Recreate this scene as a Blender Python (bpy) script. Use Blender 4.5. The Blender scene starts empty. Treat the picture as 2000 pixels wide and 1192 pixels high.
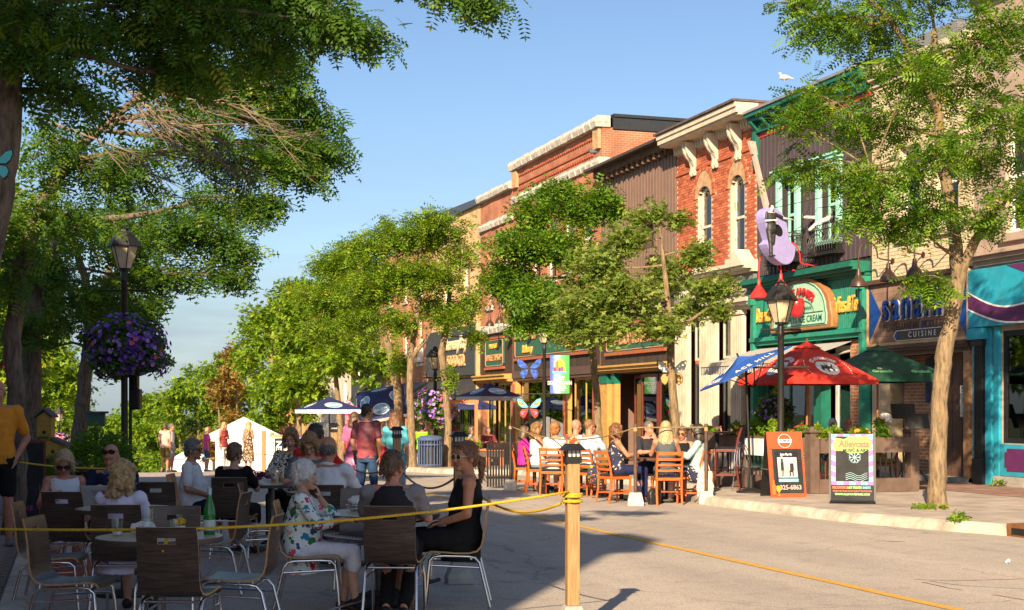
import bpy, bmesh, math, random
import numpy as np
from mathutils import Vector, Matrix, Euler, noise as mnoise
R = math.radians
random.seed(7); np.random.seed(7)
scene = bpy.context.scene
COL = scene.collection

# ------------------------------------------------------------------ camera
# world frame: +Y runs down the street, +X across it to the lit shop fronts, metres
TH = R(17.95)
CAM = Vector((0, 0, 1.6))
cam_d = bpy.data.cameras.new('camera')
cam_d.lens = 50; cam_d.sensor_width = 36
cam_d.shift_y = 0.102
cam_d.clip_start = 0.1; cam_d.clip_end = 6000
cam = bpy.data.objects.new('camera', cam_d); COL.objects.link(cam)
cam.location = CAM; cam.rotation_euler = (R(90), 0, -TH)
scene.camera = cam

# ------------------------------------------------------------------ sky, sun, exposure
SUN_EL = R(27)
SUN_H = Vector((.527, .849, 0)).normalized()          # the way the light travels
sdir = Vector((SUN_H.x*math.cos(SUN_EL), SUN_H.y*math.cos(SUN_EL), -math.sin(SUN_EL)))
sun_d = bpy.data.lights.new('sun', 'SUN'); sun_d.energy = 5.0; sun_d.angle = R(.55); sun_d.color = (1, .79, .53)
sun = bpy.data.objects.new('sun', sun_d); COL.objects.link(sun)
sun.rotation_euler = sdir.to_track_quat('-Z', 'Y').to_euler()
sun.location = (-30, -40, 40)
world = bpy.data.worlds.new('World'); scene.world = world; world.use_nodes = True
wn = world.node_tree.nodes; wl = world.node_tree.links; wn.clear()
sky = wn.new('ShaderNodeTexSky'); sky.sky_type = 'NISHITA'; sky.sun_disc = False
sky.sun_elevation = SUN_EL; sky.sun_rotation = math.atan2(-SUN_H.x, -SUN_H.y)
sky.air_density = 1.15; sky.dust_density = 3.2; sky.ozone_density = 3.0; sky.altitude = 1500
bg = wn.new('ShaderNodeBackground'); bg.inputs[1].default_value = .066
wo = wn.new('ShaderNodeOutputWorld')
# thin bands of cloud low over the horizon, all the way round
tc = wn.new('ShaderNodeTexCoord'); sep = wn.new('ShaderNodeSeparateXYZ'); wl.new(tc.outputs['Generated'], sep.inputs[0])
mp = wn.new('ShaderNodeMapping'); mp.inputs['Scale'].default_value = (2.2, 2.2, 16); wl.new(tc.outputs['Generated'], mp.inputs[0])
nz = wn.new('ShaderNodeTexNoise'); nz.inputs['Scale'].default_value = 1.6; nz.inputs['Detail'].default_value = 6; nz.inputs['Roughness'].default_value = .55
wl.new(mp.outputs[0], nz.inputs['Vector'])
cr = wn.new('ShaderNodeValToRGB'); cr.color_ramp.elements[0].position = .3; cr.color_ramp.elements[1].position = .58
wl.new(nz.outputs['Fac'], cr.inputs[0])
hr = wn.new('ShaderNodeMapRange'); hr.inputs[1].default_value = .02; hr.inputs[2].default_value = .2; hr.inputs[3].default_value = .95; hr.inputs[4].default_value = 0
wl.new(sep.outputs['Z'], hr.inputs[0])
mu = wn.new('ShaderNodeMath'); mu.operation = 'MULTIPLY'; wl.new(cr.outputs[0], mu.inputs[0]); wl.new(hr.outputs[0], mu.inputs[1])
mixc = wn.new('ShaderNodeMix'); mixc.data_type = 'RGBA'; wl.new(mu.outputs[0], mixc.inputs[0]); wl.new(sky.outputs[0], mixc.inputs[6])
mixc.inputs[7].default_value = (2.9, 3.6, 4.2, 1)
wl.new(mixc.outputs[2], bg.inputs[0]); wl.new(bg.outputs[0], wo.inputs[0])
vs = scene.view_settings; vs.view_transform = 'Standard'; vs.look = 'None'; vs.exposure = 1.18; vs.gamma = 1
scene.render.engine = 'CYCLES'
scene.cycles.max_bounces = 6; scene.cycles.transparent_max_bounces = 12

# ------------------------------------------------------------------ helpers
def ground(s):
    if s < 20: return 0.0
    if s < 78: return -.00062*(s-20)**2
    z = -.00062*58**2 - .0719*(min(s, 300)-78)
    return z
F = 2777.8
def at(px, py, Z):
    """a point seen at photo pixel (px,py), Z metres in front of the camera"""
    X = (px-1000)/F*Z
    return Vector((X*math.cos(TH)+Z*math.sin(TH), -X*math.sin(TH)+Z*math.cos(TH), 1.6+(800-py)/F*Z))

def tag(o, label=None, cat=None, group=None, kind=None):
    if label: o['label'] = label
    if cat: o['category'] = cat
    if group: o['group'] = group
    if kind: o['kind'] = kind
    return o
def thing(name, loc, rz=0, label=None, cat=None, group=None, scale=1):
    o = bpy.data.objects.new(name, None); COL.objects.link(o)
    o.empty_display_size = .2
    o.location = loc; o.rotation_euler = (0, 0, rz); o.scale = (scale,)*3
    return tag(o, label, cat, group)
def copy_tree(o, parent=None):
    c = o.copy(); COL.objects.link(c); c.parent = parent
    for ch in list(o.children): copy_tree(ch, c)
    return c

class MB:
    def __init__(s): s.v = []; s.f = []; s.m = []; s.cm = 0
    def add(s, vs, fs, m=None):
        b = len(s.v); s.v += [tuple(v) for v in vs]; s.f += [tuple(i+b for i in f) for f in fs]
        s.m += [s.cm if m is None else m]*len(fs); return s
    def box(s, x0, x1, y0, y1, z0, z1, m=None):
        if x0 > x1: x0, x1 = x1, x0
        if y0 > y1: y0, y1 = y1, y0
        if z0 > z1: z0, z1 = z1, z0
        return s.add([(x0,y0,z0),(x1,y0,z0),(x1,y1,z0),(x0,y1,z0),(x0,y0,z1),(x1,y0,z1),(x1,y1,z1),(x0,y1,z1)],
                     [(0,3,2,1),(4,5,6,7),(0,1,5,4),(1,2,6,5),(2,3,7,6),(3,0,4,7)], m)
    def quad(s, a, b, c, d, m=None): return s.add([a,b,c,d], [(0,1,2,3)], m)
    def tube(s, pts, r, n=8, m=None, caps=True, close=False):
        pts = [Vector(p) for p in pts]; k = len(pts)
        rs = r if isinstance(r, (list, tuple)) else [r]*k
        vs = []; fs = []
        up = None
        for i, p in enumerate(pts):
            if close: t = pts[(i+1) % k]-pts[i-1]
            else: t = pts[min(i+1, k-1)]-pts[max(i-1, 0)]
            if t.length < 1e-9: t = Vector((0,0,1))
            t.normalize()
            if up is None:
                up = Vector((0,0,1)) if abs(t.z) < .9 else Vector((1,0,0))
            a = t.cross(up)
            if a.length < 1e-6: a = t.orthogonal()
            a.normalize(); b = a.cross(t).normalized(); up = b
            for j in range(n):
                q = 2*math.pi*j/n
                vs.append(p+(a*math.cos(q)+b*math.sin(q))*rs[i])
        for i in range(k if close else k-1):
            i2 = (i+1) % k
            for j in range(n):
                j2 = (j+1) % n
                fs.append((i*n+j, i*n+j2, i2*n+j2, i2*n+j))
        if caps and not close:
            fs.append(tuple(range(n))[::-1]); fs.append(tuple((k-1)*n+j for j in range(n)))
        return s.add(vs, fs, m)
    def lathe(s, prof, n=20, c=(0,0,0), m=None, caps=True):
        vs = []; fs = []
        for r, z in prof:
            for j in range(n):
                q = 2*math.pi*j/n; vs.append((c[0]+r*math.cos(q), c[1]+r*math.sin(q), c[2]+z))
        for i in range(len(prof)-1):
            for j in range(n):
                j2 = (j+1) % n; fs.append((i*n+j, i*n+j2, (i+1)*n+j2, (i+1)*n+j))
        if caps:
            fs.append(tuple(range(n))[::-1]); fs.append(tuple((len(prof)-1)*n+j for j in range(n)))
        return s.add(vs, fs, m)
    def loft(s, rings, n=20, m=None, caps=True, p=2.0):
        """rings: (cx,cy,cz,rx,ry[,tilt]) stacked super-ellipses"""
        vs = []; fs = []
        for rg in rings:
            cx, cy, cz, rx, ry = rg[:5]; tl = rg[5] if len(rg) > 5 else 0
            for j in range(n):
                q = 2*math.pi*j/n; c_, s_ = math.cos(q), math.sin(q)
                x = rx*math.copysign(abs(c_)**(2/p), c_); y = ry*math.copysign(abs(s_)**(2/p), s_)
                vs.append((cx+x, cy+y*math.cos(tl), cz+y*math.sin(tl)))
        for i in range(len(rings)-1):
            for j in range(n):
                j2 = (j+1) % n; fs.append((i*n+j, i*n+j2, (i+1)*n+j2, (i+1)*n+j))
        if caps:
            fs.append(tuple(range(n))[::-1]); fs.append(tuple((len(rings)-1)*n+j for j in range(n)))
        return s.add(vs, fs, m)
    def ball(s, c, r, M=None, n=14, k=9, m=None):
        """ellipsoid, radii r (3), optional 3x3 orientation"""
        if not isinstance(r, (list, tuple)): r = (r, r, r)
        c = Vector(c); vs = []; fs = []
        for i in range(k+1):
            a = math.pi*i/k
            for j in range(n):
                q = 2*math.pi*j/n
                v = Vector((r[0]*math.sin(a)*math.cos(q), r[1]*math.sin(a)*math.sin(q), r[2]*math.cos(a)))
                if M is not None: v = M @ v
                vs.append(c+v)
        for i in range(k):
            for j in range(n):
                j2 = (j+1) % n; fs.append((i*n+j, (i+1)*n+j, (i+1)*n+j2, i*n+j2))
        return s.add(vs, fs, m)
    def caps(s, a, b, ra, rb=None, n=12, m=None):
        """tapered capsule"""
        rb = ra if rb is None else rb
        a = Vector(a); b = Vector(b); d = (b-a)
        if d.length < 1e-6: return s.ball(a, ra, m=m)
        dn = d.normalized()
        pts = []; rs = []
        for q in (-.98, -.8, -.5, 0): pts.append(a+dn*ra*q); rs.append(ra*math.sqrt(max(1-q*q, .002)))
        for q in (0, .5, .8, .98): pts.append(b+dn*rb*q); rs.append(rb*math.sqrt(max(1-q*q, .002)))
        return s.tube(pts, rs, n, m)
    def prism(s, pts, depth, plane='xz', off=0, m=None):
        """closed outline (2D) extruded by depth along the missing axis, from off"""
        n = len(pts); vs = []
        for d in (off, off+depth):
            for a, b in pts:
                vs.append({'xz': (a, d, b), 'yz': (d, a, b), 'xy': (a, b, d)}[plane])
        fs = [tuple(range(n))[::-1], tuple(range(n, 2*n))]
        for i in range(n):
            j = (i+1) % n; fs.append((i, j, n+j, n+i))
        return s.add(vs, fs, m)
    def xf(s, fn, start=0):
        for i in range(start, len(s.v)): s.v[i] = tuple(fn(Vector(s.v[i])))
        return s
    def mesh(s, name, mats, smooth=False, angle=40, off=None):
        me = bpy.data.meshes.new(name)
        vs = s.v
        if off is not None: vs = [(v[0]-off[0], v[1]-off[1], v[2]-off[2]) for v in vs]
        me.from_pydata(vs, [], s.f)
        if not isinstance(mats, (list, tuple)): mats = [mats]
        for m in mats: me.materials.append(m)
        me.polygons.foreach_set('material_index', s.m)
        bm = bmesh.new(); bm.from_mesh(me); bmesh.ops.recalc_face_normals(bm, faces=bm.faces); bm.to_mesh(me); bm.free()
        if smooth:
            me.polygons.foreach_set('use_smooth', [True]*len(me.polygons))
            if angle < 180: me.set_sharp_from_angle(angle=R(angle))
        me.update(); return me
    def obj(s, name, mats, parent=None, smooth=False, world=True, angle=40, bevel=0):
        """link as ONE mesh object; world=True: vertices are world coordinates and the parent is an unrotated Empty"""
        if parent is not None and world:
            q = parent; off = Vector(q.location)
            while q.parent: q = q.parent; off += Vector(q.location)
        elif parent is None and world and s.v:
            a = np.array(s.v); lo = a.min(0); hi = a.max(0); off = Vector(((lo[0]+hi[0])/2, (lo[1]+hi[1])/2, lo[2]))
        else: off = None
        me = s.mesh(name, mats, smooth, angle, off)
        o = bpy.data.objects.new(name, me); COL.objects.link(o)
        if parent is not None: o.parent = parent
        elif off is not None: o.location = off
        if bevel:
            b = o.modifiers.new('bevel', 'BEVEL'); b.width = bevel; b.segments = 2; b.limit_method = 'ANGLE'; b.angle_limit = R(50)
        return o
def link_mesh(name, me, parent=None, loc=(0,0,0)):
    o = bpy.data.objects.new(name, me); COL.objects.link(o); o.location = loc
    if parent: o.parent = parent
    return o

# ------------------------------------------------------------------ materials
MATS = {}
def nt(name):
    m = bpy.data.materials.new(name); m.use_nodes = True
    n = m.node_tree.nodes; l = m.node_tree.links
    return m, n, l, n['Principled BSDF']
def hexc(h):
    h = h.lstrip('#'); c = [int(h[i:i+2], 16)/255 for i in (0, 2, 4)]
    return tuple(x/12.92 if x <= .04045 else ((x+.055)/1.055)**2.4 for x in c)
def col(c): return hexc(c) if isinstance(c, str) else c
def M(name, c, rough=.6, metal=0, var=.12, scale=6, bump=.0, bscale=60, spec=.4, coat=0, emit=0, stretch=None, dirt=0):
    """plain material: colour with broad and fine variation and a little relief"""
    if name in MATS: return MATS[name]
    c = col(c); m, n, l, p = nt(name)
    p.inputs['Roughness'].default_value = rough; p.inputs['Metallic'].default_value = metal
    p.inputs['Specular IOR Level'].default_value = spec
    if coat: p.inputs['Coat Weight'].default_value = coat
    tc = n.new('ShaderNodeTexCoord'); vec = tc.outputs['Object']
    if stretch:
        mp = n.new('ShaderNodeMapping'); mp.inputs['Scale'].default_value = stretch; l.new(vec, mp.inputs[0]); vec = mp.outputs[0]
    if var:
        nz = n.new('ShaderNodeTexNoise'); nz.inputs['Scale'].default_value = scale; nz.inputs['Detail'].default_value = 5; nz.inputs['Roughness'].default_value = .62
        l.new(vec, nz.inputs['Vector'])
        rp = n.new('ShaderNodeValToRGB'); e = rp.color_ramp.elements
        e[0].position = .3; e[1].position = .7
        e[0].color = (*[x*(1-var*1.6) for x in c], 1); e[1].color = (*[min(1, x*(1+var)) for x in c], 1)
        l.new(nz.outputs['Fac'], rp.inputs[0]); out = rp.outputs[0]
        if dirt:
            n2 = n.new('ShaderNodeTexNoise'); n2.inputs['Scale'].default_value = scale*.37; n2.inputs['Detail'].default_value = 7; l.new(vec, n2.inputs['Vector'])
            r2 = n.new('ShaderNodeValToRGB'); r2.color_ramp.elements[0].position = .5; r2.color_ramp.elements[1].position = .72
            r2.color_ramp.elements[1].color = (dirt,)*3+(1,); l.new(n2.outputs['Fac'], r2.inputs[0])
            mx = n.new('ShaderNodeMix'); mx.data_type = 'RGBA'; l.new(r2.outputs[0], mx.inputs[0]); l.new(out, mx.inputs[6]); mx.inputs[7].default_value = (.09, .075, .06, 1)
            out = mx.outputs[2]
        l.new(out, p.inputs['Base Color'])
    else: p.inputs['Base Color'].default_value = (*c, 1)
    if bump:
        nb = n.new('ShaderNodeTexNoise'); nb.inputs['Scale'].default_value = bscale; nb.inputs['Detail'].default_value = 4; l.new(vec, nb.inputs['Vector'])
        b = n.new('ShaderNodeBump'); b.inputs['Strength'].default_value = bump; b.inputs['Distance'].default_value = .01
        l.new(nb.outputs['Fac'], b.inputs['Height']); l.new(b.outputs[0], p.inputs['Normal'])
    if emit:
        p.inputs['Emission Color'].default_value = (*c, 1); p.inputs['Emission Strength'].default_value = emit
    MATS[name] = m; return m
def brickmat(name, c1, c2, mortar, bw=.22, bh=.075, mort=.012, axis='yz', bump=.5):
    """masonry too far off to pick the bricks apart"""
    if name in MATS: return MATS[name]
    m, n, l, p = nt(name); p.inputs['Roughness'].default_value = .9
    tc = n.new('ShaderNodeTexCoord'); sp = n.new('ShaderNodeSeparateXYZ'); cb = n.new('ShaderNodeCombineXYZ')
    l.new(tc.outputs['Object'], sp.inputs[0])
    ad = n.new('ShaderNodeMath'); ad.operation = 'ADD'; l.new(sp.outputs[0], ad.inputs[0]); l.new(sp.outputs[1], ad.inputs[1])
    l.new(ad.outputs[0], cb.inputs[0]); l.new(sp.outputs[2], cb.inputs[1])
    b = n.new('ShaderNodeTexBrick'); l.new(cb.outputs[0], b.inputs['Vector'])
    b.inputs['Scale'].default_value = 1; b.inputs['Brick Width'].default_value = bw; b.inputs['Row Height'].default_value = bh
    b.inputs['Mortar Size'].default_value = mort; b.inputs['Mortar Smooth'].default_value = .3
    b.inputs['Color1'].default_value = (*col(c1), 1); b.inputs['Color2'].default_value = (*col(c2), 1); b.inputs['Mortar'].default_value = (*col(mortar), 1)
    nz = n.new('ShaderNodeTexNoise'); nz.inputs['Scale'].default_value = 1.3; nz.inputs['Detail'].default_value = 7; l.new(tc.outputs['Object'], nz.inputs['Vector'])
    rp = n.new('ShaderNodeValToRGB'); rp.color_ramp.elements[0].color = (.62, .6, .58, 1); rp.color_ramp.elements[1].color = (1.15, 1.12, 1.1, 1)
    rp.color_ramp.elements[0].position = .32; rp.color_ramp.elements[1].position = .68
    l.new(nz.outputs['Fac'], rp.inputs[0])
    mx = n.new('ShaderNodeMix'); mx.data_type = 'RGBA'; mx.blend_type = 'MULTIPLY'; mx.inputs[0].default_value = 1
    l.new(b.outputs['Color'], mx.inputs[6]); l.new(rp.outputs[0], mx.inputs[7]); l.new(mx.outputs[2], p.inputs['Base Color'])
    bp = n.new('ShaderNodeBump'); bp.inputs['Strength'].default_value = bump; bp.inputs['Distance'].default_value = .01; bp.invert = True
    l.new(b.outputs['Fac'], bp.inputs['Height']); l.new(bp.outputs[0], p.inputs['Normal'])
    MATS[name] = m; return m
def glassmat(name='window_glass', tint=(.75, .82, .85), rough=.02, k=1.4):
    if name in MATS: return MATS[name]
    m, n, l, p = nt(name); n.remove(p)
    tr = n.new('ShaderNodeBsdfTransparent'); tr.inputs[0].default_value = (*tint, 1)
    gl = n.new('ShaderNodeBsdfGlossy'); gl.inputs['Roughness'].default_value = rough; gl.inputs['Color'].default_value = (.9, .93, .95, 1)
    fr = n.new('ShaderNodeFresnel'); fr.inputs['IOR'].default_value = 1.5
    ma = n.new('ShaderNodeMath'); ma.operation = 'MULTIPLY_ADD'; ma.inputs[1].default_value = k; ma.inputs[2].default_value = .05; l.new(fr.outputs[0], ma.inputs[0])
    mx = n.new('ShaderNodeMixShader'); l.new(ma.outputs[0], mx.inputs[0]); l.new(tr.outputs[0], mx.inputs[1]); l.new(gl.outputs[0], mx.inputs[2])
    l.new(mx.outputs[0], n['Material Output'].inputs[0]); MATS[name] = m; return m
def rampmat(name, stops, axis=2, lo=0, hi=1, rough=.7, var=.0):
    """colour bands along one object axis (printed or dyed cloth)"""
    m, n, l, p = nt(name); p.inputs['Roughness'].default_value = rough
    tc = n.new('ShaderNodeTexCoord'); sp = n.new('ShaderNodeSeparateXYZ'); l.new(tc.outputs['Object'], sp.inputs[0])
    mr = n.new('ShaderNodeMapRange'); mr.inputs[1].default_value = lo; mr.inputs[2].default_value = hi; l.new(sp.outputs[axis], mr.inputs[0])
    src = mr.outputs[0]
    if var:
        nz = n.new('ShaderNodeTexNoise'); nz.inputs['Scale'].default_value = 9; l.new(tc.outputs['Object'], nz.inputs['Vector'])
        ma = n.new('ShaderNodeMath'); ma.operation = 'MULTIPLY_ADD'; ma.inputs[1].default_value = var; l.new(nz.outputs['Fac'], ma.inputs[0]); l.new(src, ma.inputs[2]); src = ma.outputs[0]
    rp = n.new('ShaderNodeValToRGB'); el = rp.color_ramp.elements
    while len(el) < len(stops): el.new(.5)
    for e, (q, c) in zip(el, stops): e.position = q; e.color = (*col(c), 1)
    l.new(src, rp.inputs[0]); l.new(rp.outputs[0], p.inputs['Base Color']); MATS[name] = m; return m
def stripemat(name, c1, c2, freq, axis=1, rough=.8):
    m, n, l, p = nt(name); p.inputs['Roughness'].default_value = rough
    tc = n.new('ShaderNodeTexCoord'); sp = n.new('ShaderNodeSeparateXYZ'); l.new(tc.outputs['Object'], sp.inputs[0])
    a = n.new('ShaderNodeMath'); a.operation = 'MULTIPLY'; a.inputs[1].default_value = freq; l.new(sp.outputs[axis], a.inputs[0])
    b = n.new('ShaderNodeMath'); b.operation = 'FRACT'; l.new(a.outputs[0], b.inputs[0])
    c = n.new('ShaderNodeMath'); c.operation = 'GREATER_THAN'; c.inputs[1].default_value = .5; l.new(b.outputs[0], c.inputs[0])
    mx = n.new('ShaderNodeMix'); mx.data_type = 'RGBA'; l.new(c.outputs[0], mx.inputs[0]); mx.inputs[6].default_value = (*col(c1), 1); mx.inputs[7].default_value = (*col(c2), 1)
    l.new(mx.outputs[2], p.inputs['Base Color']); MATS[name] = m; return m
def cloth(name, c, var=.1, bump=.25):
    return M('cloth_'+name, c, rough=.85, var=var, scale=14, bump=bump, bscale=120, spec=.15)
def floral(name, base, cols, scale=16, size=.34, scale2=9):
    """printed flowers and leaves scattered over cloth"""
    if 'fl_'+name in MATS: return MATS['fl_'+name]
    m, n, l, p = nt('floral_'+name); p.inputs['Roughness'].default_value = .85
    tc = n.new('ShaderNodeTexCoord'); cur = None
    nzv = n.new('ShaderNodeTexNoise'); nzv.inputs['Scale'].default_value = 25; l.new(tc.outputs['Object'], nzv.inputs['Vector'])
    av = n.new('ShaderNodeMix'); av.data_type = 'RGBA'; av.blend_type = 'LINEAR_LIGHT'; av.inputs[0].default_value = .05
    l.new(tc.outputs['Object'], av.inputs[6]); l.new(nzv.outputs['Color'], av.inputs[7])
    for sc, sz in ((scale, size), (scale2, size*.9)):
        v = n.new('ShaderNodeTexVoronoi'); v.inputs['Scale'].default_value = sc; l.new(av.outputs[2], v.inputs['Vector'])
        lt = n.new('ShaderNodeMath'); lt.operation = 'LESS_THAN'; lt.inputs[1].default_value = sz; l.new(v.outputs['Distance'], lt.inputs[0])
        sp = n.new('ShaderNodeSeparateColor'); l.new(v.outputs['Color'], sp.inputs[0])
        rp = n.new('ShaderNodeValToRGB'); rp.color_ramp.interpolation = 'CONSTANT'; el = rp.color_ramp.elements
        while len(el) < len(cols): el.new(.5)
        for i, (e, c) in enumerate(zip(el, cols)): e.position = i/len(cols); e.color = (*col(c), 1)
        l.new(sp.outputs[0], rp.inputs[0])
        mx = n.new('ShaderNodeMix'); mx.data_type = 'RGBA'; l.new(lt.outputs[0], mx.inputs[0]); l.new(rp.outputs[0], mx.inputs[7])
        if cur is None: mx.inputs[6].default_value = (*col(base), 1)
        else: l.new(cur, mx.inputs[6])
        cur = mx.outputs[2]
    l.new(cur, p.inputs['Base Color']); MATS['fl_'+name] = m; return m
def woodgrain(name, c1, c2, stretch=(1, 1, 14), rough=.45, scale=6, bump=.05):
    if name in MATS: return MATS[name]
    m, n, l, p = nt(name); p.inputs['Roughness'].default_value = rough
    tc = n.new('ShaderNodeTexCoord'); mp = n.new('ShaderNodeMapping'); mp.inputs['Scale'].default_value = stretch; l.new(tc.outputs['Object'], mp.inputs[0])
    nz = n.new('ShaderNodeTexNoise'); nz.inputs['Scale'].default_value = scale; nz.inputs['Detail'].default_value = 8; nz.inputs['Roughness'].default_value = .7; l.new(mp.outputs[0], nz.inputs['Vector'])
    rp = n.new('ShaderNodeValToRGB'); rp.color_ramp.elements[0].position = .36; rp.color_ramp.elements[1].position = .64
    rp.color_ramp.elements[0].color = (*col(c1), 1); rp.color_ramp.elements[1].color = (*col(c2), 1)
    l.new(nz.outputs['Fac'], rp.inputs[0]); l.new(rp.outputs[0], p.inputs['Base Color'])
    b = n.new('ShaderNodeBump'); b.inputs['Strength'].default_value = bump; b.inputs['Distance'].default_value = .01; l.new(nz.outputs['Fac'], b.inputs['Height']); l.new(b.outputs[0], p.inputs['Normal'])
    MATS[name] = m; return m
BLACK = M('black_paint', (.012, .012, .013), rough=.45, var=.2)
WHITE = M('white_paint', (.78, .77, .74), rough=.5, var=.05)
DARKGLASS = glassmat()
CHROME = M('chrome', (.62, .62, .63), rough=.22, metal=1, var=.05)
CONCRETE = M('concrete', (.36, .34, .31), rough=.95, var=.18, scale=5, bump=.5, bscale=40)

def text(s, size, mat, fn, name, parent=None, extrude=.01, bold=0, align='CENTER', spacing=1, world=True, shear=0, kind=None):
    """lettering as real geometry: built flat (x right, y up, z out), then placed by fn(Vector)->Vector"""
    c = bpy.data.curves.new('t', 'FONT'); c.body = s; c.size = size; c.align_x = align; c.align_y = 'CENTER'; c.extrude = extrude
    c.offset = bold; c.space_character = spacing; c.shear = shear; c.resolution_u = 3
    o = bpy.data.objects.new('t', c); COL.objects.link(o)
    dg = bpy.context.evaluated_depsgraph_get()
    me = bpy.data.meshes.new_from_object(o.evaluated_get(dg))
    bpy.data.objects.remove(o); bpy.data.curves.remove(c)
    off = Vector((0,0,0))
    q = parent
    while world and q is not None: off += Vector(q.location); q = q.parent
    for v in me.vertices: v.co = fn(v.co.copy())-off
    me.materials.clear(); me.materials.append(mat); me.name = name
    bm = bmesh.new(); bm.from_mesh(me); bmesh.ops.recalc_face_normals(bm, faces=bm.faces); bm.to_mesh(me); bm.free()
    return link_mesh(name, me, parent)
# ------------------------------------------------------------------ ground, road, pavements
FX = 17.5                                   # the line of the lit shop fronts
def lerp_tab(tab):
    xs = [a for a, b in tab]; ys = [b for a, b in tab]
    return lambda s: float(np.interp(s, xs, ys))
kerbR = lerp_tab([(-60, 11.9), (12, 11.8), (15, 11.6), (16.4, 11.1), (17.8, 10.72), (21.6, 10.45), (22.8, 10.7), (23.8, 11.6), (25, 12.0), (36.5, 12.0), (38, 11.4), (39.2, 10.5), (47, 10.4), (48.5, 11.2), (50, 12.0), (400, 12.0)])
kerbL = lerp_tab([(-60, -.2), (9, -.2), (15.5, -.12), (18, .05), (19.5, .7), (20.6, 1.4), (29, 1.6), (31, 1.2), (33, -.1), (400, -.2)])
SS = [-60, -40, -25, -15, -8, -4] + [i*.4 for i in range(0, 150)] + [60+i*2 for i in range(0, 60)] + [180+i*15 for i in range(9)] + [306, 340, 400]
def strip(mb, fa, fb, dz, n=1, m=0, jit=0):
    vs = []; fs = []
    for s in SS:
        a = fa(s); b = fb(s)
        for k in range(n+1):
            t = k/n
            vs.append((a+(b-a)*t, s, ground(s)+dz+(mnoise.noise((s*1.7, k*3.1, 5))*jit if jit else 0)))
    for i in range(len(SS)-1):
        for k in range(n):
            q = i*(n+1)+k; fs.append((q, q+1, q+n+2, q+n+1))
    mb.add(vs, fs, m)
def asphalt():
    m, n, l, p = nt('worn_asphalt'); p.inputs['Roughness'].default_value = .88; p.inputs['Specular IOR Level'].default_value = .25
    tc = n.new('ShaderNodeTexCoord'); v = tc.outputs['Object']
    def nz(sc, det=5, st=None):
        x = n.new('ShaderNodeTexNoise'); x.inputs['Scale'].default_value = sc; x.inputs['Detail'].default_value = det
        if st:
            mp = n.new('ShaderNodeMapping'); mp.inputs['Scale'].default_value = st; l.new(v, mp.inputs[0]); l.new(mp.outputs[0], x.inputs['Vector'])
        else: l.new(v, x.inputs['Vector'])
        return x.outputs['Fac']
    def ramp(src, a, ca, b, cb):
        r = n.new('ShaderNodeValToRGB'); r.color_ramp.elements[0].position = a; r.color_ramp.elements[1].position = b
        r.color_ramp.elements[0].color = (*ca, 1); r.color_ramp.elements[1].color = (*cb, 1); l.new(src, r.inputs[0]); return r.outputs[0]
    def mul(a, b):
        x = n.new('ShaderNodeMix'); x.data_type = 'RGBA'; x.blend_type = 'MULTIPLY'; x.inputs[0].default_value = 1; l.new(a, x.inputs[6]); l.new(b, x.inputs[7]); return x.outputs[2]
    base = ramp(nz(90, 3), .35, (.27, .235, .205), .68, (.56, .485, .415))
    wear = ramp(nz(1.0, 6, (1.2, .18, 1)), .3, (.84, .84, .85), .7, (1.1, 1.09, 1.07))
    spots = ramp(nz(3.2, 8), .2, (.75, .745, .74), .46, (1, 1, 1))
    vo = n.new('ShaderNodeTexVoronoi'); vo.feature = 'DISTANCE_TO_EDGE'; vo.inputs['Scale'].default_value = .27
    dv = n.new('ShaderNodeMix'); dv.data_type = 'RGBA'; dv.blend_type = 'LINEAR_LIGHT'; dv.inputs[0].default_value = .35
    wz = n.new('ShaderNodeTexNoise'); wz.inputs['Scale'].default_value = 1.2; wz.inputs['Detail'].default_value = 6; l.new(v, wz.inputs['Vector'])
    l.new(v, dv.inputs[6]); l.new(wz.outputs['Color'], dv.inputs[7]); l.new(dv.outputs[2], vo.inputs['Vector'])
    crack = ramp(vo.outputs['Distance'], .0008, (.6, .59, .58), .0028, (1, 1, 1))
    l.new(mul(mul(mul(base, wear), spots), crack), p.inputs['Base Color'])
    b = n.new('ShaderNodeBump'); b.inputs['Strength'].default_value = .35; b.inputs['Distance'].default_value = .008; l.new(nz(140, 3), b.inputs['Height']); l.new(b.outputs[0], p.inputs['Normal'])
    return m
ASPH = asphalt()
SIDEW = M('pavement_concrete', (.40, .335, .285), rough=.92, var=.2, scale=2.2, bump=.3, bscale=50, dirt=.35)
KERBM = M('kerb_concrete', (.5, .44, .36), rough=.95, var=.28, scale=3.5, bump=.9, bscale=14, dirt=.45)
PAVER = M('red_paver', (.27, .155, .115), rough=.9, var=.3, scale=2.5, bump=.3, bscale=40)
GRASSY = M('field_ground', (.07, .095, .035), rough=1, var=.3, scale=.4)
mb = MB()
g = []; xs = [-2500, -600, -150, -40, -12, -3.9, 17.4, 30, 60, 150, 600, 2500]; ys = [-900, -200, -62]+SS+[460, 700, 1500, 4500]
for y in ys:
    for x in xs: g.append((x, y, ground(y)-.03))
nx = len(xs)
mb.add(g, [(j*nx+i, j*nx+i+1, (j+1)*nx+i+1, (j+1)*nx+i) for j in range(len(ys)-1) for i in range(nx-1)])
tag(mb.obj('ground', GRASSY), kind='structure')
mb = MB(); strip(mb, lambda s: kerbL(s)-.05, lambda s: kerbR(s)+.05, 0, 6)
tag(mb.obj('road', ASPH, smooth=True), kind='structure')
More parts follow.
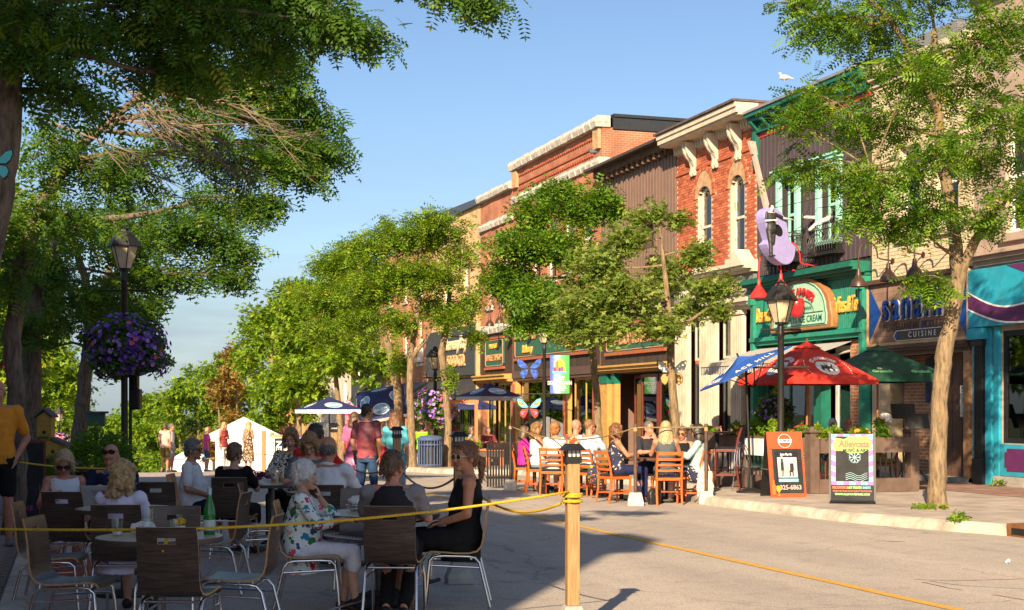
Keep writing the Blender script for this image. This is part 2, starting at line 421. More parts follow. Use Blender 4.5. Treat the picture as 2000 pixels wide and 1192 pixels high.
# right and left pavements, each with its kerb
mb = MB(); strip(mb, lambda s: kerbR(s)+.17, lambda s: 15.4, .13, 2); pr = mb.obj('pavement_right', SIDEW); tag(pr, kind='structure')
mb = MB(); strip(mb, lambda s: 15.4, lambda s: FX+.6, .134, 2); mb.obj('paver_band', PAVER, pr)
def kerb_strip(f, sg, par):
    mb = MB(); rows = []
    for s in SS:
        k = f(s); j = mnoise.noise((s*.9, sg*7, 0)); j2 = mnoise.noise((s*2.3, sg*3, 2)); z = ground(s)
        chip = -.03 if mnoise.noise((s*.55, 4.4*sg, 9)) > .42 else 0
        rows.append([(k-sg*.03+j*.02*sg, s, z-.02), (k-sg*.012+j*.018*sg, s, z+.07+j2*.012+chip), (k+sg*(.03+abs(j)*.02), s, z+.128+j2*.008+chip), (k+sg*.1, s, z+.142+j2*.006), (k+sg*.2, s, z+.136)])
    vs = [v for r in rows for v in r]
    mb.add(vs, [(i*5+k, i*5+k+1, i*5+k+6, i*5+k+5) for i in range(len(rows)-1) for k in range(4)])
    mb.obj('kerb', KERBM, par, smooth=True, angle=180)
kerb_strip(kerbR, 1, pr)
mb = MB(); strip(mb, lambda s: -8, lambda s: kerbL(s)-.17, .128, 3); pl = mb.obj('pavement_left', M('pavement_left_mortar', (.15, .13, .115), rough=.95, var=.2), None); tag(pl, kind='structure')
kerb_strip(kerbL, -1, pl)
# left pavement: interlocking pavers, one by one as far as they can be told apart
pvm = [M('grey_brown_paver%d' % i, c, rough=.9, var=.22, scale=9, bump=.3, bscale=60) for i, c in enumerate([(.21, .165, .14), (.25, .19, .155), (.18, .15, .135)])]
pm = []
for m_ in pvm:
    b = MB(); b.box(-.098, .098, -.048, .048, -.02, .012); pm.append(b.mesh('paver', m_))
plo = Vector(pl.location); rest = MB()
npv = 0
for j in range(0, 130):
    s = 9.6+j*.1015
    for i in range(0, 9):
        x = kerbL(s)-.32-i*.201-(j % 2)*.1
        if x < -.045*s-1.0: continue
        z = ground(s)+.134+mnoise.noise((x*5, s*5, 0))*.003
        if 12.5 < s < 22 and x > -.05*s+.1-.35 and npv < 290:
            o = link_mesh('paver', pm[(i*7+j*3) % 3], pl, Vector((x, s, z))-plo); npv += 1
        else: rest.box(x-.098, x+.098, s-.048, s+.048, z-.02, z+.012)
tag(rest.obj('pavers', pvm[0], pl), kind='stuff')
# painted centre line
mb = MB()
for i in range(len(SS)-1):
    s = SS[i]; s2 = SS[i+1]
    if s < 2 or s > 70: continue
    c1 = 6.87+.02*mnoise.noise((s, 0, 0)); c2 = 6.87+.02*mnoise.noise((s2, 0, 0))
    mb.quad((c1-.06, s, ground(s)+.005), (c1+.06, s, ground(s)+.005), (c2+.06, s2, ground(s2)+.005), (c2-.06, s2, ground(s2)+.005))
m_, n_, l_, p_ = nt('yellow_road_paint'); p_.inputs['Roughness'].default_value = .8
tc_ = n_.new('ShaderNodeTexCoord'); nz_ = n_.new('ShaderNodeTexNoise'); nz_.inputs['Scale'].default_value = 30; nz_.inputs['Detail'].default_value = 6; l_.new(tc_.outputs['Object'], nz_.inputs['Vector'])
rp_ = n_.new('ShaderNodeValToRGB'); rp_.color_ramp.elements[0].position = .3; rp_.color_ramp.elements[1].position = .5
rp_.color_ramp.elements[0].color = (.25, .2, .13, 1); rp_.color_ramp.elements[1].color = (.62, .33, .035, 1); l_.new(nz_.outputs['Fac'], rp_.inputs[0]); l_.new(rp_.outputs[0], p_.inputs['Base Color'])
tag(mb.obj('centre_line', m_), kind='structure')
# chalk lines and smudges drawn on the road
def chalk(name, pts, w, m):
    b = MB()
    for (a, c) in zip(pts[:-1], pts[1:]):
        a = Vector(a); c = Vector(c); d = (c-a).normalized(); q = Vector((-d.y, d.x, 0))*w
        b.quad(a+q, c+q, c-q, a-q)
    o = b.obj(name, m); return tag(o, kind='structure')
def gp(px, py, dz=.006):
    Z = 1.0
    while Z < 200:
        p = at(px, py, Z)
        if p.z <= ground(p.y)+dz: return Vector((p.x, p.y, ground(p.y)+dz))
        Z += .01
PINK = M('pink_chalk', (.5, .27, .22), rough=1, var=.35, scale=25); BLUEC = M('blue_chalk', (.34, .38, .42), rough=1, var=.35, scale=25); WHC = M('white_chalk', (.5, .47, .44), rough=1, var=.3, scale=20)
chalk('pink_chalk_line', [gp(1785, 1131), gp(1860, 1134), gp(2005, 1130)], .012, PINK)
chalk('pink_chalk_line', [gp(1800, 1136), gp(1852, 1148), gp(1880, 1152)], .01, PINK)
chalk('pink_chalk_line', [gp(1940, 1161), gp(2005, 1172)], .012, PINK)
chalk('blue_chalk_line', [gp(1812, 1134), gp(1880, 1143), gp(2005, 1150)], .01, BLUEC)
chalk('white_paint_smudge', [gp(1722, 1055), gp(1740, 1057), gp(1765, 1057)], .028, WHC)

# ------------------------------------------------------------------ wall tools (fronts face -X)
def wall(mb, x, y0, y1, z0, z1, holes=(), depth=.22, m=0):
    ys = sorted({y0, y1, *[h[0] for h in holes], *[h[1] for h in holes]}); zs = sorted({z0, z1, *[h[2] for h in holes], *[h[3] for h in holes]})
    ys = [y for y in ys if y0 <= y <= y1]; zs = [z for z in zs if z0 <= z <= z1]
    inh = lambda y, z: any(h[0] < y < h[1] and h[2] < z < h[3] for h in holes)
    for i in range(len(ys)-1):
        for k in range(len(zs)-1):
            yc = (ys[i]+ys[i+1])/2; zc = (zs[k]+zs[k+1])/2
            if inh(yc, zc): continue
            mb.quad((x, ys[i+1], zs[k]), (x, ys[i], zs[k]), (x, ys[i], zs[k+1]), (x, ys[i+1], zs[k+1]), m)
            # reveals towards any neighbouring opening
            e = 1e-4
            for (yy, zz, a, b) in ((ys[i]-e, zc, (ys[i], zs[k]), (ys[i], zs[k+1])), (ys[i+1]+e, zc, (ys[i+1], zs[k]), (ys[i+1], zs[k+1])), (yc, zs[k]-e, (ys[i], zs[k]), (ys[i+1], zs[k])), (yc, zs[k+1]+e, (ys[i], zs[k+1]), (ys[i+1], zs[k+1]))):
                if inh(yy, zz): mb.quad((x, *a), (x, *b), (x+depth, *b), (x+depth, *a), m)
def shell(par, y0, y1, z0, z1, holes, mat, depth=.22, back=9, name='wall', x=FX, side=None, floorz=None):
    mb = MB(); wall(mb, x, y0, y1, z0, z1, holes, depth)
    o = mb.obj(name, mat, par)
    mb = MB(); e = .01
    mb.quad((x+.01, y0+e, z0), (x+back, y0+e, z0), (x+back, y0+e, z1), (x+.01, y0+e, z1))
    mb.quad((x+.01, y1-e, z0), (x+back, y1-e, z0), (x+back, y1-e, z1), (x+.01, y1-e, z1))
    mb.quad((x+back, y0, z0), (x+back, y1, z0), (x+back, y1, z1), (x+back, y0, z1))
    mb.obj('side_wall', side or mat, par)
    mb = MB(); mb.box(x+.02, x+back-.02, y0+.02, y1-.02, z1-.12, z1-.04); mb.obj('roof', M('roof_felt', (.05, .05, .052), rough=.9), par)
    if floorz is not None:
        mb = MB(); mb.box(x+.3, x+back-.05, y0+.03, y1-.03, floorz, floorz+.05); mb.obj('upper_floor', M('plaster_dim', (.3, .27, .23), rough=.9), par)
        mb = MB(); mb.box(x+2.8, x+2.86, y0+.05, y1-.05, z0+.05, floorz-.02); mb.obj('shop_back_wall', M('shop_back', (.14, .09, .06), rough=.9, var=.4, scale=2), par)
    return o
def window(par, y0, y1, z0, z1, fm, x=FX, t=.06, set_=.12, rail=True, mull=0, sill=None, glass=None, name='window'):
    xx = x+set_; w = t
    mb = MB(); mb.box(xx, xx+.07, y0, y0+w, z0, z1); mb.box(xx, xx+.07, y1-w, y1, z0, z1); mb.box(xx, xx+.07, y0+w, y1-w, z0, z0+w); mb.box(xx, xx+.07, y0+w, y1-w, z1-w, z1)
    zc = (z0+z1)/2
    if rail: mb.box(xx-.01, xx+.06, y0+w, y1-w, zc-w*.5, zc+w*.5)
    ys = [y0+w]
    for i in range(mull):
        q = y0+(y1-y0)*(i+1)/(mull+1); mb.box(xx+.004, xx+.066, q-w*.4, q+w*.4, z0+w, z1-w); ys.append(q)
    f = mb.obj(name, fm, par)
    gm = glass or DARKGLASS
    if rail:
        b = MB(); b.box(xx+.02, xx+.026, y0+w*.8, y1-w*.8, zc, z1-w*.8); b.obj('pane', gm, f)
        b = MB(); b.box(xx+.035, xx+.041, y0+w*.8, y1-w*.8, z0+w*.8, zc); b.obj('pane', gm, f)
    else:
        b = MB(); b.box(xx+.03, xx+.036, y0+w*.8, y1-w*.8, z0+w*.8, z1-w*.8); b.obj('pane', gm, f)
    if sill:
        b = MB(); b.box(x-.09, x+set_, y0-.1, y1+.1, z0-.16, z0-.002); b.obj('sill', sill, f, bevel=.01)
    return f
def blind(par, y0, y1, z0, z1, m, x=FX):
    b = MB(); b.box(x+.3, x+.31, y0, y1, z0, z1); return b.obj('window_blind', m, par)
def fm(yc, zc, x=FX, proud=.0):
    """placement for lettering on a front facing -X"""
    return lambda v: Vector((x-proud-v.z, yc-v.x, zc+v.y))
def pilaster(par, y0, y1, z0, z1, mat, x=FX, d=.12, flutes=5, name='pilaster', base=.35):
    mb = MB(); mb.box(x-d, x+.02, y0-.03, y1+.03, z0, z0+base); mb.box(x-d-.02, x+.02, y0-.05, y1+.05, z1-.12, z1)
    w = (y1-y0)/flutes
    mb.box(x-d*.55, x+.02, y0, y1, z0+base, z1-.12)
    for i in range(flutes): mb.box(x-d*.85, x-d*.55, y0+w*(i+.18), y0+w*(i+.82), z0+base, z1-.12)
    return mb.obj(name, mat, par)
def cornice(par, y0, y1, z0, prof, mat, x=FX, name='cornice', dent=0):
    """prof: list of (projection, height) steps from z0 up"""
    mb = MB(); z = z0
    for pj, h in prof:
        mb.box(x-pj, x+.02, y0, y1, z, z+h); z += h
    if dent:
        n = int((y1-y0)/dent)
        for i in range(n): y = y0+(i+.25)*(y1-y0)/n; mb.box(x-prof[0][0]-.05, x-prof[0][0], y, y+dent*.5, z0+.01, z0+prof[0][1]-.01)
    return mb.obj(name, mat, par)
def bricks(par, y0, y1, z0, z1, skip, mats, bl=.222, bh=.0755, x=FX, proud=.012, limit=300, near='y'):
    """a brick front: the bricks that show largest as parts, the rest joined"""
    ms = [MB().box(-proud, .01, -bl/2+.006, bl/2-.006, -bh/2+.005, bh/2-.005).mesh('brick', m) for m in mats]
    rest = MB(); base = Vector(par.location); k = 0; n = 0; cells = []
    z = z0+bh/2; r = 0
    while z < z1-bh*.3:
        y = y0+(bl/2 if r % 2 == 0 else bl)
        while y < y1-bl*.3:
            if not skip(y, z): cells.append((y, z))
            y += bl
        z += bh; r += 1
    cells.sort(key=lambda c: c[0])
    for (y, z) in cells:
        i = random.randrange(len(mats)); px = random.uniform(-.003, .004)
        if n < limit: link_mesh('brick', ms[i], par, Vector((x+px, y, z))-base); n += 1
        else: rest.box(x-proud+px, x+.01, y-bl/2+.006, y+bl/2-.006, z-bh/2+.005, z+bh/2-.005, i)
    if rest.v: tag(rest.obj('bricks', mats, par), kind='stuff')
def building(name, y0, label, z=0, x=FX):
    return thing(name, (x, y0, z), 0, label, 'building')
def gooseneck(loc, m, reach=1.0, label='', group=None, bell=True, rise=.55):
    """wall lamp on a bent arm; loc = wall plate"""
    t = thing('wall_lamp', loc, 0, label, 'lamp', group)
    b = MB(); b.lathe([(.07, -.02), (.07, .02)], 12); b.xf(lambda v: Vector((v.z, v.x, v.y))); b.obj('wall_plate', m, t, world=False)
    pts = []
    for i in range(15):
        q = i/14
        if q < .35: p = (-(q/.35)*reach*.45, 0, .04*math.sin(q/.35*1.57))
        else:
            a = (q-.35)/.65*math.pi*1.02; p = (-reach*.45-(reach*.55)*(1-math.cos(a))/2, 0, .04+rise*math.sin(min(a, math.pi))**.8 if a < math.pi else .04)
        pts.append(p)
    pts.append((-reach, 0, -.2)); b = MB(); b.tube(pts, .017, 8); b.obj('arm', m, t, smooth=True, world=False)
    b = MB()
    if bell: b.lathe([(.035, -.2), (.05, -.3), (.06, -.36), (.12, -.42), (.165, -.5), (.18, -.58), (.165, -.575), (.1, -.43), (.04, -.38)], 20, (-reach, 0, 0), caps=False)
    else: b.lathe([(.035, -.2), (.045, -.33), (.06, -.36), (.26, -.66), (.25, -.66), (.05, -.37)], 24, (-reach, 0, 0), caps=False)
    b.obj('shade', m, t, smooth=True, world=False)
    b = MB(); b.ball((-reach, 0, -.47), .045); b.obj('bulb', M('bulb', (.7, .68, .6), rough=.2), t, smooth=True, world=False)
    return t
# ------------------------------------------------------------------ the lit row of shops
CREAM = M('cream_paint', (.60, .52, .40), rough=.7, var=.12, scale=4, dirt=.25)
TEAL = M('teal_green_paint', (.02, .235, .16), rough=.6, var=.14, dirt=.3); DGREEN = M('dark_green_paint', (.01, .13, .09), rough=.5, var=.15)
BROWN = M('brown_paint', (.095, .055, .042), rough=.6, var=.2); OCHRE = M('ochre_paint', (.48, .28, .08), rough=.6, var=.12)
RUST = M('rust_red_paint', (.36, .1, .05), rough=.6, var=.15); STONE = M('rough_stone', (.50, .47, .42), rough=.95, var=.3, scale=5, bump=1, bscale=9)
DBOARD = M('dark_brown_board', (.05, .035, .028), rough=.75, var=.3, scale=3, stretch=(1, 1, .2)); SIGNGREEN = M('sign_green', (.03, .11, .075), rough=.55, var=.1)
COPPER = M('copper_lettering', (.55, .27, .13), rough=.45, var=.15); GOLD = M('gold_lettering', (.75, .43, .08), rough=.4, var=.08)
CHARC = M('charcoal_board', (.045, .05, .058), rough=.7, var=.12); LTURQ = M('turquoise_trim', (.30, .62, .52), rough=.5, var=.06)
LAMPBR = M('bronze_lamp', (.075, .045, .032), rough=.4, var=.1, metal=.3); LAMPRD = M('red_lamp', (.62, .03, .028), rough=.35, var=.05)
BLIND = M('pale_blind', (.55, .52, .46), rough=.9)
IRON = M('black_iron', (.018, .016, .015), rough=.5, var=.2)

# ---- turquoise record shop
TURQ = M('turquoise_paint', (.02, .33, .47), rough=.5, var=.14, scale=3, dirt=.25); PURP = M('purple_paint', (.11, .022, .10), rough=.5, var=.1); TAUPE = M('taupe_stucco', (.40, .30, .24), rough=.9, var=.15, scale=3, bump=.4, bscale=50)
b1 = building('record_shop', 14, 'taupe stucco building with turquoise and purple record shop front')
hl = [(22.05, 23.15, 4.98, 7.2), (18.2, 19.3, 4.98, 7.2), (14.6, 23.25, .95, 3.12)]
shell(b1, 14, 24.13, 0, 9.9, hl, TAUPE, floorz=4.2)
for a in (22.05, 18.2):
    window(b1, a, a+1.1, 4.98, 7.2, WHITE, t=.09, sill=TAUPE); blind(b1, a+.1, a+1, 6.1, 7.15, BLIND)
cornice(b1, 14, 24.0, 4.42, [(.1, .1), (.2, .08), (.28, .07)], TAUPE)
cornice(b1, 14, 24.13, 9.6, [(.1, .15), (.3, .15)], TAUPE, name='parapet')
mb = MB(); mb.box(FX-.16, FX-.001, 14, 24.1, 3.22, 4.36); fas = mb.obj('fascia', TURQ, b1)
mb = MB(); up = []; lo = []
for i in range(41):
    y = 24.09-i*.2; t = i/40
    up.append((y, 3.92-.32*math.sin(min(t*9, 1.57))-.05*math.sin(t*14))); lo.append((y, 3.58-.34*math.sin(min(t*9, 1.57))+.02*math.sin(t*14)))
mb.prism(up+lo[::-1], -.008, 'yz', FX-.162); mb.obj('purple_wave', PURP, fas)
for ln in (up, lo):
    mb = MB()
    for (a, b) in zip(ln[:-1], ln[1:]): mb.quad((FX-.172, a[0], a[1]-.018), (FX-.172, b[0], b[1]-.018), (FX-.172, b[0], b[1]+.018), (FX-.172, a[0], a[1]+.018))
    mb.obj('white_line', WHITE, fas)
mb = MB(); mb.prism([(22.9, 4.355), (22.2, 4.12), (21.2, 4.05), (18, 4.0), (18, 4.355)], -.008, 'yz', FX-.162); mb.obj('purple_wave', PURP, fas)
mb = MB(); mb.box(FX-.2, FX-.001, 23.62, 24.1, 2.98, 3.2); mb.obj('fascia_block', TURQ, b1)
pilaster(b1, 23.72, 23.98, .13, 2.97, BLACK, d=.14, flutes=5, base=.5)
for (a, b) in ((23.99, 24.1), (23.52, 23.7), (23.28, 23.42)):
    mb = MB(); mb.box(FX-.06, FX+.05, a, b, .13, 3.2); mb.obj('turquoise_frame', TURQ, b1)
mb = MB(); mb.box(FX-.05, FX-.001, 14.6, 23.25, .32, .93); st = mb.obj('stall_riser', TURQ, b1)
mb = MB(); c = .07
for a0, a1 in ((20.6, 23.1), (17.4, 20.2)):
    mb.prism([(a0+c, .42), (a1-c, .42), (a1-c, .42+c), (a1, .42+c), (a1, .85-c), (a1-c, .85-c), (a1-c, .85), (a0+c, .85), (a0+c, .85-c), (a0, .85-c), (a0, .42+c), (a0+c, .42+c)], -.012, 'yz', FX-.052)
mb.obj('purple_panel', PURP, st)
mb = MB(); mb.box(FX-.1, FX+.02, 14, 23.4, .05, .31); mb.obj('plinth', CONCRETE, b1)
window(b1, 14.6, 23.25, .95, 3.12, BLACK, t=.1, set_=.03, rail=False, mull=2)
disp = MB(); disp.box(FX+.35, FX+.8, 14.7, 23.2, .9, 1.0); disp.obj('display_shelf', BROWN, b1)
for (y, z, w, h, c) in ((22.75, 1.45, .34, .4, '#c8583a'), (22.35, 1.7, .3, .42, '#27437a'), (22.9, 2.15, .55, .7, '#c9c4b4'), (22.1, 2.3, .4, .4, '#7a6a40'), (21.7, 1.5, .35, .38, '#863030')):
    mb = MB(); mb.box(FX+.4, FX+.43, y-w/2, y+w/2, z-h/2, z+h/2); mb.obj('record_sleeve', M('sleeve'+c, c, rough=.5, var=.4, scale=7), b1)
mb = MB(); mb.prism([(22.98+.0, 2.5), (22.98, 2.92), (22.7, 3.0), (21.9, 3.0), (21.9, 2.52)], .03, 'yz', FX+.2); wb = mb.obj('window_sign', BLACK, b1)
text('Alleycats', .3, M('orange_lettering', (.7, .2, .05), rough=.5), fm(22.5, 2.78, FX+.19), 'lettering', wb, .005, bold=.006)
text('MUSIC', .14, M('silver_lettering', (.6, .6, .58), rough=.5), fm(22.55, 2.6, FX+.19), 'lettering', wb, .005)
text('CHEECH', .2, M('olive_lettering', (.28, .27, .05), rough=.5), fm(22.65, 1.12, FX+.25), 'window_lettering', b1, .004)

# ---- cream brick restaurant
cb = [M('cream_brick%d' % i, c, rough=.85, var=.12, scale=8, bump=.4, bscale=40) for i, c in enumerate([(.62, .50, .33), (.58, .47, .31), (.65, .53, .36)])]
b2 = building('cream_brick_building', 24.15, 'cream painted brick building above a restaurant with blue lettered brown sign')
W2 = [(26.0, 26.75, 5.36, 7.25), (24.65, 25.4, 5.36, 7.25)]
shell(b2, 24.15, 27.84, 0, 9.15, W2+[(24.35, 27.5, .14, 2.78)], M('cream_mortar', (.55, .45, .31), rough=.9), depth=.25, floorz=4.4, side=cb[1])
bricks(b2, 24.15, 27.84, 4.47, 8.75, lambda y, z: any(h[0]-.14 < y < h[1]+.14 and h[2]-.22 < z < h[3]+.04 for h in W2), cb, bl=.235, bh=.082)
for h in W2:
    window(b2, *h, WHITE, t=.085, sill=M('cream_stone', (.55, .44, .31), rough=.9, var=.1)); blind(b2, h[0]+.05, h[1]-.05, 6.4, 7.2, BLIND)
mb = MB(); mb.box(FX+.4, FX+.6, 26.2, 26.5, 5.45, 5.75); mb.obj('plant_pot', WHITE, b2)
cornice(b2, 24.15, 27.84, 8.76, [(.06, .14), (.16, .1), (.22, .16)], M('pale_stone', (.52, .43, .33), rough=.9, var=.12))
mb = MB(); mb.box(FX+.5, FX+3, 25.4, 27.4, 9.16, 9.75); mb.obj('roof_box', M('grey_sheet', (.2, .2, .21), rough=.6), b2)
TANB = M('sign_tan', (.25, .155, .115), rough=.8, var=.15); SBLUE = M('sign_blue', (.005, .05, .26), rough=.4, var=.08)
mb = MB(); mb.box(FX-.1, FX-.002, 24.2, 27.82, 3.06, 4.36); sg = mb.obj('sign_board', brickmat('printed_stone', (.30, .19, .14), (.23, .14, .105), (.2, .125, .095), bw=.4, bh=.16, mort=.008), b2)
for pts in ([(27.78, 3.1), (27.78, 4.32), (27.3, 3.71)], [(24.24, 3.1), (24.24, 4.32), (24.75, 3.71)]):
    mb = MB(); mb.prism(pts, -.008, 'yz', FX-.102); mb.obj('blue_triangle', SBLUE, sg)
mb = MB()
for a in ((27.82, 27.86, 3.0, 4.42), (24.16, 24.2, 3.0, 4.42)): mb.box(FX-.13, FX-.002, *a)
mb.box(FX-.13, FX-.002, 24.2, 27.82, 3.0, 3.058); mb.obj('sign_frame', M('tan_moulding', (.55, .34, .16), rough=.5), b2)
mb = MB(); mb.box(FX-.2, FX-.002, 24.18, 27.83, 4.365, 4.46); mb.obj('sign_hood', BROWN, b2)
for c_, y_ in zip('sanafir', (27.05, 26.67, 26.26, 25.85, 25.5, 25.24, 25.0)):
    lt = text(c_, 1.0, SBLUE, lambda v: Vector((FX-.16-v.z, y_-v.x*.66, 3.83+v.y*.95)), 'letter', sg, .03)
    text(c_, 1.0, WHITE, lambda v: Vector((FX-.12-v.z, y_-.02-v.x*.66, 3.815+v.y*.95)), 'letter_edge', sg, .012, bold=.008)
text('MEDITERRANEAN', .235, M('brown_lettering', (.05, .035, .03)), lambda v: Vector((FX-.106-v.z, 26.55-v.x*.72, 3.38+v.y)), 'lettering', sg, .003)
text('MIDDLE EASTERN', .235, M('brown_lettering', (.05, .035, .03)), lambda v: Vector((FX-.106-v.z, 25.12-v.x*.72, 3.38+v.y)), 'lettering', sg, .003)
mb = MB(); mb.prism([(25.8, 3.38), (25.74, 3.48), (25.68, 3.38), (25.74, 3.28)], -.006, 'yz', FX-.102); mb.obj('blue_diamond', SBLUE, sg)
mb = MB(); mb.prism([(26.8, 3.19), (26.7, 3.29), (25.0, 3.29), (24.9, 3.19), (25.0, 3.09), (26.7, 3.09)], -.01, 'yz', FX-.1005); cz = mb.obj('cuisine_plate', M('plate_brown', (.06, .04, .025), rough=.4), sg)
mb = MB(); mb.prism([(26.83, 3.19), (26.71, 3.305), (24.99, 3.305), (24.87, 3.19), (24.99, 3.075), (26.71, 3.075)], -.006, 'yz', FX-.1003); mb.obj('plate_edge', WHITE, sg)
text('CUISINE', .17, WHITE, lambda v: Vector((FX-.112-v.z, 25.75-v.x, 3.19+v.y)), 'lettering', cz, .003, spacing=1.75)
mb = MB(); mb.prism([(26.76, 3.19), (26.68, 3.27), (26.6, 3.19), (26.68, 3.11)], -.006, 'yz', FX-.1115); mb.obj('blue_diamond', SBLUE, cz)
cornice(b2, 24.2, 27.8, 2.78, [(.05, .08), (.12, .06), (.16, .075)], BROWN, name='fascia')
# recessed entrance: brown boarding right, brick left with a painted panel
mb = MB(); mb.box(FX+.25, FX+.33, 24.36, 25.75, .14, 2.78); en = mb.obj('entrance_boarding', M('brown_boarding', (.12, .065, .045), rough=.7, var=.2, stretch=(1, 6, 1)), b2)
for y in (24.5, 24.85, 25.2, 25.55):
    mb = MB(); mb.box(FX+.238, FX+.25, y, y+.02, .3, 2.7); mb.obj('batten', BROWN, en)
mb = MB(); mb.box(FX-.08, FX+.2, 24.2, 24.38, .14, 2.78); mb.obj('door_post', M('tan_post', (.3, .17, .09), rough=.6), b2)
mb = MB(); mb.box(FX+.6, FX+.7, 25.75, 27.5, .14, 2.78); rb = mb.obj('recess_wall', brickmat('entry_brick', (.30, .13, .07), (.36, .17, .09), (.42, .34, .26)), b2)
mb = MB(); mb.box(FX+.2, FX+.24, 24.5, 24.92, 1.38, 2.16); mf = mb.obj('menu_frame', BLACK, b2, bevel=.01)
mb = MB(); mb.box(FX+.19, FX+.199, 24.56, 24.86, 1.45, 2.09); pg_ = mb.obj('menu_page', M('paper', (.7, .67, .6), rough=.8), mf)
mb = MB()
for i in range(14): mb.box(FX+.185, FX+.189, 24.6, 24.6+random.uniform(.12, .22), 1.5+i*.036, 1.512+i*.036)
mb.box(FX+.185, FX+.189, 24.63, 24.8, 2.02, 2.06)
mb.obj('menu_text', M('ink', (.08, .07, .06)), mf)
mb = MB(); mb.box(FX+.55, FX+.58, 25.85, 26.6, 1.75, 3.0-.3); pt = mb.obj('painted_panel', M('night_blue_painting', (.02, .035, .11), rough=.6, var=.7, scale=5), b2)
mb = MB(); mb.ball((FX+.54, 26.2, 2.35), (.01, .1, .14)); mb.ball((FX+.54, 26.05, 2.15), (.01, .14, .06)); mb.obj('painted_figure', M('painting_skin', (.3, .16, .09), var=.3), pt)
mb = MB(); mb.box(FX-.1, FX+.3, 24.2, 27.8, .1, .22); mb.obj('door_step', CONCRETE, b2)
for i, y in enumerate((25.85, 24.9)):
    gooseneck((FX, y, 4.86), LAMPBR, .86, 'bronze bell lamp on bent arm over the %s of the restaurant sign' % ('left half' if i == 0 else 'right half'), 'bronze lamps over the restaurant sign', rise=.36)
gooseneck((FX, 27.0, 4.84), LAMPBR, .86, 'bronze bell lamp on bent arm beside the green sweets sign', 'bronze lamps over the restaurant sign', rise=.36)

# ---- purple-brown sided ice cream parlour
b3 = building('siding_building', 27.86, 'dark purple sided building with green ice cream shop front and turquoise windows')
SID = M('plum_siding', (.075, .055, .062), rough=.55, var=.1, scale=2)
W3 = [(31.15, 31.95, 5.6, 7.35), (29.2, 30.0, 5.6, 7.35)]
shell(b3, 27.86, 33.25, -.1, 9.5, W3+[(28.4, 33.0, .1, 3.2)], M('plum_backing', (.03, .024, .026), rough=.8), floorz=4.9, side=SID)
nb = 27; w = (33.25-27.86)/nb
for i in range(nb):
    y = 27.86+i*w
    spans = [(5.05, 8.62)]
    for h in W3:
        if y+w > h[0]-.12 and y < h[1]+.12: spans = [(5.05, 5.3), (7.62, 8.62)]
    for (a, b) in spans:
        mb = MB(); mb.box(FX-.03, FX-.002, y+.012, y+w-.012, a, b); mb.box(FX-.05, FX-.031, y+.012, y+.04, a, b); mb.obj('siding_board', SID, b3)
for h in W3:
    f = window(b3, *h, LTURQ, t=.07, set_=.16)
    mb = MB(); a, b, c, d = h
    mb.box(FX-.12, FX+.16, a-.13, a-.005, c-.1, d+.12); mb.box(FX-.12, FX+.16, b+.005, b+.13, c-.1, d+.12); mb.box(FX-.11, FX+.16, a-.005, b+.005, d+.005, d+.12); mb.box(FX-.2, FX+.02, a-.2, b+.2, d+.12, d+.2); mb.box(FX-.24, FX+.02, a-.24, b+.24, d+.2, d+.25)
    mb.box(FX-.14, FX+.16, a-.005, b+.005, c-.1, c-.005)
    mb.obj('surround', LTURQ, f); blind(b3, a+.03, b-.03, c+.1, d-.1, M('pale_green_blind', (.45, .55, .48), rough=.9))
# eaves
cornice(b3, 27.86, 33.25, 8.62, [(.05, .13)], M('red_trim', (.42, .03, .04), rough=.5), name='red_trim')
cornice(b3, 27.9, 33.25, 8.75, [(.14, .28), (.32, .1), (.42, .1)], DGREEN, name='eaves')
mb = MB()
for i in range(9):
    y = 28.2+i*.6; mb = MB(); mb.prism([(FX-.14, 8.78), (FX-.36, 9.0), (FX-.36, 9.03), (FX-.14, 9.03)], .09, 'xz', y)
    mb.obj('eave_bracket', DGREEN, b3)
mb = MB(); mb.box(FX-.46, FX+2, 27.88, 33.27, 9.235, 9.3); mb.obj('roof_edge', M('zinc', (.35, .35, .36), rough=.5, metal=.5), b3)
mb = MB(); mb.box(FX-.16, FX+.02, 33.12, 33.26, 7.9, 9.2); mb.obj('corner_trim', DGREEN, b3)
# iron balcony basket
def balcony(yc, z, w=1.35):
    t = thing('window_balcony', (FX, yc, z), 0, 'small black iron balcony basket under turquoise window', 'balcony')
    for i in range(13):
        y = -w/2+w*i/12
        b = MB(); b.tube([(-.16, y, .62), (-.2, y, .5), (-.17, y, .36), (-.24, y, .2), (-.38, y, .1), (-.38, y, -.02), (-.2, y, -.1), (-.08, y, -.1)], .009, 6); b.obj('baluster', IRON, t, world=False)
    for i in range(5):
        for y in (-w/2, w/2):
            x = -.02-.035*i; b = MB(); b.tube([(x, y, .6), (x-.03, y, .3), (x-.1, y, .1), (x-.05, y, -.1)], .008, 6); b.obj('baluster', IRON, t, world=False)
    for (z_, x_) in ((.62, -.16), (.5, -.2), (-.1, -.22)):
        b = MB(); b.tube([(0, -w/2, z_), (x_, -w/2, z_), (x_, w/2, z_), (0, w/2, z_)], .013, 6); b.obj('rail', IRON, t, world=False)
    b = MB(); b.box(-.36, .0, -w/2, w/2, -.13, -.11); b.obj('floor_plate', IRON, t, world=False)
    return t
balcony(29.6, 5.35)
balcony(31.6, 5.35)['label'] = 'black iron balcony basket behind the purple guitar sculpture'
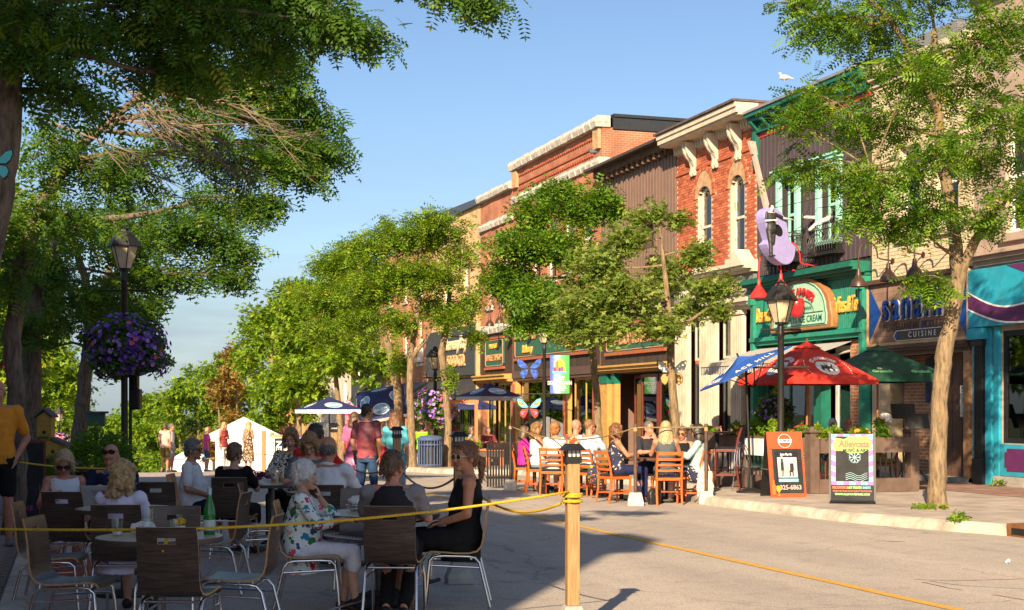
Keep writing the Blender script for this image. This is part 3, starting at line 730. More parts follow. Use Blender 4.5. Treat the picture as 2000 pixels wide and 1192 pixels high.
# green sign band
mb = MB(); mb.box(FX-.12, FX-.051, 27.95, 33.2, 3.44, 4.62); sb = mb.obj('sign_back', TEAL, b3)
for i in range(56):
    y = 28.0+i*.0925
    mb = MB(); mb.box(FX-.135, FX-.12, y, y+.07, 3.46, 4.6); mb.obj('sign_slat', TEAL, sb)
cornice(b3, 27.9, 33.3, 4.62, [(.16, .06), (.3, .06), (.45, .06), (.55, .07), (.5, .07)], DGREEN, name='shop_cornice')
cornice(b3, 27.9, 33.25, 3.24, [(.18, .1), (.26, .1)], TEAL, name='sign_ledge')
for y in (27.88, 33.08):
    mb = MB(); mb.box(FX-.3, FX-.002, y, y+.17, 4.3, 4.6); mb.box(FX-.22, FX-.002, y+.01, y+.16, .13, 4.3); mb.obj('corner_pilaster', TEAL, b3)
# arched sign
def archpts(w, h, k, n=14, notch=.09):
    """half-round top on a wider foot"""
    pts = [(w/2, 0), (w/2+.03, .1), (w/2+.03, .3), (w/2-notch*.2, .4)]
    for i in range(n+1):
        a = math.pi*i/n; pts.append((math.cos(a)*(w/2-.02), .42+math.sin(a)*(h-.42)))
    pts += [(-w/2+notch*.2, .4), (-w/2-.03, .3), (-w/2-.03, .1), (-w/2, 0)]; return pts
ac, az = 30.5, 3.5
WOOD = woodgrain('carved_wood', (.22, .09, .03), (.42, .2, .08), (1, 14, 1), rough=.4)
MINT = M('mint_panel', (.36, .60, .45), rough=.5, var=.06)
mb = MB(); mb.prism([(ac+a, az+b) for a, b in archpts(2.9, 1.28, 0)], -.2, 'yz', FX-.136); asg = mb.obj('arched_sign', WOOD, sb, bevel=.03)
mb = MB(); mb.prism([(ac+a*.88, az+.09+b*.86) for a, b in archpts(2.9, 1.28, 0)], -.02, 'yz', FX-.337); mb.obj('mint_panel', MINT, asg)
mb = MB(); q = [(ac+a*.85, az+.115+b*.82) for a, b in archpts(2.9, 1.28, 0)]
mb.tube([(FX-.358, a, b) for a, b in q], .014, 6, close=True); mb.tube([(FX-.358, ac+.5*2.3, az+.4), (FX-.358, ac-.5*2.3, az+.4)], .014, 6)
ring = [(FX-.358, ac+math.cos(math.pi*i/16)*.72, az+.42+math.sin(math.pi*i/16)*.3) for i in range(17)]; mb.tube(ring, .013, 6)
mb.obj('sign_lines', DGREEN, asg)
def arc_place(x, yc, zc, rx, rz, span):
    def fn(v):
        a = math.pi/2-v.x/span; c_, s_ = math.cos(a), math.sin(a)
        return Vector((x-v.z, yc-c_*(rx+v.y*.8), zc+s_*rz+(.55+.45*s_)*v.y))
    return fn
text("APPLE ANNIE'S", .27, M('sign_red', (.45, .025, .03), rough=.35), arc_place(FX-.365, ac, az+.26, .98, .66, 1.05), 'lettering', asg, .025, bold=.006)
text('DESSERTS', .22, DGREEN, fm(ac+.55, az+.25, FX-.36), 'lettering', asg, .004, bold=.003)
text('ICE CREAM', .22, DGREEN, fm(ac-.55, az+.25, FX-.36), 'lettering', asg, .004, bold=.003)
mb = MB()
for i in range(7): mb.ball((FX-.36, ac-.3-.05*i, az+.5+.02*(i % 2)), (.006, .02, .045))
mb.obj('leaf_sprig', DGREEN, asg)
mb = MB(); mb.lathe([(.015, .01), (.08, .04), (.15, .02), (.185, -.07), (.182, -.2), (.15, -.33), (.1, -.42), (.05, -.44), (.01, -.42)], 22, (FX-.6, ac-.35, az+.72)); ap = mb.obj('apple', M('apple_red', (.42, .02, .025), rough=.25, var=.25, scale=3), sb, smooth=True)
mb = MB(); mb.tube([(FX-.6, ac-.35, az+.72), (FX-.6, ac-.34, az+.82), (FX-.48, ac-.32, az+.9), (FX-.36, ac-.3, az+.92)], .012, 6); mb.obj('stem', BROWN, sb)
def script(s, yc, zc, size): return text(s, size, GOLD, lambda v: Vector((FX-.17-v.z, yc-v.x*.62, zc+v.y*1.55)), 'script_lettering', sb, .02, bold=.005, shear=.3)
script('Coffees & Teas', 28.68, 4.0, .33); script('Desserts', 32.65, 4.0, .33)
# retractable awning
AW = stripemat('awning_stripes', (.62, .60, .55), (.16, .15, .14), 11, 1)
aw = thing('striped_awning', (FX-.05, 30.9, 3.1), 0, 'grey and white striped awning over the ice cream shop front', 'awning')
mb = MB(); y0, y1 = 28.5, 33.3
for i in range(8):
    t0 = i/8; t1 = (i+1)/8
    z = lambda t: 3.18-.42*t-.05*math.sin(t*3.1)
    mb.quad((FX-.05-1.55*t0, y0, z(t0)), (FX-.05-1.55*t1, y0, z(t1)), (FX-.05-1.55*t1, y1, z(t1)), (FX-.05-1.55*t0, y1, z(t0)))
mb.obj('canopy', AW, aw)
mb = MB(); mb.box(FX-1.64, FX-1.56, y0, y1, 2.68, 2.78); mb.obj('front_bar', CREAM, aw)
mb = MB(); n = 48
for i in range(n):
    a = y0+(y1-y0)*i/n; b = y0+(y1-y0)*(i+1)/n; sw = .03*math.sin(i*1.3)
    mb.box(FX-1.615, FX-1.6, a, b, 2.5-.03*math.sin((i % 4)/4*3.14), 2.68)
mb.obj('valance', AW, aw)
mb = MB()
for y in (28.7, 33.0): mb.tube([(FX-.02, y, 2.95), (FX-.8, y+.3, 2.75), (FX-1.56, y, 2.72)], .03, 8)
mb.obj('folding_arms', M('arm_grey', (.25, .24, .22), rough=.4), aw)
# shop front under the awning
window(b3, 30.4, 32.9, .75, 3.1, DGREEN, t=.09, set_=.05, rail=False, mull=1); window(b3, 28.7, 29.9, .15, 3.1, M('white_door', (.6, .58, .54), rough=.5), t=.12, set_=.3, rail=False, mull=0, name='door')
mb = MB(); mb.box(FX-.03, FX+.2, 30.2, 33.0, .05, .74); mb.obj('stall_riser', brickmat('entry_brick', 0, 0, 0), b3)
mb = MB(); mb.box(FX-.04, FX+.2, 28.12, 28.68, .05, 3.2); mb.obj('brick_pier', brickmat('orange_brick', (.50, .2, .09), (.44, .16, .07), (.5, .42, .33)), b3)
for (a, b) in ((32.95, 33.08), (29.95, 30.2), (28.05, 28.12)):
    mb = MB(); mb.box(FX-.06, FX+.2, a, b, .05, 3.24); mb.obj('green_post', DGREEN, b3)
gooseneck((FX-.1, 30.1, 5.02), LAMPRD, .95, 'red cone lamp on long bent arm below the iron balcony', 'red lamps over the green sign', bell=False, rise=.5)
gooseneck((FX-.1, 31.2, 4.98), LAMPRD, .95, 'red cone lamp beside the foot of the purple guitar', 'red lamps over the green sign', bell=False, rise=.5)

# ---- red brick bookshop with arched windows
b4 = building('arched_brick_building', 33.27, 'red brick building with arched windows and cream bracketed cornice')
rbm = [M('red_brick%d' % i, c, rough=.88, var=.2, scale=10, bump=.4, bscale=45) for i, c in enumerate([(.46, .125, .055), (.40, .105, .048), (.52, .155, .07), (.34, .085, .045)])]
WN = [(34.0, 34.8), (36.0, 36.85)]
SPR, RISE = 7.58, .3
holes = [(33.6, 38.1, .1, 4.25)]; N = 8
def archtop(y, a, b, base=SPR, rise=RISE): t = (y-(a+b)/2)/((b-a)/2); return base+rise*math.sqrt(max(0, 1-t*t))
for a, b in WN:
    holes.append((a, b, 5.66, SPR))
    for i in range(N):
        y0 = a+(b-a)*i/N; y1 = a+(b-a)*(i+1)/N; holes.append((y0, y1, SPR, archtop((y0+y1)/2, a, b)))
shell(b4, 33.27, 38.28, -.3, 9.6, holes, M('pale_mortar', (.50, .40, .31), rough=.95, var=.1), floorz=4.6, side=rbm[1])
def skip4(y, z):
    for a, b in WN:
        if a-.1 < y < b+.1 and 5.5 < z < SPR: return True
        c = (a+b)/2; r = (b-a)/2+.27
        if z >= SPR-.05 and ((y-c)/r)**2+((z-SPR)/(RISE+.6))**2 < 1: return True
    return False
bricks(b4, 33.3, 38.26, 5.52, 9.02, skip4, rbm)
for a, b in WN:
    c = (a+b)/2
    arc = lambda r, rz: [(c+r*math.cos(math.pi*i/14), SPR+rz*math.sin(math.pi*i/14)) for i in range(15)]
    i_, o_ = arc((b-a)/2, RISE), arc((b-a)/2+.12, RISE+.44)
    mb = MB(); mb.prism(o_+i_[::-1], -.035, 'yz', FX+.0); hd = mb.obj('arch_stone', M('tan_arch', (.46, .29, .16), rough=.9, var=.2, scale=6, bump=.4, bscale=40), b4)
    for i in range(17):
        q0 = math.pi*(i+.06)/17; q1 = math.pi*(i+.94)/17; r0, z0_ = (b-a)/2+.13, RISE+.45; r1, z1_ = (b-a)/2+.26, RISE+.58
        mb = MB(); mb.prism([(c+r0*math.cos(q0), SPR+z0_*math.sin(q0)), (c+r1*math.cos(q0), SPR+z1_*math.sin(q0)), (c+r1*math.cos(q1), SPR+z1_*math.sin(q1)), (c+r0*math.cos(q1), SPR+z0_*math.sin(q1))], -.045, 'yz', FX+.0)
        mb.obj('arch_brick', rbm[i % 4], hd)
    # arched sash window
    mb = MB(); xx = FX+.1
    mb.box(xx, xx+.1, a, a+.1, 5.66, SPR); mb.box(xx, xx+.1, b-.1, b, 5.66, SPR); mb.box(xx, xx+.1, a+.1, b-.1, 5.66, 5.76); mb.box(xx-.01, xx+.09, a+.1, b-.1, 6.72, 6.79)
    mb.prism([(c+(b-a)/2*math.cos(math.pi*i/14), SPR+RISE*math.sin(math.pi*i/14)) for i in range(15)]+[(c+((b-a)/2-.1)*math.cos(math.pi*i/14), SPR+(RISE-.09)*math.sin(math.pi*i/14)) for i in range(14, -1, -1)], .1, 'yz', xx)
    f = mb.obj('window', M('weathered_white', (.6, .56, .47), rough=.8, var=.2, scale=9, dirt=.4), b4)
    mb = MB(); mb.box(xx+.04, xx+.046, a+.08, b-.08, 5.74, SPR+RISE-.06); mb.obj('pane', DARKGLASS, f)
    mb = MB(); mb.box(FX-.12, FX+.1, a-.12, b+.12, 5.5, 5.655); mb.obj('sill', CREAM, f)
    blind(b4, a+.05, b-.05, 6.0, 7.8, BLIND)
cornice(b4, 33.27, 38.3, 9.04, [(.07, .16), (.12, .06), (.55, .06), (.62, .14), (.66, .12)], CREAM, dent=.16)
mb = MB(); mb.box(FX-.72, FX+3, 33.25, 38.4, 9.6, 9.66); mb.obj('roof_edge', M('rusty_edge', (.12, .085, .07), rough=.8, var=.3), b4)
for y in (34.25, 35.65, 37.05):
    mb = MB()
    pr_ = [(FX-.02, 8.28), (FX-.09, 8.26), (FX-.13, 8.33), (FX-.1, 8.43), (FX-.09, 8.53), (FX-.13, 8.66), (FX-.22, 8.76), (FX-.31, 8.9), (FX-.35, 9.06), (FX-.35, 9.2), (FX-.02, 9.2)]
    for dy in (-.13, .05): mb.prism(pr_, .08, 'xz', y+dy)
    mb.prism([(FX-.02, 8.5), (FX-.08, 8.55), (FX-.26, 8.9), (FX-.31, 9.2), (FX-.02, 9.2)], .1, 'xz', y-.05)
    mb.obj('bracket', CREAM, b4)
cornice(b4, 33.3, 38.26, 8.42, [(.05, .075)], rbm[1], name='brick_band')
# shop front
cornice(b4, 33.2, 38.3, 5.2, [(.2, .08), (.42, .07), (.5, .08), (.2, .08)], CREAM, name='shop_cornice', dent=0)
mb = MB(); mb.prism([(33.25, 5.432), (34.05, 5.432), (33.65, 5.8)], .45, 'yz', FX-.5); mb.obj('pediment', CREAM, b4)
mb = MB(); mb.box(FX-.1, FX+.02, 33.3, 38.26, 4.6, 5.2); fr = mb.obj('frieze', M('grey_frieze', (.2, .18, .17), rough=.8, var=.2), b4)
text('MANTICORE BOOKS', .52, CREAM, lambda v: Vector((FX-.11-v.z, 35.75-v.x*.85, 4.9+v.y)), 'lettering', fr, .04, bold=.01)
cornice(b4, 33.25, 38.28, 4.25, [(.12, .1), (.28, .08), (.36, .1), (.2, .07)], CREAM, name='lower_cornice')
for (a, b) in ((37.35, 38.2), (35.55, 36.55), (33.95, 34.6)):
    pilaster(b4, a, b, -.05, 4.25, CREAM, d=.14, flutes=max(5, int((b-a)/.1)), base=.4)
for (a, b) in ((36.6, 37.3), (34.65, 35.5), (33.62, 33.9)):
    window(b4, a, b, 3.0, 4.2, CREAM, t=.07, rail=False)
    window(b4, a, b, .4, 2.9, M('dark_grey_frame', (.05, .06, .07), rough=.5), t=.07, rail=False)
    for k in range(5):
        mb = MB(); w_ = min(.5, b-a-.2)
        mb.box(FX+.28, FX+.3, (a+b)/2-w_/2, (a+b)/2+w_/2, .7+k*.42, .7+k*.42+.3); mb.obj('book_display', M('book%d' % (k+int(a)), [(.5, .2, .05), (.1, .3, .3), (.5, .45, .3), (.3, .05, .1), (.1, .2, .4)][(k+int(a)) % 5], var=.5, scale=14), b4)
mb = MB(); mb.box(FX-.02, FX+.3, 33.6, 38.2, -.05, .4); mb.obj('stall_riser', CREAM, b4)

# ---- brown sided building
b5 = building('brown_siding_building', 38.3, 'brown metal sided building with dark overhanging eaves and green shop sign')
SB = M('brown_siding', (.20, .125, .095), rough=.6, var=.07, scale=2)
shell(b5, 38.3, 44.28, -.5, 9.8, [(40.05, 40.55, 6.6, 7.3), (38.6, 44.0, -.3, 2.75)], M('brown_backing', (.07, .045, .035), rough=.8), floorz=4.4, side=SB)
nb = 26; w = 5.98/nb
for i in range(nb):
    y = 38.3+i*w
    sp_ = [(4.95, 6.55), (7.35, 9.28)] if (y+w > 40.0 and y < 40.6) else [(4.95, 9.28)]
    for a, b in sp_:
        mb = MB(); mb.box(FX-.025, FX-.002, y+.01, y+w-.01, a, b); mb.box(FX-.04, FX-.026, y+.01, y+.05, a, b); mb.obj('siding_board', SB, b5)
window(b5, 40.05, 40.55, 6.6, 7.3, BROWN, rail=False)
mb = MB(); mb.box(FX-.3, FX+.02, 38.32, 44.3, 9.3, 9.55)
for i in range(14): mb.box(FX-.28, FX, 38.5+i*.42, 38.6+i*.42, 9.12, 9.3)
mb.obj('rafter_ends', M('old_timber', (.13, .08, .05), rough=.9, var=.4), b5)
mb = MB(); mb.prism([(FX-.6, 9.5), (FX-.6, 9.58), (FX+3, 10.0), (FX+3, 9.92)], 6.2, 'xz', 38.25); mb.obj('roof_edge', M('roof_dark', (.06, .05, .048), rough=.7), b5)
def boards(par, y0, y1, z0, z1, m, w=.12, x=FX, name='board'):
    n = int((y1-y0)/w)
    for i in range(n):
        mb = MB(); q = (y1-y0)/n; mb.box(x-.05, x-.002, y0+i*q+.006, y0+(i+1)*q-.006, z0, z1); mb.obj(name, m, par)
boards(b5, 38.35, 44.25, 3.05, 4.55, DBOARD, .17)
cornice(b5, 38.32, 44.28, 4.56, [(.12, .1), (.25, .12), (.3, .08)], DBOARD)
def shopsign(par, y0, y1, z0, z1, lines, x=FX-.06):
    mb = MB(); c = .12
    mb.prism([(y0+c, z0), (y1-c, z0), (y1, z0+c), (y1, z1-c), (y1-c, z1), (y0+c, z1), (y0, z1-c), (y0, z0+c)], -.06, 'yz', x); s = mb.obj('shop_sign', SIGNGREEN, par)
    mb = MB(); d = .05; q = [(y0+c+d*.4, z0+d), (y1-c-d*.4, z0+d), (y1-d, z0+c+d*.4), (y1-d, z1-c-d*.4), (y1-c-d*.4, z1-d), (y0+c+d*.4, z1-d), (y0+d, z1-c-d*.4), (y0+d, z0+c+d*.4)]
    mb.tube([(x-.066, a, b) for a, b in q], .018, 6, close=True); mb.obj('sign_edge', COPPER, s)
    mb = MB(); mb.box(x-.1, x, y0-.08, y1+.08, z0-.1, z0-.002); mb.box(x-.1, x, y0-.08, y1+.08, z1+.002, z1+.08); mb.obj('sign_rail', RUST, s)
    for (s_, sz, yc, zc, m, sx) in lines: text(s_, sz, m, lambda v: Vector((x-.075-v.z, yc-v.x*sx, zc+v.y)), 'lettering', s, .03, bold=.007)
    return s
shopsign(b5, 38.9, 43.6, 3.45, 4.3, [("MASON'S SHOP", .55, 41.2, 3.85, COPPER, 1.0)])
cornice(b5, 38.35, 44.25, 2.78, [(.16, .08), (.3, .1), (.38, .06)], OCHRE, name='shop_cornice', dent=.14)
for (a, b) in ((43.55, 44.2), (42.9, 43.15), (38.35, 38.6)):
    mb = MB(); mb.box(FX-.1, FX+.1, a, b, -.3, 2.45); mb.obj('ochre_pilaster', OCHRE, b5); mb = MB(); mb.box(FX-.13, FX+.1, a-.02, b+.02, 2.45, 2.77); mb.obj('pilaster_cap', DGREEN, b5)
for (a, b) in ((41.3, 42.7), (39.9, 41.2), (38.7, 39.8)):
    window(b5, a, b, -.2, 2.7, M('maroon_frame', (.14, .03, .02), rough=.5), t=.1, rail=False, mull=0, set_=.5 if a == 41.3 else .1, name='door' if a == 41.3 else 'window')

# ---- tall brick market building
RB = brickmat('brick_face', (.47, .15, .07), (.41, .125, .06), (.42, .26, .18))
b6 = building('market_building', 44.3, 'tall red brick building with rough stone coping and large market sign')
W6 = [(y, y+1.0, 6.4, 8.6) for y in (45.2, 47.0, 48.8, 50.6, 52.2)]
shell(b6, 44.3, 53.78, -.9, 11.05, W6+[(44.8, 53.3, -.4, 2.7)], RB, floorz=4.4, back=14)
for h in W6: window(b6, *h, WHITE, t=.09, sill=STONE); blind(b6, h[0], h[1], 7.6, 8.6, BLIND)
def rough_strip(par, y0, y1, z0, z1, name, pj=.14, n=None):
    n = n or max(3, int((y1-y0)/.55)); ys = np.linspace(y0, y1, n+1)
    for i in range(n):
        a, b = ys[i]+.006, ys[i+1]-.006; j = random.uniform(-.03, .03); k = random.uniform(-.02, .03)
        mb = MB(); mb.add([(FX-pj+j, a, z0), (FX-pj-.04+j, a, (z0+z1)/2), (FX-pj+.03, a, z1+k), (FX+.3, a, z1+k), (FX+.3, a, z0), (FX-pj+k, b, z0), (FX-pj-.05+k, b, (z0+z1)/2+.02), (FX-pj+.02, b, z1+j*.5), (FX+.3, b, z1+j*.5), (FX+.3, b, z0)],
                          [(0, 1, 6, 5), (1, 2, 7, 6), (2, 3, 8, 7), (4, 0, 5, 9), (0, 4, 3, 2, 1), (5, 6, 7, 8, 9)]); mb.obj(name, STONE, par)
rough_strip(b6, 44.25, 53.85, 11.05, 11.4, 'coping_stone', .2); rough_strip(b6, 44.3, 53.78, 9.75, 10.05, 'band_stone', .1)
for y in (44.35, 53.2):
    mb = MB(); mb.box(FX-.12, FX+.4, y, y+.5, 10.35, 11.045); mb.obj('corner_block', M('tan_arch', 0), b6)
    mb = MB()
    for k in range(4):
        for i in range(3): mb.box(FX-.1, FX-.001, y+.02+i*.17, y+.1+i*.17, 10.1+k*.06-.75+.02, 10.14+k*.06-.75)
    mb.obj('corbel_bricks', rbm[3], b6)
mb = MB()
for z in (10.2, 10.75):
    for i in range(36): mb.box(FX-.05, FX-.001, 45.05+i*.225, 45.05+i*.225+.14, z, z+.07)
tag(mb.obj('dentil_bricks', rbm[3], b6), kind='stuff')
cornice(b6, 44.95, 53.1, 10.42, [(.04, .05)], rbm[3], name='brick_band')
mb = MB(); mb.box(FX+.4, FX+13, 44.25, 44.32, 11.0, 11.45); mb.box(FX+.4, FX+13, 44.2, 46, 11.4, 11.5); mb.obj('roof_flashing', M('dark_flashing', (.025, .028, .035), rough=.5), b6)
boards(b6, 44.4, 53.7, 3.1, 5.2, DBOARD, .2)
cornice(b6, 44.35, 53.74, 5.2, [(.15, .1), (.3, .12)], DBOARD)
shopsign(b6, 44.9, 53.3, 3.6, 4.95, [('MARIPOSA MARKET', .72, 49.3, 4.5, COPPER, 1.0), ('Shops', .42, 46.9, 3.92, GOLD, 1.0), ('Bakery', .42, 51.7, 3.92, GOLD, 1.0)])
cornice(b6, 44.4, 53.7, 2.72, [(.08, .1), (.12, .28)], M('brown_fascia', (.1, .06, .05), rough=.6), name='fascia')
window(b6, 48.2, 53.1, .3, 2.7, OCHRE, t=.06, rail=False, mull=1); window(b6, 45.0, 47.2, .2, 2.7, OCHRE, t=.06, rail=False, mull=1)
mb = MB(); mb.box(FX-.03, FX+.25, 47.2, 53.2, -.4, .3); mb.obj('stall_riser', M('tan_riser', (.5, .33, .16), rough=.8), b6)
for y in (53.2, 47.4, 44.5):
    mb = MB(); mb.box(FX-.12, FX+.1, y, y+.35, -.5, 2.7); mb.obj('ochre_pilaster', OCHRE, b6); mb = MB(); mb.box(FX-.16, FX-.12, y+.1, y+.25, -.4, 2.6); mb.obj('pilaster_panel', RUST, b6)
mb = MB(); mb.box(FX+.3, FX+.34, 51.6, 53, .3, 1.9); mb.obj('shop_poster', M('tan_card', (.5, .38, .22), rough=.8, var=.2), b6)
for y, w_ in ((47.2, 'the word market on'), (50.2, 'the middle of'), (52.8, 'the far end of')): gooseneck((FX, y, 5.55), LAMPBR, .9, 'bronze bell lamp above %s the big market sign' % w_, 'lamps over the market sign')

# ---- smaller brick neighbour with the sweet shop
b7 = building('sweet_shop_building', 53.8, 'narrow red brick building with stone bands and small green sweet shop sign')
W7 = [(54.4, 55.2, 5.9, 8.2), (56.6, 57.4, 5.9, 8.2)]
shell(b7, 53.8, 58.36, -1.2, 10.4, W7+[(54.2, 58.0, -.7, 2.7)], RB, floorz=4.4)
for h in W7: window(b7, *h, CREAM, t=.1, sill=STONE); blind(b7, h[0], h[1], 6.2, 8.2, M('cream_blind', (.6, .5, .36)))
rough_strip(b7, 53.8, 58.4, 10.4, 10.7, 'coping_stone', .2); rough_strip(b7, 53.82, 58.34, 9.15, 9.45, 'band_stone', .1); rough_strip(b7, 53.82, 58.34, 4.75, 5.1, 'band_stone', .16)
boards(b7, 53.9, 58.3, 3.1, 4.7, DBOARD, .2)
shopsign(b7, 54.8, 57.3, 3.35, 4.5, [('MARIPOSA', .26, 56.05, 4.2, GOLD, 1.0), ('SWEET SHOP', .36, 56.05, 3.72, COPPER, 1.0)])
cornice(b7, 53.85, 58.3, 2.72, [(.2, .1), (.38, .14), (.45, .06)], OCHRE, name='shop_cornice', dent=.16)
window(b7, 54.5, 56.2, .2, 2.7, OCHRE, t=.1, rail=False, mull=1); window(b7, 56.8, 57.8, -.6, 2.7, OCHRE, t=.12, rail=False, name='door')
mb = MB(); mb.box(FX-.05, FX+.2, 54.3, 56.5, -.8, .2); mb.obj('stall_riser', RUST, b7)
gooseneck((FX, 54.1, 5.5), LAMPBR, .9, 'bronze bell lamp above the small sweet shop sign', 'lamps over the market sign')

# ---- pale brewery building with the wide charcoal fascia
YB = brickmat('pale_yellow_brick', (.66, .45, .22), (.6, .40, .19), (.58, .42, .24), bw=.4, bh=.2)
b8 = building('brewery_building', 58.4, 'pale yellow brick building with wide charcoal restaurant fascia')
shell(b8, 58.4, 66.9, -1.5, 10.4, [(60, 61, 6.2, 8), (63.5, 64.5, 6.2, 8), (58.8, 66.5, -1.2, 2.4)], YB, floorz=4.4)
window(b8, 60, 61, 6.2, 8, WHITE); window(b8, 63.5, 64.5, 6.2, 8, WHITE)
mb = MB(); mb.prism([(58.35, 10.4), (58.35, 10.65), (67.0, 10.9), (67.0, 10.4)], .5, 'yz', FX-.15); mb.obj('parapet_cap', M('slate_cap', (.06, .08, .12), rough=.6), b8)
mb = MB(); mb.box(FX-.25, FX-.002, 58.5, 66.8, 3.1, 5.25); bf = mb.obj('fascia', CHARC, b8)
mb = MB(); mb.box(FX-.2, FX-.002, 58.38, 58.5, -.9, 6.2); mb.obj('downpipe', M('ochre_pipe', (.45, .32, .15)), b8)
CRM = M('cream_lettering', (.65, .56, .36), rough=.5)
text('Brewery Bay', .85, CRM, lambda v: Vector((FX-.27-v.z, 61.4-v.x*.8, 4.55+v.y)), 'lettering', bf, .05, bold=.008)
text('FOOD CO.', .75, M('orange_cream_lettering', (.62, .36, .18), rough=.5), lambda v: Vector((FX-.27-v.z, 61.3-v.x*.8, 3.75+v.y)), 'lettering', bf, .05, bold=.008)
mb = MB(); mb.prism([(FX-.02, 3.0), (FX-1.1, 2.35), (FX-1.1, 2.15), (FX-.02, 2.5)], 8.6, 'xz', 58.45); mb.obj('black_awning', M('black_canvas', (.03, .03, .034), rough=.8), b8)
for a in (58.9, 60.4, 61.9, 63.4, 64.9): window(b8, a, a+1.3, -1.1, 2.3, BLACK, t=.12, rail=False)
# ---- brick house front with air conditioner
OB = brickmat('orange_brick_far', (.52, .2, .08), (.46, .16, .065), (.46, .3, .2))
b9 = building('orange_brick_building', 66.95, 'orange brick building with white windows and an air conditioner')
W9 = [(68.3, 69.3, 3.9, 6.2), (71.5, 72.5, 3.9, 6.2), (75, 76, 3.9, 6.2), (68.3, 69.3, 7.2, 9.2), (71.5, 72.5, 7.2, 9.2), (75, 76, 7.2, 9.2)]
shell(b9, 66.95, 78, -2.2, 10, W9+[(68, 71, -1.7, 1.6), (72.5, 77, -1.7, 1.6)], OB, floorz=2.8)
for h in W9: window(b9, *h, WHITE, t=.1, sill=STONE); blind(b9, h[0], h[1], h[2], h[3], BLIND)
mb = MB(); mb.box(FX-.45, FX+.1, 68.4, 69.2, 3.95, 4.65); acu = mb.obj('air_conditioner', WHITE, b9, bevel=.02)
mb = MB()
for i in range(7): mb.box(FX-.456, FX-.45, 68.5, 69.1, 4.02+i*.08, 4.06+i*.08)
mb.obj('grille', M('grille_grey', (.3, .3, .3)), acu)
mb = MB(); mb.prism([(FX-.02, 2.95), (FX-1.0, 2.4), (FX-1.0, 2.1), (FX-.02, 2.1)], 10.8, 'xz', 67.0); mb.obj('grey_awning', M('grey_shingle', (.13, .13, .15), rough=.8, var=.2), b9)
window(b9, 68, 71, -1.7, 1.6, M('grey_frame', (.2, .2, .2)), rail=False, mull=1); window(b9, 72.5, 77, -1.7, 1.6, M('grey_frame', 0), rail=False, mull=2)
# ---- charcoal front, pale rendered front and the far red brick block
def far_building(name, y0, y1, ztop, mat, label, cols, rows, z0w, shop=None, fmat=WHITE, ww=1.0, wh=2.0):
    gz = ground((y0+y1)/2); b = building(name, y0, label, gz)
    hs = []
    for r in range(rows):
        for c in range(cols):
            yc = y0+(y1-y0)*(c+.5)/cols; z = z0w+r*(wh+1.3); hs.append((yc-ww/2, yc+ww/2, z, z+wh))
    sh = (y0+.6, y1-.6, gz+.1, gz+2.6)
    shell(b, y0, y1, gz-1.2, ztop, hs+[sh], mat, floorz=gz+3.4)
    for h in hs: window(b, *h, fmat, t=.1, sill=STONE); blind(b, h[0], h[1], (h[2]+h[3])/2, h[3], BLIND)
    window(b, *sh, BLACK, t=.14, rail=False, mull=3)
    return b, gz
b10, gz = far_building('charcoal_front_building', 78.05, 86, 8.6, CHARC, 'charcoal fronted building behind the street trees', 2, 1, 3.4)
mb = MB(); mb.box(FX-.2, FX, 78.1, 85.9, gz+2.8, gz+4.4); mb.obj('fascia', SIGNGREEN, b10)
b11, gz = far_building('pale_rendered_building', 86.05, 100, 7.8, M('pale_render', (.6, .52, .42), rough=.9, var=.12, scale=1), 'pale rendered building beyond the blue umbrella', 4, 2, 1.4)
mb = MB(); mb.box(FX-.25, FX, 86.1, 99.9, gz+2.8, gz+3.9); mb.obj('fascia', M('grey_fascia', (.25, .25, .26)), b11)
b12, gz = far_building('far_brick_block', 100.1, 118, 9.5, OB, 'far red brick block with tall pale windows and green copper cornice', 7, 1, 1.6, ww=.8, wh=3.2)
for i in range(8):
    y = 100.2+i*2.53; mb = MB(); mb.box(FX-.3, FX, y, y+.6, gz+3.9, 9.2); mb.obj('brick_pier', OB, b12)
cornice(b12, 100.1, 118, gz+3.1, [(.4, .2), (.6, .2), (.75, .15)], M('green_copper', (.18, .3, .24), rough=.7), name='copper_cornice')
cornice(b12, 100.1, 118, 9.3, [(.4, .3), (.7, .3)], STONE)
# ---- near side of the street: unseen block, shaped for the shade it casts
nb_ = thing('shade_block', (-4.2, 12, 0), 0, 'unseen brick block on the near side of the street, shaped for its shade', 'building')
mb = MB(); hs = [(a, a+1.1, z, z+1.9) for z, a in ((4.6, 0), (4.6, 3), (4.6, 7), (4.6, 10), (7.4, 0), (7.4, 3))]
LX = -4.2
mb.box(LX-9, LX, -1.6, 5.6, -.1, 9.9); mb.box(LX-9, LX, 5.61, 12.5, -.1, 7.0); mb.box(LX-9, LX, 12.51, 24, -.1, 9.6); mb.obj('wall', RB, nb_)  # far mass added to shade lamp and left trees; middle lowered for sunlight
mb = MB(); mb.box(LX-9.1, LX+.25, -1.85, 5.7, 9.905, 10.25); mb.box(LX-.6, LX+.2, -1.85, -.9, 10.245, 10.75); mb.box(LX-9, LX+.2, 5.701, 12.6, 7.003, 7.2); mb.obj('parapet', STONE, nb_)
for h in hs:
    mb = MB(); mb.box(LX, LX+.05, *h); f = mb.obj('window', WHITE, nb_); mb = MB(); mb.box(LX+.051, LX+.056, h[0]+.08, h[1]-.08, h[2]+.08, h[3]-.08); mb.obj('pane', M('dark_pane', (.02, .025, .03), rough=.1), f)
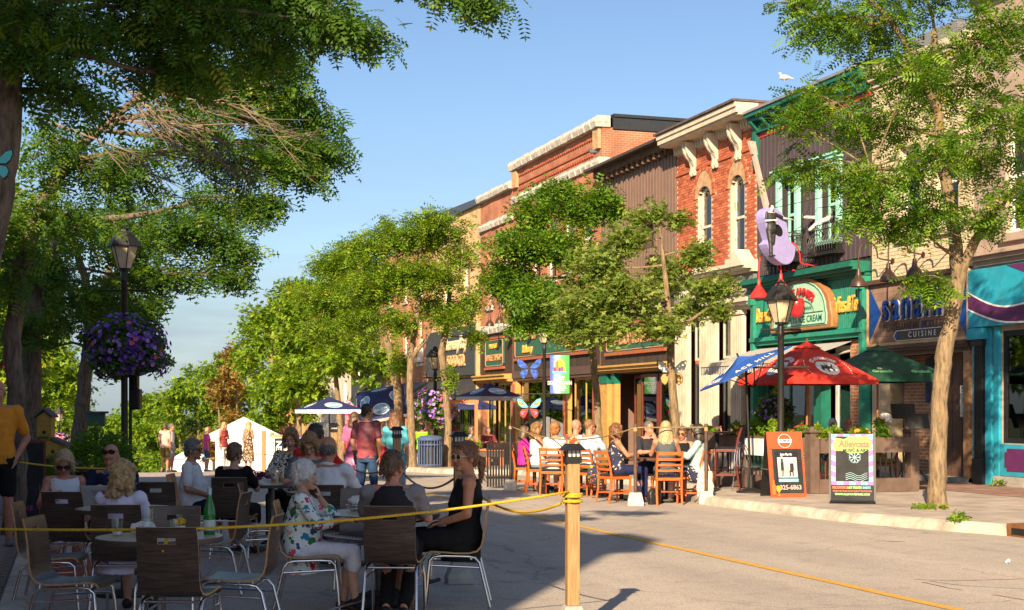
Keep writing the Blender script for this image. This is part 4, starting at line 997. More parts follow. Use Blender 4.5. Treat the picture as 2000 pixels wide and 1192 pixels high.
# ------------------------------------------------------------------ trees
def leafmat(name, cols, trans=.35):
    m, n, l, p = nt(name); p.inputs['Roughness'].default_value = .5; p.inputs['Specular IOR Level'].default_value = .3
    at_ = n.new('ShaderNodeAttribute'); at_.attribute_name = 'rnd'
    rp = n.new('ShaderNodeValToRGB'); el = rp.color_ramp.elements
    while len(el) < len(cols): el.new(.5)
    for e, (q, c) in zip(el, cols): e.position = q; e.color = (*c, 1)
    l.new(at_.outputs['Fac'], rp.inputs[0]); l.new(rp.outputs[0], p.inputs['Base Color'])
    tr = n.new('ShaderNodeBsdfTranslucent')
    hs = n.new('ShaderNodeHueSaturation'); hs.inputs['Value'].default_value = 1.5; hs.inputs['Saturation'].default_value = 1.1; hs.inputs['Hue'].default_value = .485
    l.new(rp.outputs[0], hs.inputs['Color']); l.new(hs.outputs[0], tr.inputs[0])
    mx = n.new('ShaderNodeMixShader'); mx.inputs[0].default_value = trans
    l.new(p.outputs[0], mx.inputs[1]); l.new(tr.outputs[0], mx.inputs[2]); l.new(mx.outputs[0], n['Material Output'].inputs[0])
    MATS[name] = m; return m
LOCUST = leafmat('locust_leaf', [(0, (0.049, 0.123, 0.015)), (.35, (0.090, 0.202, 0.018)), (.75, (0.179, 0.304, 0.020)), (.93, (0.311, 0.391, 0.025)), (1, (0.556, 0.376, 0.032))])
LOCUSTY = leafmat('locust_leaf_bright', [(0, (0.066, 0.147, 0.013)), (.4, (0.133, 0.244, 0.015)), (.8, (0.253, 0.354, 0.020)), (1, (0.425, 0.365, 0.033))])
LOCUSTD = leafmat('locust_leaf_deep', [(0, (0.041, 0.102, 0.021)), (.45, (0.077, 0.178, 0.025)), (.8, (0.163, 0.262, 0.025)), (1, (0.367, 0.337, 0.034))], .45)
OLIVE = leafmat('small_leaf_olive', [(0, (0.109, 0.195, 0.031)), (.5, (0.218, 0.312, 0.058)), (.85, (0.359, 0.390, 0.109)), (1, (0.429, 0.312, 0.109))], .45)
DRYLEAF = leafmat('dry_leaf', [(0, (0.134, 0.078, 0.022)), (.6, (0.291, 0.168, 0.045)), (1, (0.246, 0.269, 0.045))], .25)
def bark(name, c1, c2):
    m, n, l, p = nt(name); p.inputs['Roughness'].default_value = .95
    tc = n.new('ShaderNodeTexCoord'); mp = n.new('ShaderNodeMapping'); mp.inputs['Scale'].default_value = (1, 1, .22); l.new(tc.outputs['Object'], mp.inputs[0])
    nz = n.new('ShaderNodeTexNoise'); nz.inputs['Scale'].default_value = 22; nz.inputs['Detail'].default_value = 8; nz.inputs['Roughness'].default_value = .65; l.new(mp.outputs[0], nz.inputs['Vector'])
    rp = n.new('ShaderNodeValToRGB'); rp.color_ramp.elements[0].position = .36; rp.color_ramp.elements[1].position = .62
    rp.color_ramp.elements[0].color = (*c1, 1); rp.color_ramp.elements[1].color = (*c2, 1); l.new(nz.outputs['Fac'], rp.inputs[0])
    n2 = n.new('ShaderNodeTexNoise'); n2.inputs['Scale'].default_value = 3.5; n2.inputs['Detail'].default_value = 5; l.new(tc.outputs['Object'], n2.inputs['Vector'])
    r2 = n.new('ShaderNodeValToRGB'); r2.color_ramp.elements[0].position = .58; r2.color_ramp.elements[1].position = .72; r2.color_ramp.elements[1].color = (.55, .55, .55, 1); l.new(n2.outputs['Fac'], r2.inputs[0])
    mx = n.new('ShaderNodeMix'); mx.data_type = 'RGBA'; l.new(r2.outputs[0], mx.inputs[0]); l.new(rp.outputs[0], mx.inputs[6]); mx.inputs[7].default_value = (c2[0]*1.25, c2[1]*.95, c2[2]*.35, 1)
    l.new(mx.outputs[2], p.inputs['Base Color'])
    b = n.new('ShaderNodeBump'); b.inputs['Strength'].default_value = .9; b.inputs['Distance'].default_value = .03; l.new(nz.outputs['Fac'], b.inputs['Height']); l.new(b.outputs[0], p.inputs['Normal'])
    MATS[name] = m; return m
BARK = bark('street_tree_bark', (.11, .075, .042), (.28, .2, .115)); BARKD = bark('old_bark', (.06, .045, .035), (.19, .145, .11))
TWIG = M('bare_twig', (.21, .15, .11), rough=.9, var=.2)

def frond_template(lod):
    """a feathered leaf along +x, unit length; leaflets as small quads"""
    vs = []; fs = []
    pairs = {0: 5, 1: 3, 2: 1}[lod]; wl = {0: (.30, .055), 1: (.36, .085), 2: (.42, .2)}[lod]
    def leaf(x, side, ln, w, fwd=.35):
        b = len(vs); y = side
        d = np.array([fwd, y, -.12]); d = d/np.linalg.norm(d); q = np.array([d[1], -d[0], .25*side]) * w
        o = np.array([x, 0, -.18*x*x])
        vs.extend([o, o+d*ln*.5+q, o+d*ln, o+d*ln*.5-q]); fs.append((b, b+1, b+2, b+3))
    for i in range(pairs):
        x = (.18+.72*i/max(1, pairs-1)) if pairs > 1 else .35
        ln = wl[0]*(1-.25*abs(i/max(1, pairs-1)-.4))
        leaf(x, 1, ln, wl[1]); leaf(x, -1, ln, wl[1])
    b = len(vs); o = np.array([.8 if pairs > 1 else .1, 0, -.12]); L = .3 if pairs > 1 else .9
    vs.extend([o, o+np.array([L*.5, wl[1], -.05]), o+np.array([L, 0, -.12]), o+np.array([L*.5, -wl[1], -.05])]); fs.append((b, b+1, b+2, b+3))
    return np.array(vs, float), np.array(fs, int)
FT = [frond_template(i) for i in range(3)]
# a plain oval leaf pair for the olive tree
def leaf_template():
    vs = []; fs = []
    for a in (0, 1.3, -1.3, 2.6):
        c, s = math.cos(a), math.sin(a); b = len(vs)
        for (x, y, z) in ((0, 0, 0), (.45, .24, .05), (1, 0, -.1), (.45, -.24, .05)): vs.append((x*c*.8-y*s, x*s*.8+y*c, z))
        fs.append((b, b+1, b+2, b+3))
    return np.array(vs), np.array(fs)
FT.append(leaf_template())
def arrays_mesh(name, V, Q, mat, rnd):
    me = bpy.data.meshes.new(name); nv = len(V); nq = len(Q)
    me.vertices.add(nv); me.vertices.foreach_set('co', V.astype(np.float32).ravel())
    me.loops.add(nq*4); me.loops.foreach_set('vertex_index', Q.astype(np.int32).ravel())
    me.polygons.add(nq); me.polygons.foreach_set('loop_start', np.arange(0, nq*4, 4, dtype=np.int32)); me.polygons.foreach_set('loop_total', np.full(nq, 4, np.int32))
    me.materials.append(mat); me.update(calc_edges=True)
    a = me.attributes.new('rnd', 'FLOAT', 'FACE'); a.data.foreach_set('value', rnd.astype(np.float32))
    return me
def fronds(P, D, size, lod, rng):
    """place fronds at P pointing along D"""
    V0, Q0 = FT[lod]; n = len(P)
    D = D/np.linalg.norm(D, axis=1)[:, None]
    up = np.tile([0, 0, 1.0], (n, 1))+rng.normal(0, .45, (n, 3)); Y = np.cross(up, D); Y /= np.linalg.norm(Y, axis=1)[:, None]; Z = np.cross(D, Y)
    sz = size*rng.uniform(.65, 1.25, n)
    V = P[:, None, :]+sz[:, None, None]*(V0[None, :, 0:1]*D[:, None, :]+V0[None, :, 1:2]*Y[:, None, :]+V0[None, :, 2:3]*Z[:, None, :])
    Q = Q0[None]+(np.arange(n)*len(V0))[:, None, None]
    r = np.clip(rng.beta(2.2, 2.6, n), 0, 1); r = np.repeat(r, len(Q0))
    return V.reshape(-1, 3), Q.reshape(-1, 4), r
def curve(a, b, n, sag, rng, wob):
    a = np.array(a); b = np.array(b); out = []
    L = np.linalg.norm(b-a); w1 = rng.normal(0, wob*L, 3); w2 = rng.normal(0, wob*L, 3)
    for i in range(n+1):
        t = i/n; p = a*(1-t)+b*t; p = p+np.array([0, 0, sag*L*math.sin(math.pi*t)])+w1*math.sin(math.pi*t)+w2*math.sin(2*math.pi*t)*.5
        out.append(p)
    return out
def tree(name, label, trunk, clumps, leaf, barkm, lod=1, size=.26, dens=1.0, seed=1, group=None, nsub=10, limbs=None, bare=None, droop=.25, twig_r=.007, flat=1.0, thin=False):
    """trunk: [(x,y,z,r)...]; clumps: [(x,y,z,rx,rz)...]; fronds grow on twigs inside every clump"""
    rng = np.random.default_rng(seed); random.seed(seed)
    base = trunk[0][:3]; t = thing(name, base, 0, label, 'tree', group)
    mb = MB(); pts = [np.array(p[:3], float) for p in trunk]; rs = [p[3] for p in trunk]
    # trunk with a flared, uneven foot
    dense = []; dr = []
    for i in range(len(pts)-1):
        for k in range(5):
            q = k/5; dense.append(pts[i]*(1-q)+pts[i+1]*q+rng.normal(0, .006, 3)*(1 if 0 < i+q else 0)); dr.append((rs[i]*(1-q)+rs[i+1]*q)*(1+rng.normal(0, .02)))
    dense.append(pts[-1]); dr.append(rs[-1]); dr = [r*.86 for r in dr]; dr[0] *= 1.3; dr[1] *= 1.06
    dense[0] = dense[0]-np.array([0, 0, .1])
    mb.tube([Vector(p) for p in dense], dr, 14)
    for lb in (limbs or []): mb.tube([Vector(p[:3]) for p in lb], [p[3] for p in lb], 10)
    tops = [(p, r) for p, r in zip(dense[len(dense)//3:], dr[len(dense)//3:])]
    for lb in (limbs or []): tops += [(np.array(p[:3]), p[3]) for p in lb]
    tw = MB(); PP = []; DD = []
    for (cx, cy, cz, rx, rz) in clumps:
        c = np.array([cx, cy, cz])
        # nearest lower point of the skeleton carries the limb
        best = min(tops, key=lambda pr: np.linalg.norm(pr[0]-c)+max(0, pr[0][2]-c[2])*1.5)
        cv = curve(best[0], c, 6, .06, rng, .05); r0 = min(best[1]*.6, .02+.03*rx)
        mb.tube([Vector(p) for p in cv], [r0*(1-.75*i/6) for i in range(7)], 7)
        for k in range(int(nsub*max(.25, rx))+3):
            d = rng.normal(0, 1, 3); d /= np.linalg.norm(d); rr = rng.uniform(.45, 1.08)
            e = c+np.array([d[0]*rx, d[1]*rx, d[2]*rz])*rr
            s0 = cv[rng.integers(3, 7)]
            sv = curve(s0, e, 4, .05, rng, .08)
            if not thin and k % 2 == 0: tw.tube([Vector(p) for p in sv], [twig_r*(2.2-1.7*i/4) for i in range(5)], 3, caps=False)
            L = np.linalg.norm(e-s0); nf = max(4, int((L+.25)*11*dens))
            out = (e-c); out[2] *= .4
            for q in range(nf):
                u = rng.uniform(.3, 1.0); i = min(3, int(u*4)); f = u*4-i
                p = sv[i]*(1-f)+sv[i+1]*f
                dv = (sv[i+1]-sv[i]); dv = dv/(np.linalg.norm(dv)+1e-6)
                lat = np.cross(dv, [0, 0, 1]); sg = 1 if q % 2 else -1
                dd = dv*.55+lat*sg*rng.uniform(.5, 1.1)+rng.normal(0, .35, 3)+np.array([0, 0, -droop])
                PP.append(p+rng.normal(0, .085*rx+.05, 3)*np.array([1, 1, flat])); DD.append(dd)
    tr = mb.obj('trunk', barkm, t, smooth=True)
    if bare:
        bt = MB()
        for (a, b, n) in bare:
            a = np.array(a); b = np.array(b)
            cv = curve(a, b, 8, -.02, rng, .03); bt.tube([Vector(p) for p in cv], [.015*(1-.8*i/8) for i in range(9)], 6)
            for k in range(n):
                i = rng.integers(2, 8); e = cv[i]+(b-a)/np.linalg.norm(b-a)*rng.uniform(.4, 1.1)+rng.normal(0, .16, 3)-np.array([0, 0, .12])
                sv = curve(cv[i], e, 4, .0, rng, .1); bt.tube([Vector(p) for p in sv], [.006*(1.2-i/4) for i in range(5)], 5)
                for q in range(3):
                    e2 = sv[2+q % 2]+(b-a)/np.linalg.norm(b-a)*.25+rng.normal(0, .1, 3); bt.tube([Vector(sv[2+q % 2]), Vector(e2)], [.0035, .0015], 4)
        bt.obj('bare_branches', TWIG, t, smooth=True)
    if tw.v: tag(tw.obj('twigs', barkm, t), kind='stuff')
    if PP:
        V, Q, r = fronds(np.array(PP), np.array(DD), size, lod, rng)
        me = arrays_mesh('crown', V-np.array(base), Q, leaf, r); o = link_mesh('crown', me, t)
    return t
def px_clumps(Z0, lst):
    """(px,py,dZ,rx_px,rz_px) as read off the photograph -> metres"""
    out = []
    for (px, py, dz, rx, ry) in lst:
        Z = Z0+dz; p = at(px, py, Z); out.append((p.x, p.y, p.z, rx*Z/F, ry*Z/F))
    return out
def px_trunk(Z0, lst): return [(*at(px, py, Z0+dz), r) for (px, py, dz, r) in lst]

def tP(p, z): return (p[0], p[1], z)
# T1: the big locust on the right-hand kerb
Z1 = 21.2
tree('locust_tree', 'tall locust tree with pale forked trunk on the kerb beside the blue shop', px_trunk(Z1, [(1830, 994, 0, .165), (1832, 900, 0, .15), (1837, 760, 0, .142), (1843, 700, 0, .145), (1860, 610, 0, .135), (1873, 540, 0, .13), (1868, 500, 0, .115), (1856, 400, .1, .105), (1838, 310, .2, .09), (1830, 200, .2, .07), (1825, 60, .2, .05)]),
     px_clumps(Z1, [(1700, 55, 0, 130, 50), (1590, 50, -.5, 75, 38), (1620, 195, -.8, 95, 42), (1555, 228, -1, 55, 22), (1720, 250, .3, 110, 50), (1640, 350, -.6, 80, 30), (1725, 365, -1.2, 95, 40), (1790, 425, -.8, 85, 32), (1910, 320, .5, 110, 60), (1860, 170, .8, 130, 70), (1960, 80, -.6, 130, 80), (1975, 395, -.8, 65, 40), (1800, -50, 0, 200, 60), (2070, 230, 0, 110, 120), (1550, 330, -.4, 38, 14), (1905, 430, -.3, 60, 30), (1780, 140, -1.5, 90, 50), (1960, 230, -1.2, 90, 50), (1680, 430, -1.0, 45, 20), (1830, 300, -1.6, 80, 45), (1545, 8, 0, 35, 16), (1740, 450, -.9, 40, 18)]) + px_clumps(Z1-.5, [(1826, 565, 0, 22, 20), (1795, 545, 0, 18, 10)]),
     LOCUST, BARK, lod=0, size=.25, dens=1.8, seed=3, nsub=31,
     limbs=[px_trunk(Z1, [(1874, 535, 0, .085), (1905, 470, -.2, .07), (1950, 400, -.4, .055), (2010, 345, -.5, .04)]), px_trunk(Z1, [(1838, 300, .2, .06), (1780, 330, -.4, .04), (1700, 330, -.8, .025)]), px_trunk(Z1, [(1830, 220, .2, .06), (1790, 120, -.3, .05), (1740, 40, -.4, .035), (1690, -10, -.4, .02)])])
# T2: small olive-leaved tree, T3: bright locust by the market
tree('small_leaf_tree', 'slender tree with small olive leaves in front of the cream bookshop', px_trunk(29.8, [(1327, 940, 0, .125), (1322, 850, 0, .105), (1312, 740, 0, .1), (1308, 660, 0, .095), (1305, 590, 0, .075), (1295, 500, 0, .05), (1285, 420, 0, .025)]),
     px_clumps(29.8, [(1285, 420, 0, 24, 26), (1225, 470, 0, 55, 32), (1160, 520, .3, 70, 36), (1120, 600, -.3, 70, 36), (1215, 570, -.6, 75, 40), (1300, 540, .6, 60, 40), (1370, 500, 0, 42, 26), (1395, 560, -.3, 55, 22), (1330, 430, .3, 26, 24), (1180, 640, -.4, 70, 28), (1285, 640, -.6, 60, 26), (1405, 610, -.4, 35, 10), (1120, 660, 0, 40, 22), (1240, 430, .3, 30, 18), (1345, 610, .2, 40, 20)]),
     OLIVE, BARK, lod=3, size=.09, dens=3.6, seed=5, nsub=52, limbs=[px_trunk(29.8, [(1310, 655, 0, .05), (1350, 625, -.1, .035), (1400, 590, -.3, .015)])], droop=.1)
tree('locust_tree', 'bright green locust tree in front of the big market sign', px_trunk(32.2, [(1172, 932, 0, .12), (1170, 860, 0, .1), (1165, 770, 0, .095), (1158, 690, 0, .09), (1148, 640, 0, .085), (1120, 560, 0, .06), (1105, 470, 0, .045), (1095, 380, 0, .025)]),
     px_clumps(32.2, [(1090, 370, 0, 45, 28), (1050, 420, 0, 50, 34), (1140, 400, 0, 65, 36), (1195, 400, .4, 30, 24), (1010, 480, -.3, 55, 34), (1090, 480, -.5, 75, 40), (1000, 560, 0, 55, 40), (1060, 590, -.6, 70, 36), (970, 540, 0, 40, 28), (1160, 560, .6, 60, 50), (1020, 630, -.2, 40, 16), (1120, 640, -.4, 60, 18)]),
     LOCUST, BARK, lod=1, size=.26, dens=2.4, seed=8, nsub=54)
# T4: the clump by the litter bin
G4 = 'young locust trees round the litter bin'
tree('locust_tree', 'slim curved locust trunk to the right of the blue litter bin', px_trunk(44.7, [(872, 914, 0, .16), (876, 830, 0, .125), (868, 740, 0, .12), (862, 690, 0, .13), (872, 640, 0, .1), (880, 560, 0, .07), (875, 470, 0, .04)]),
     px_clumps(44.7, [(870, 450, 0, 55, 40), (905, 500, 0, 45, 36), (850, 540, -.6, 65, 42), (920, 590, 0, 36, 40), (880, 620, -.5, 50, 24), (815, 470, 0, 60, 34), (930, 660, 0, 20, 14), (880, 740, -.2, 16, 22)]), LOCUSTY, BARK, lod=1, size=.26, dens=2.0, seed=11, group=G4, nsub=40)
tree('locust_tree', 'straight locust trunk to the left of the blue litter bin', px_trunk(44.2, [(805, 916, 0, .17), (803, 830, 0, .14), (800, 760, 0, .12), (802, 690, 0, .11), (812, 640, 0, .09), (820, 560, 0, .06), (822, 470, 0, .04)]),
     px_clumps(44.2, [(830, 430, 0, 55, 26), (770, 460, 0, 60, 34), (720, 490, -.5, 55, 30), (790, 540, -.4, 70, 40), (720, 570, -.2, 65, 36), (770, 630, -.4, 60, 28), (690, 630, 0, 45, 26), (850, 600, .5, 45, 30)]), LOCUSTY, BARK, lod=1, size=.26, dens=2.0, seed=12, group=G4, nsub=40, limbs=[px_trunk(44.2, [(803, 700, 0, .08), (835, 660, 0, .05), (850, 620, 0, .03)])])
tree('locust_tree', 'dark thick locust trunk behind the red-winged banner', px_trunk(50, [(782, 905, 0, .22), (780, 820, 0, .18), (775, 740, 0, .17), (760, 680, 0, .16), (745, 640, 0, .12), (720, 560, 0, .08), (690, 490, 0, .04)]),
     px_clumps(50, [(690, 490, 0, 55, 30), (640, 520, 0, 50, 28), (610, 580, 0, 55, 32), (670, 570, -.5, 60, 36), (630, 640, 0, 55, 30), (740, 540, .5, 60, 36), (780, 700, -1, 26, 26), (700, 660, 0, 40, 20)]), LOCUSTY, BARK, lod=1, size=.27, dens=2.0, seed=13, group=G4, nsub=40)
# trees down the far part of the street
def far_tree(x, s, h, w, seed, label, leaf=None, n=13, group='trees down the hill', size=.36, lod=2):
    rng = np.random.default_rng(seed); g0 = ground(s)+(.13 if x > 12 or x < 0 else .0)
    cl = []
    for i in range(n):
        a = rng.uniform(0, 6.28); rr = rng.uniform(.15, .75)*w; hz = rng.uniform(.42 if s < 80 else .22, .92)*h
        k = 1-.45*abs(hz/h-.6)
        cl.append((x+math.cos(a)*rr*k, s+math.sin(a)*rr*k, g0+hz, w*rng.uniform(.3, .46), h*rng.uniform(.085, .14)))
    cl.append((x, s, g0+h*.93, w*.28, h*.08))
    lean = rng.normal(0, .25, 2)
    return tree('street_tree', label, [(x, s, g0, .2), (x+lean[0]*.3, s+lean[1]*.3, g0+h*.25, .15), (x+lean[0], s+lean[1], g0+h*.55, .09), (x+lean[0], s+lean[1], g0+h*.85, .04)], cl, leaf or LOCUSTY, BARK, lod=lod, size=size, dens=1.5*min(1, (3.5/w)**1.6), seed=seed, group=group, nsub=16, thin=True)
far_tree(12.2, 62, 9.6, 3.4, 21, 'leafy locust tree above the navy umbrella beside the pale building', n=11)
far_tree(12.0, 72, 9.8, 3.6, 22, 'leafy locust tree growing before the orange brick building', n=11)
far_tree(12.2, 84, 10.2, 3.8, 23, 'leafy locust tree growing before the charcoal fronted building')
far_tree(12.0, 98, 9.5, 3.4, 24, 'half-dry tree with brown leaves and bare grey branches behind the white tent', DRYLEAF, n=5)
for i, (x, s, h, w) in enumerate([(12.5, 110, 10.5, 4.2), (12, 126, 11, 4.6), (12.3, 145, 11.5, 5), (11, 168, 12, 5.5), (12, 195, 13, 6.5), (10, 230, 14, 8), (1, 255, 14, 8), (5, 205, 11, 6)]):
    far_tree(x, s, h, w, 30+i, 'sunlit green tree far down the hill', group='trees far down the hill', size=.55 if s > 140 else .42)
for i, (x, s, h, w, lf) in enumerate([(-2.0, 47, 9.5, 2.8, LOCUSTY), (-1.2, 80, 11, 3.4, LOCUSTY), (-1, 98, 12, 4, LOCUSTY), (-.8, 118, 13, 4.6, LOCUSTY), (-1.2, 142, 14, 5.5, LOCUSTY), (-2, 175, 16, 7, LOCUSTY)]):
    far_tree(x, s, h, w, 50+i, 'yellow-green sunlit tree behind the bird houses on the shady side', lf, group='trees along the shady pavement', size=.4)

# the big shady locusts on the near side
G5 = 'large shady locusts beside the tables'
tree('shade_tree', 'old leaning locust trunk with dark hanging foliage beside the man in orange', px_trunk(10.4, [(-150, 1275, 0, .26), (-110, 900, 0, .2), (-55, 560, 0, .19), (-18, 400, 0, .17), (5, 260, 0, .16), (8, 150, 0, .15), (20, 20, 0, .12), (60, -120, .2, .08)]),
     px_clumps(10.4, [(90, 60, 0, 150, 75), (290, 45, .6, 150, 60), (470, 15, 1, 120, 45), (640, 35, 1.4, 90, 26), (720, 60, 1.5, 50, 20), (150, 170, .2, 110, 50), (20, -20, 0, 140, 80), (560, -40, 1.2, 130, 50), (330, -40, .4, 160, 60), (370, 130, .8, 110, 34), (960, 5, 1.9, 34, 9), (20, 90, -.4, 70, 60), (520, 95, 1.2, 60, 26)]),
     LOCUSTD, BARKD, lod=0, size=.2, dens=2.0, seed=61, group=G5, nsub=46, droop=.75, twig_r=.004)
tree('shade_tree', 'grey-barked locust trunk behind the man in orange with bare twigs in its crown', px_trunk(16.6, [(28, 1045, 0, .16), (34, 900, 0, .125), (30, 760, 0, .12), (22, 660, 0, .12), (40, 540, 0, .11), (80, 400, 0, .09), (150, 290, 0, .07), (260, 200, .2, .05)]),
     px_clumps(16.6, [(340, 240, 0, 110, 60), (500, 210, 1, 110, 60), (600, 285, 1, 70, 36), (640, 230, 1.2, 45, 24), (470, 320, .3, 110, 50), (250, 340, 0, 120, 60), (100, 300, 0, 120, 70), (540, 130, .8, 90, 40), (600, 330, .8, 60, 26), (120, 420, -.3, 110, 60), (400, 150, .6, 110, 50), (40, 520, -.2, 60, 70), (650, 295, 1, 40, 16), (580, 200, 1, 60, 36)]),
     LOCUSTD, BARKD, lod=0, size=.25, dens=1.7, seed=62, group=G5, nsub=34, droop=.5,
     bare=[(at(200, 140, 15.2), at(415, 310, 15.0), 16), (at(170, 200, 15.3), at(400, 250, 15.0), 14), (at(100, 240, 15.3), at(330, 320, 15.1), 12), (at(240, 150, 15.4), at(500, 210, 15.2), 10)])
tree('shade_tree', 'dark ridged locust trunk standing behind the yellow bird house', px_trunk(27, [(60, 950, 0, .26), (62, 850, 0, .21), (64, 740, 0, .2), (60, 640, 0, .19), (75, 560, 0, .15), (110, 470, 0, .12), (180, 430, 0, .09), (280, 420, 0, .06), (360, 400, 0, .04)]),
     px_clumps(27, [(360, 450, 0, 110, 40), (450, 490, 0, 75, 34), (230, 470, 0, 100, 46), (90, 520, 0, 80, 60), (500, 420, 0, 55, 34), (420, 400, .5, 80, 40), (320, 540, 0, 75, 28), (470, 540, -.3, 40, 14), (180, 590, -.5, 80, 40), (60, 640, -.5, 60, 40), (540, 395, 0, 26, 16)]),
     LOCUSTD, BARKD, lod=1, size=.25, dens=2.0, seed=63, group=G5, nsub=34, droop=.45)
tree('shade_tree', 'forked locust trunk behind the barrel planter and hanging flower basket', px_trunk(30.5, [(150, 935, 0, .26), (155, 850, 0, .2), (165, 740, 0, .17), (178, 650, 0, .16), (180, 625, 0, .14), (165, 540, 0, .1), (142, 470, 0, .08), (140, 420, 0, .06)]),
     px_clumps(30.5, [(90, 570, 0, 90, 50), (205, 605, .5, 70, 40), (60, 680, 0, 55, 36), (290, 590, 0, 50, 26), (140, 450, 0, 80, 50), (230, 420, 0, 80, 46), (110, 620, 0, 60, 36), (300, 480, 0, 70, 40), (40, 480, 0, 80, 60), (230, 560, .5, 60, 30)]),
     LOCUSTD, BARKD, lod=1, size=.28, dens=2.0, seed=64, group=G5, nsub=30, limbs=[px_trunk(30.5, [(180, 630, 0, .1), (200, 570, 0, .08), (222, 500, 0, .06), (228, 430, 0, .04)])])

# ------------------------------------------------------------------ people
PENDING = []
TEX = {}
def tex(sc):
    if sc not in TEX:
        t = bpy.data.textures.new('folds', 'CLOUDS'); t.noise_scale = sc; t.noise_depth = 2; TEX[sc] = t
    return TEX[sc]
def fuse(mb, name, mats, parent, voxel=.012, smooth=4, disp=0, dscale=.07, ratio=1.0):
    """grow one continuous skin over overlapping volumes (applied together in flush())"""
    me = mb.mesh(name, mats); o = bpy.data.objects.new(name, me); COL.objects.link(o); o.parent = parent
    r = o.modifiers.new('r', 'REMESH'); r.mode = 'VOXEL'; r.voxel_size = voxel; r.use_smooth_shade = True
    if smooth: s = o.modifiers.new('s', 'SMOOTH'); s.factor = .5; s.iterations = smooth
    if disp:
        d = o.modifiers.new('d', 'DISPLACE'); d.texture = tex(dscale); d.strength = disp; d.mid_level = .5; d.texture_coords = 'LOCAL'
    if ratio < 1: q = o.modifiers.new('q', 'DECIMATE'); q.ratio = ratio
    PENDING.append(o); return o
def flush():
    dg = bpy.context.evaluated_depsgraph_get()
    new = []
    for o in PENDING:
        me = bpy.data.meshes.new_from_object(o.evaluated_get(dg)); new.append(me)
    for o, me in zip(PENDING, new):
        mats = list(o.data.materials); nm = o.data.name; old = o.data
        o.modifiers.clear(); o.data = me; bpy.data.meshes.remove(old); me.name = nm
        if not len(me.materials):
            for m in mats: me.materials.append(m)
        me.polygons.foreach_set('use_smooth', [True]*len(me.polygons)); me.update()
    PENDING.clear()
def strands(n=420):
    """loose hair lying over every head"""
    rng = np.random.default_rng(9)
    for o in [o for o in COL.objects if o.name.split('.')[0] == 'hair' and o.parent]:
        me = o.data; k = len(me.polygons); near = k > 2500; N_ = n if near else n//3
        C = np.empty(k*3); me.polygons.foreach_get('center', C); C = C.reshape(-1, 3); Nn = np.empty(k*3); me.polygons.foreach_get('normal', Nn); Nn = Nn.reshape(-1, 3)
        i = rng.integers(0, k, N_); p = C[i]; nn = Nn[i]; d = np.array([0, -.25, -1.0])+rng.normal(0, .45, (N_, 3)); d -= nn*(d*nn).sum(1)[:, None]; d /= np.linalg.norm(d, axis=1)[:, None]+1e-6
        L = rng.uniform(.03, .085, (N_, 1)); q = np.cross(nn, d)*(.0022 if near else .004); p0 = p-nn*.002; p1 = p0+d*L*.5+nn*.007; p2 = p0+d*L+nn*rng.uniform(-.002, .012, (N_, 1))
        V = np.stack([p0-q, p0+q, p1+q, p1-q, p2], 1).reshape(-1, 3); m_ = MB(); m_.add(V, [f_ for j in range(N_) for f_ in ((5*j, 5*j+1, 5*j+2, 5*j+3), (5*j+3, 5*j+2, 5*j+4))])
        tag(m_.obj('loose_hair', me.materials[0], o.parent, world=False), kind='stuff')
def skinmat(name, c):
    return M('skin_'+name, c, rough=.5, var=.12, scale=18, spec=.35, bump=.08, bscale=200)
SK = {'fair': skinmat('fair', (.52, .29, .2)), 'tan': skinmat('tan', (.42, .2, .115)), 'red': skinmat('ruddy', (.48, .21, .14)), 'mid': skinmat('mid', (.46, .25, .16))}
LIPS = M('lips', (.32, .1, .085), rough=.4, var=.05); EYEW = M('eye_white', (.6, .58, .55), rough=.25, var=0); IRIS = M('iris', (.03, .025, .02), rough=.2, var=0)
LENS = M('dark_lens', (.015, .011, .009), rough=.08, var=0, spec=.8); LENSB = M('brown_lens', (.09, .045, .012), rough=.08, var=0, spec=.8)
def hairmat(name, c1, c2):
    return woodgrain('hair_'+name, c1, c2, (16, 16, 1.6), rough=.42, scale=7, bump=.5)
HR = {'blonde': hairmat('blonde', (.25, .15, .06), (.58, .42, .2)), 'pale': hairmat('pale', (.28, .18, .08), (.55, .42, .23)), 'white': hairmat('white', (.42, .41, .4), (.72, .71, .7)), 'grey': hairmat('grey', (.06, .056, .052), (.2, .19, .18)),
      'brown': hairmat('brown', (.045, .024, .012), (.15, .085, .045)), 'dark': hairmat('dark', (.012, .009, .008), (.05, .035, .028)), 'ginger': hairmat('ginger', (.2, .07, .02), (.42, .18, .06)), 'auburn': hairmat('auburn', (.1, .04, .018), (.24, .11, .05)), 'light': hairmat('light_brown', (.07, .04, .02), (.2, .12, .06)), 'honey': hairmat('honey', (.12, .06, .022), (.36, .2, .08))}

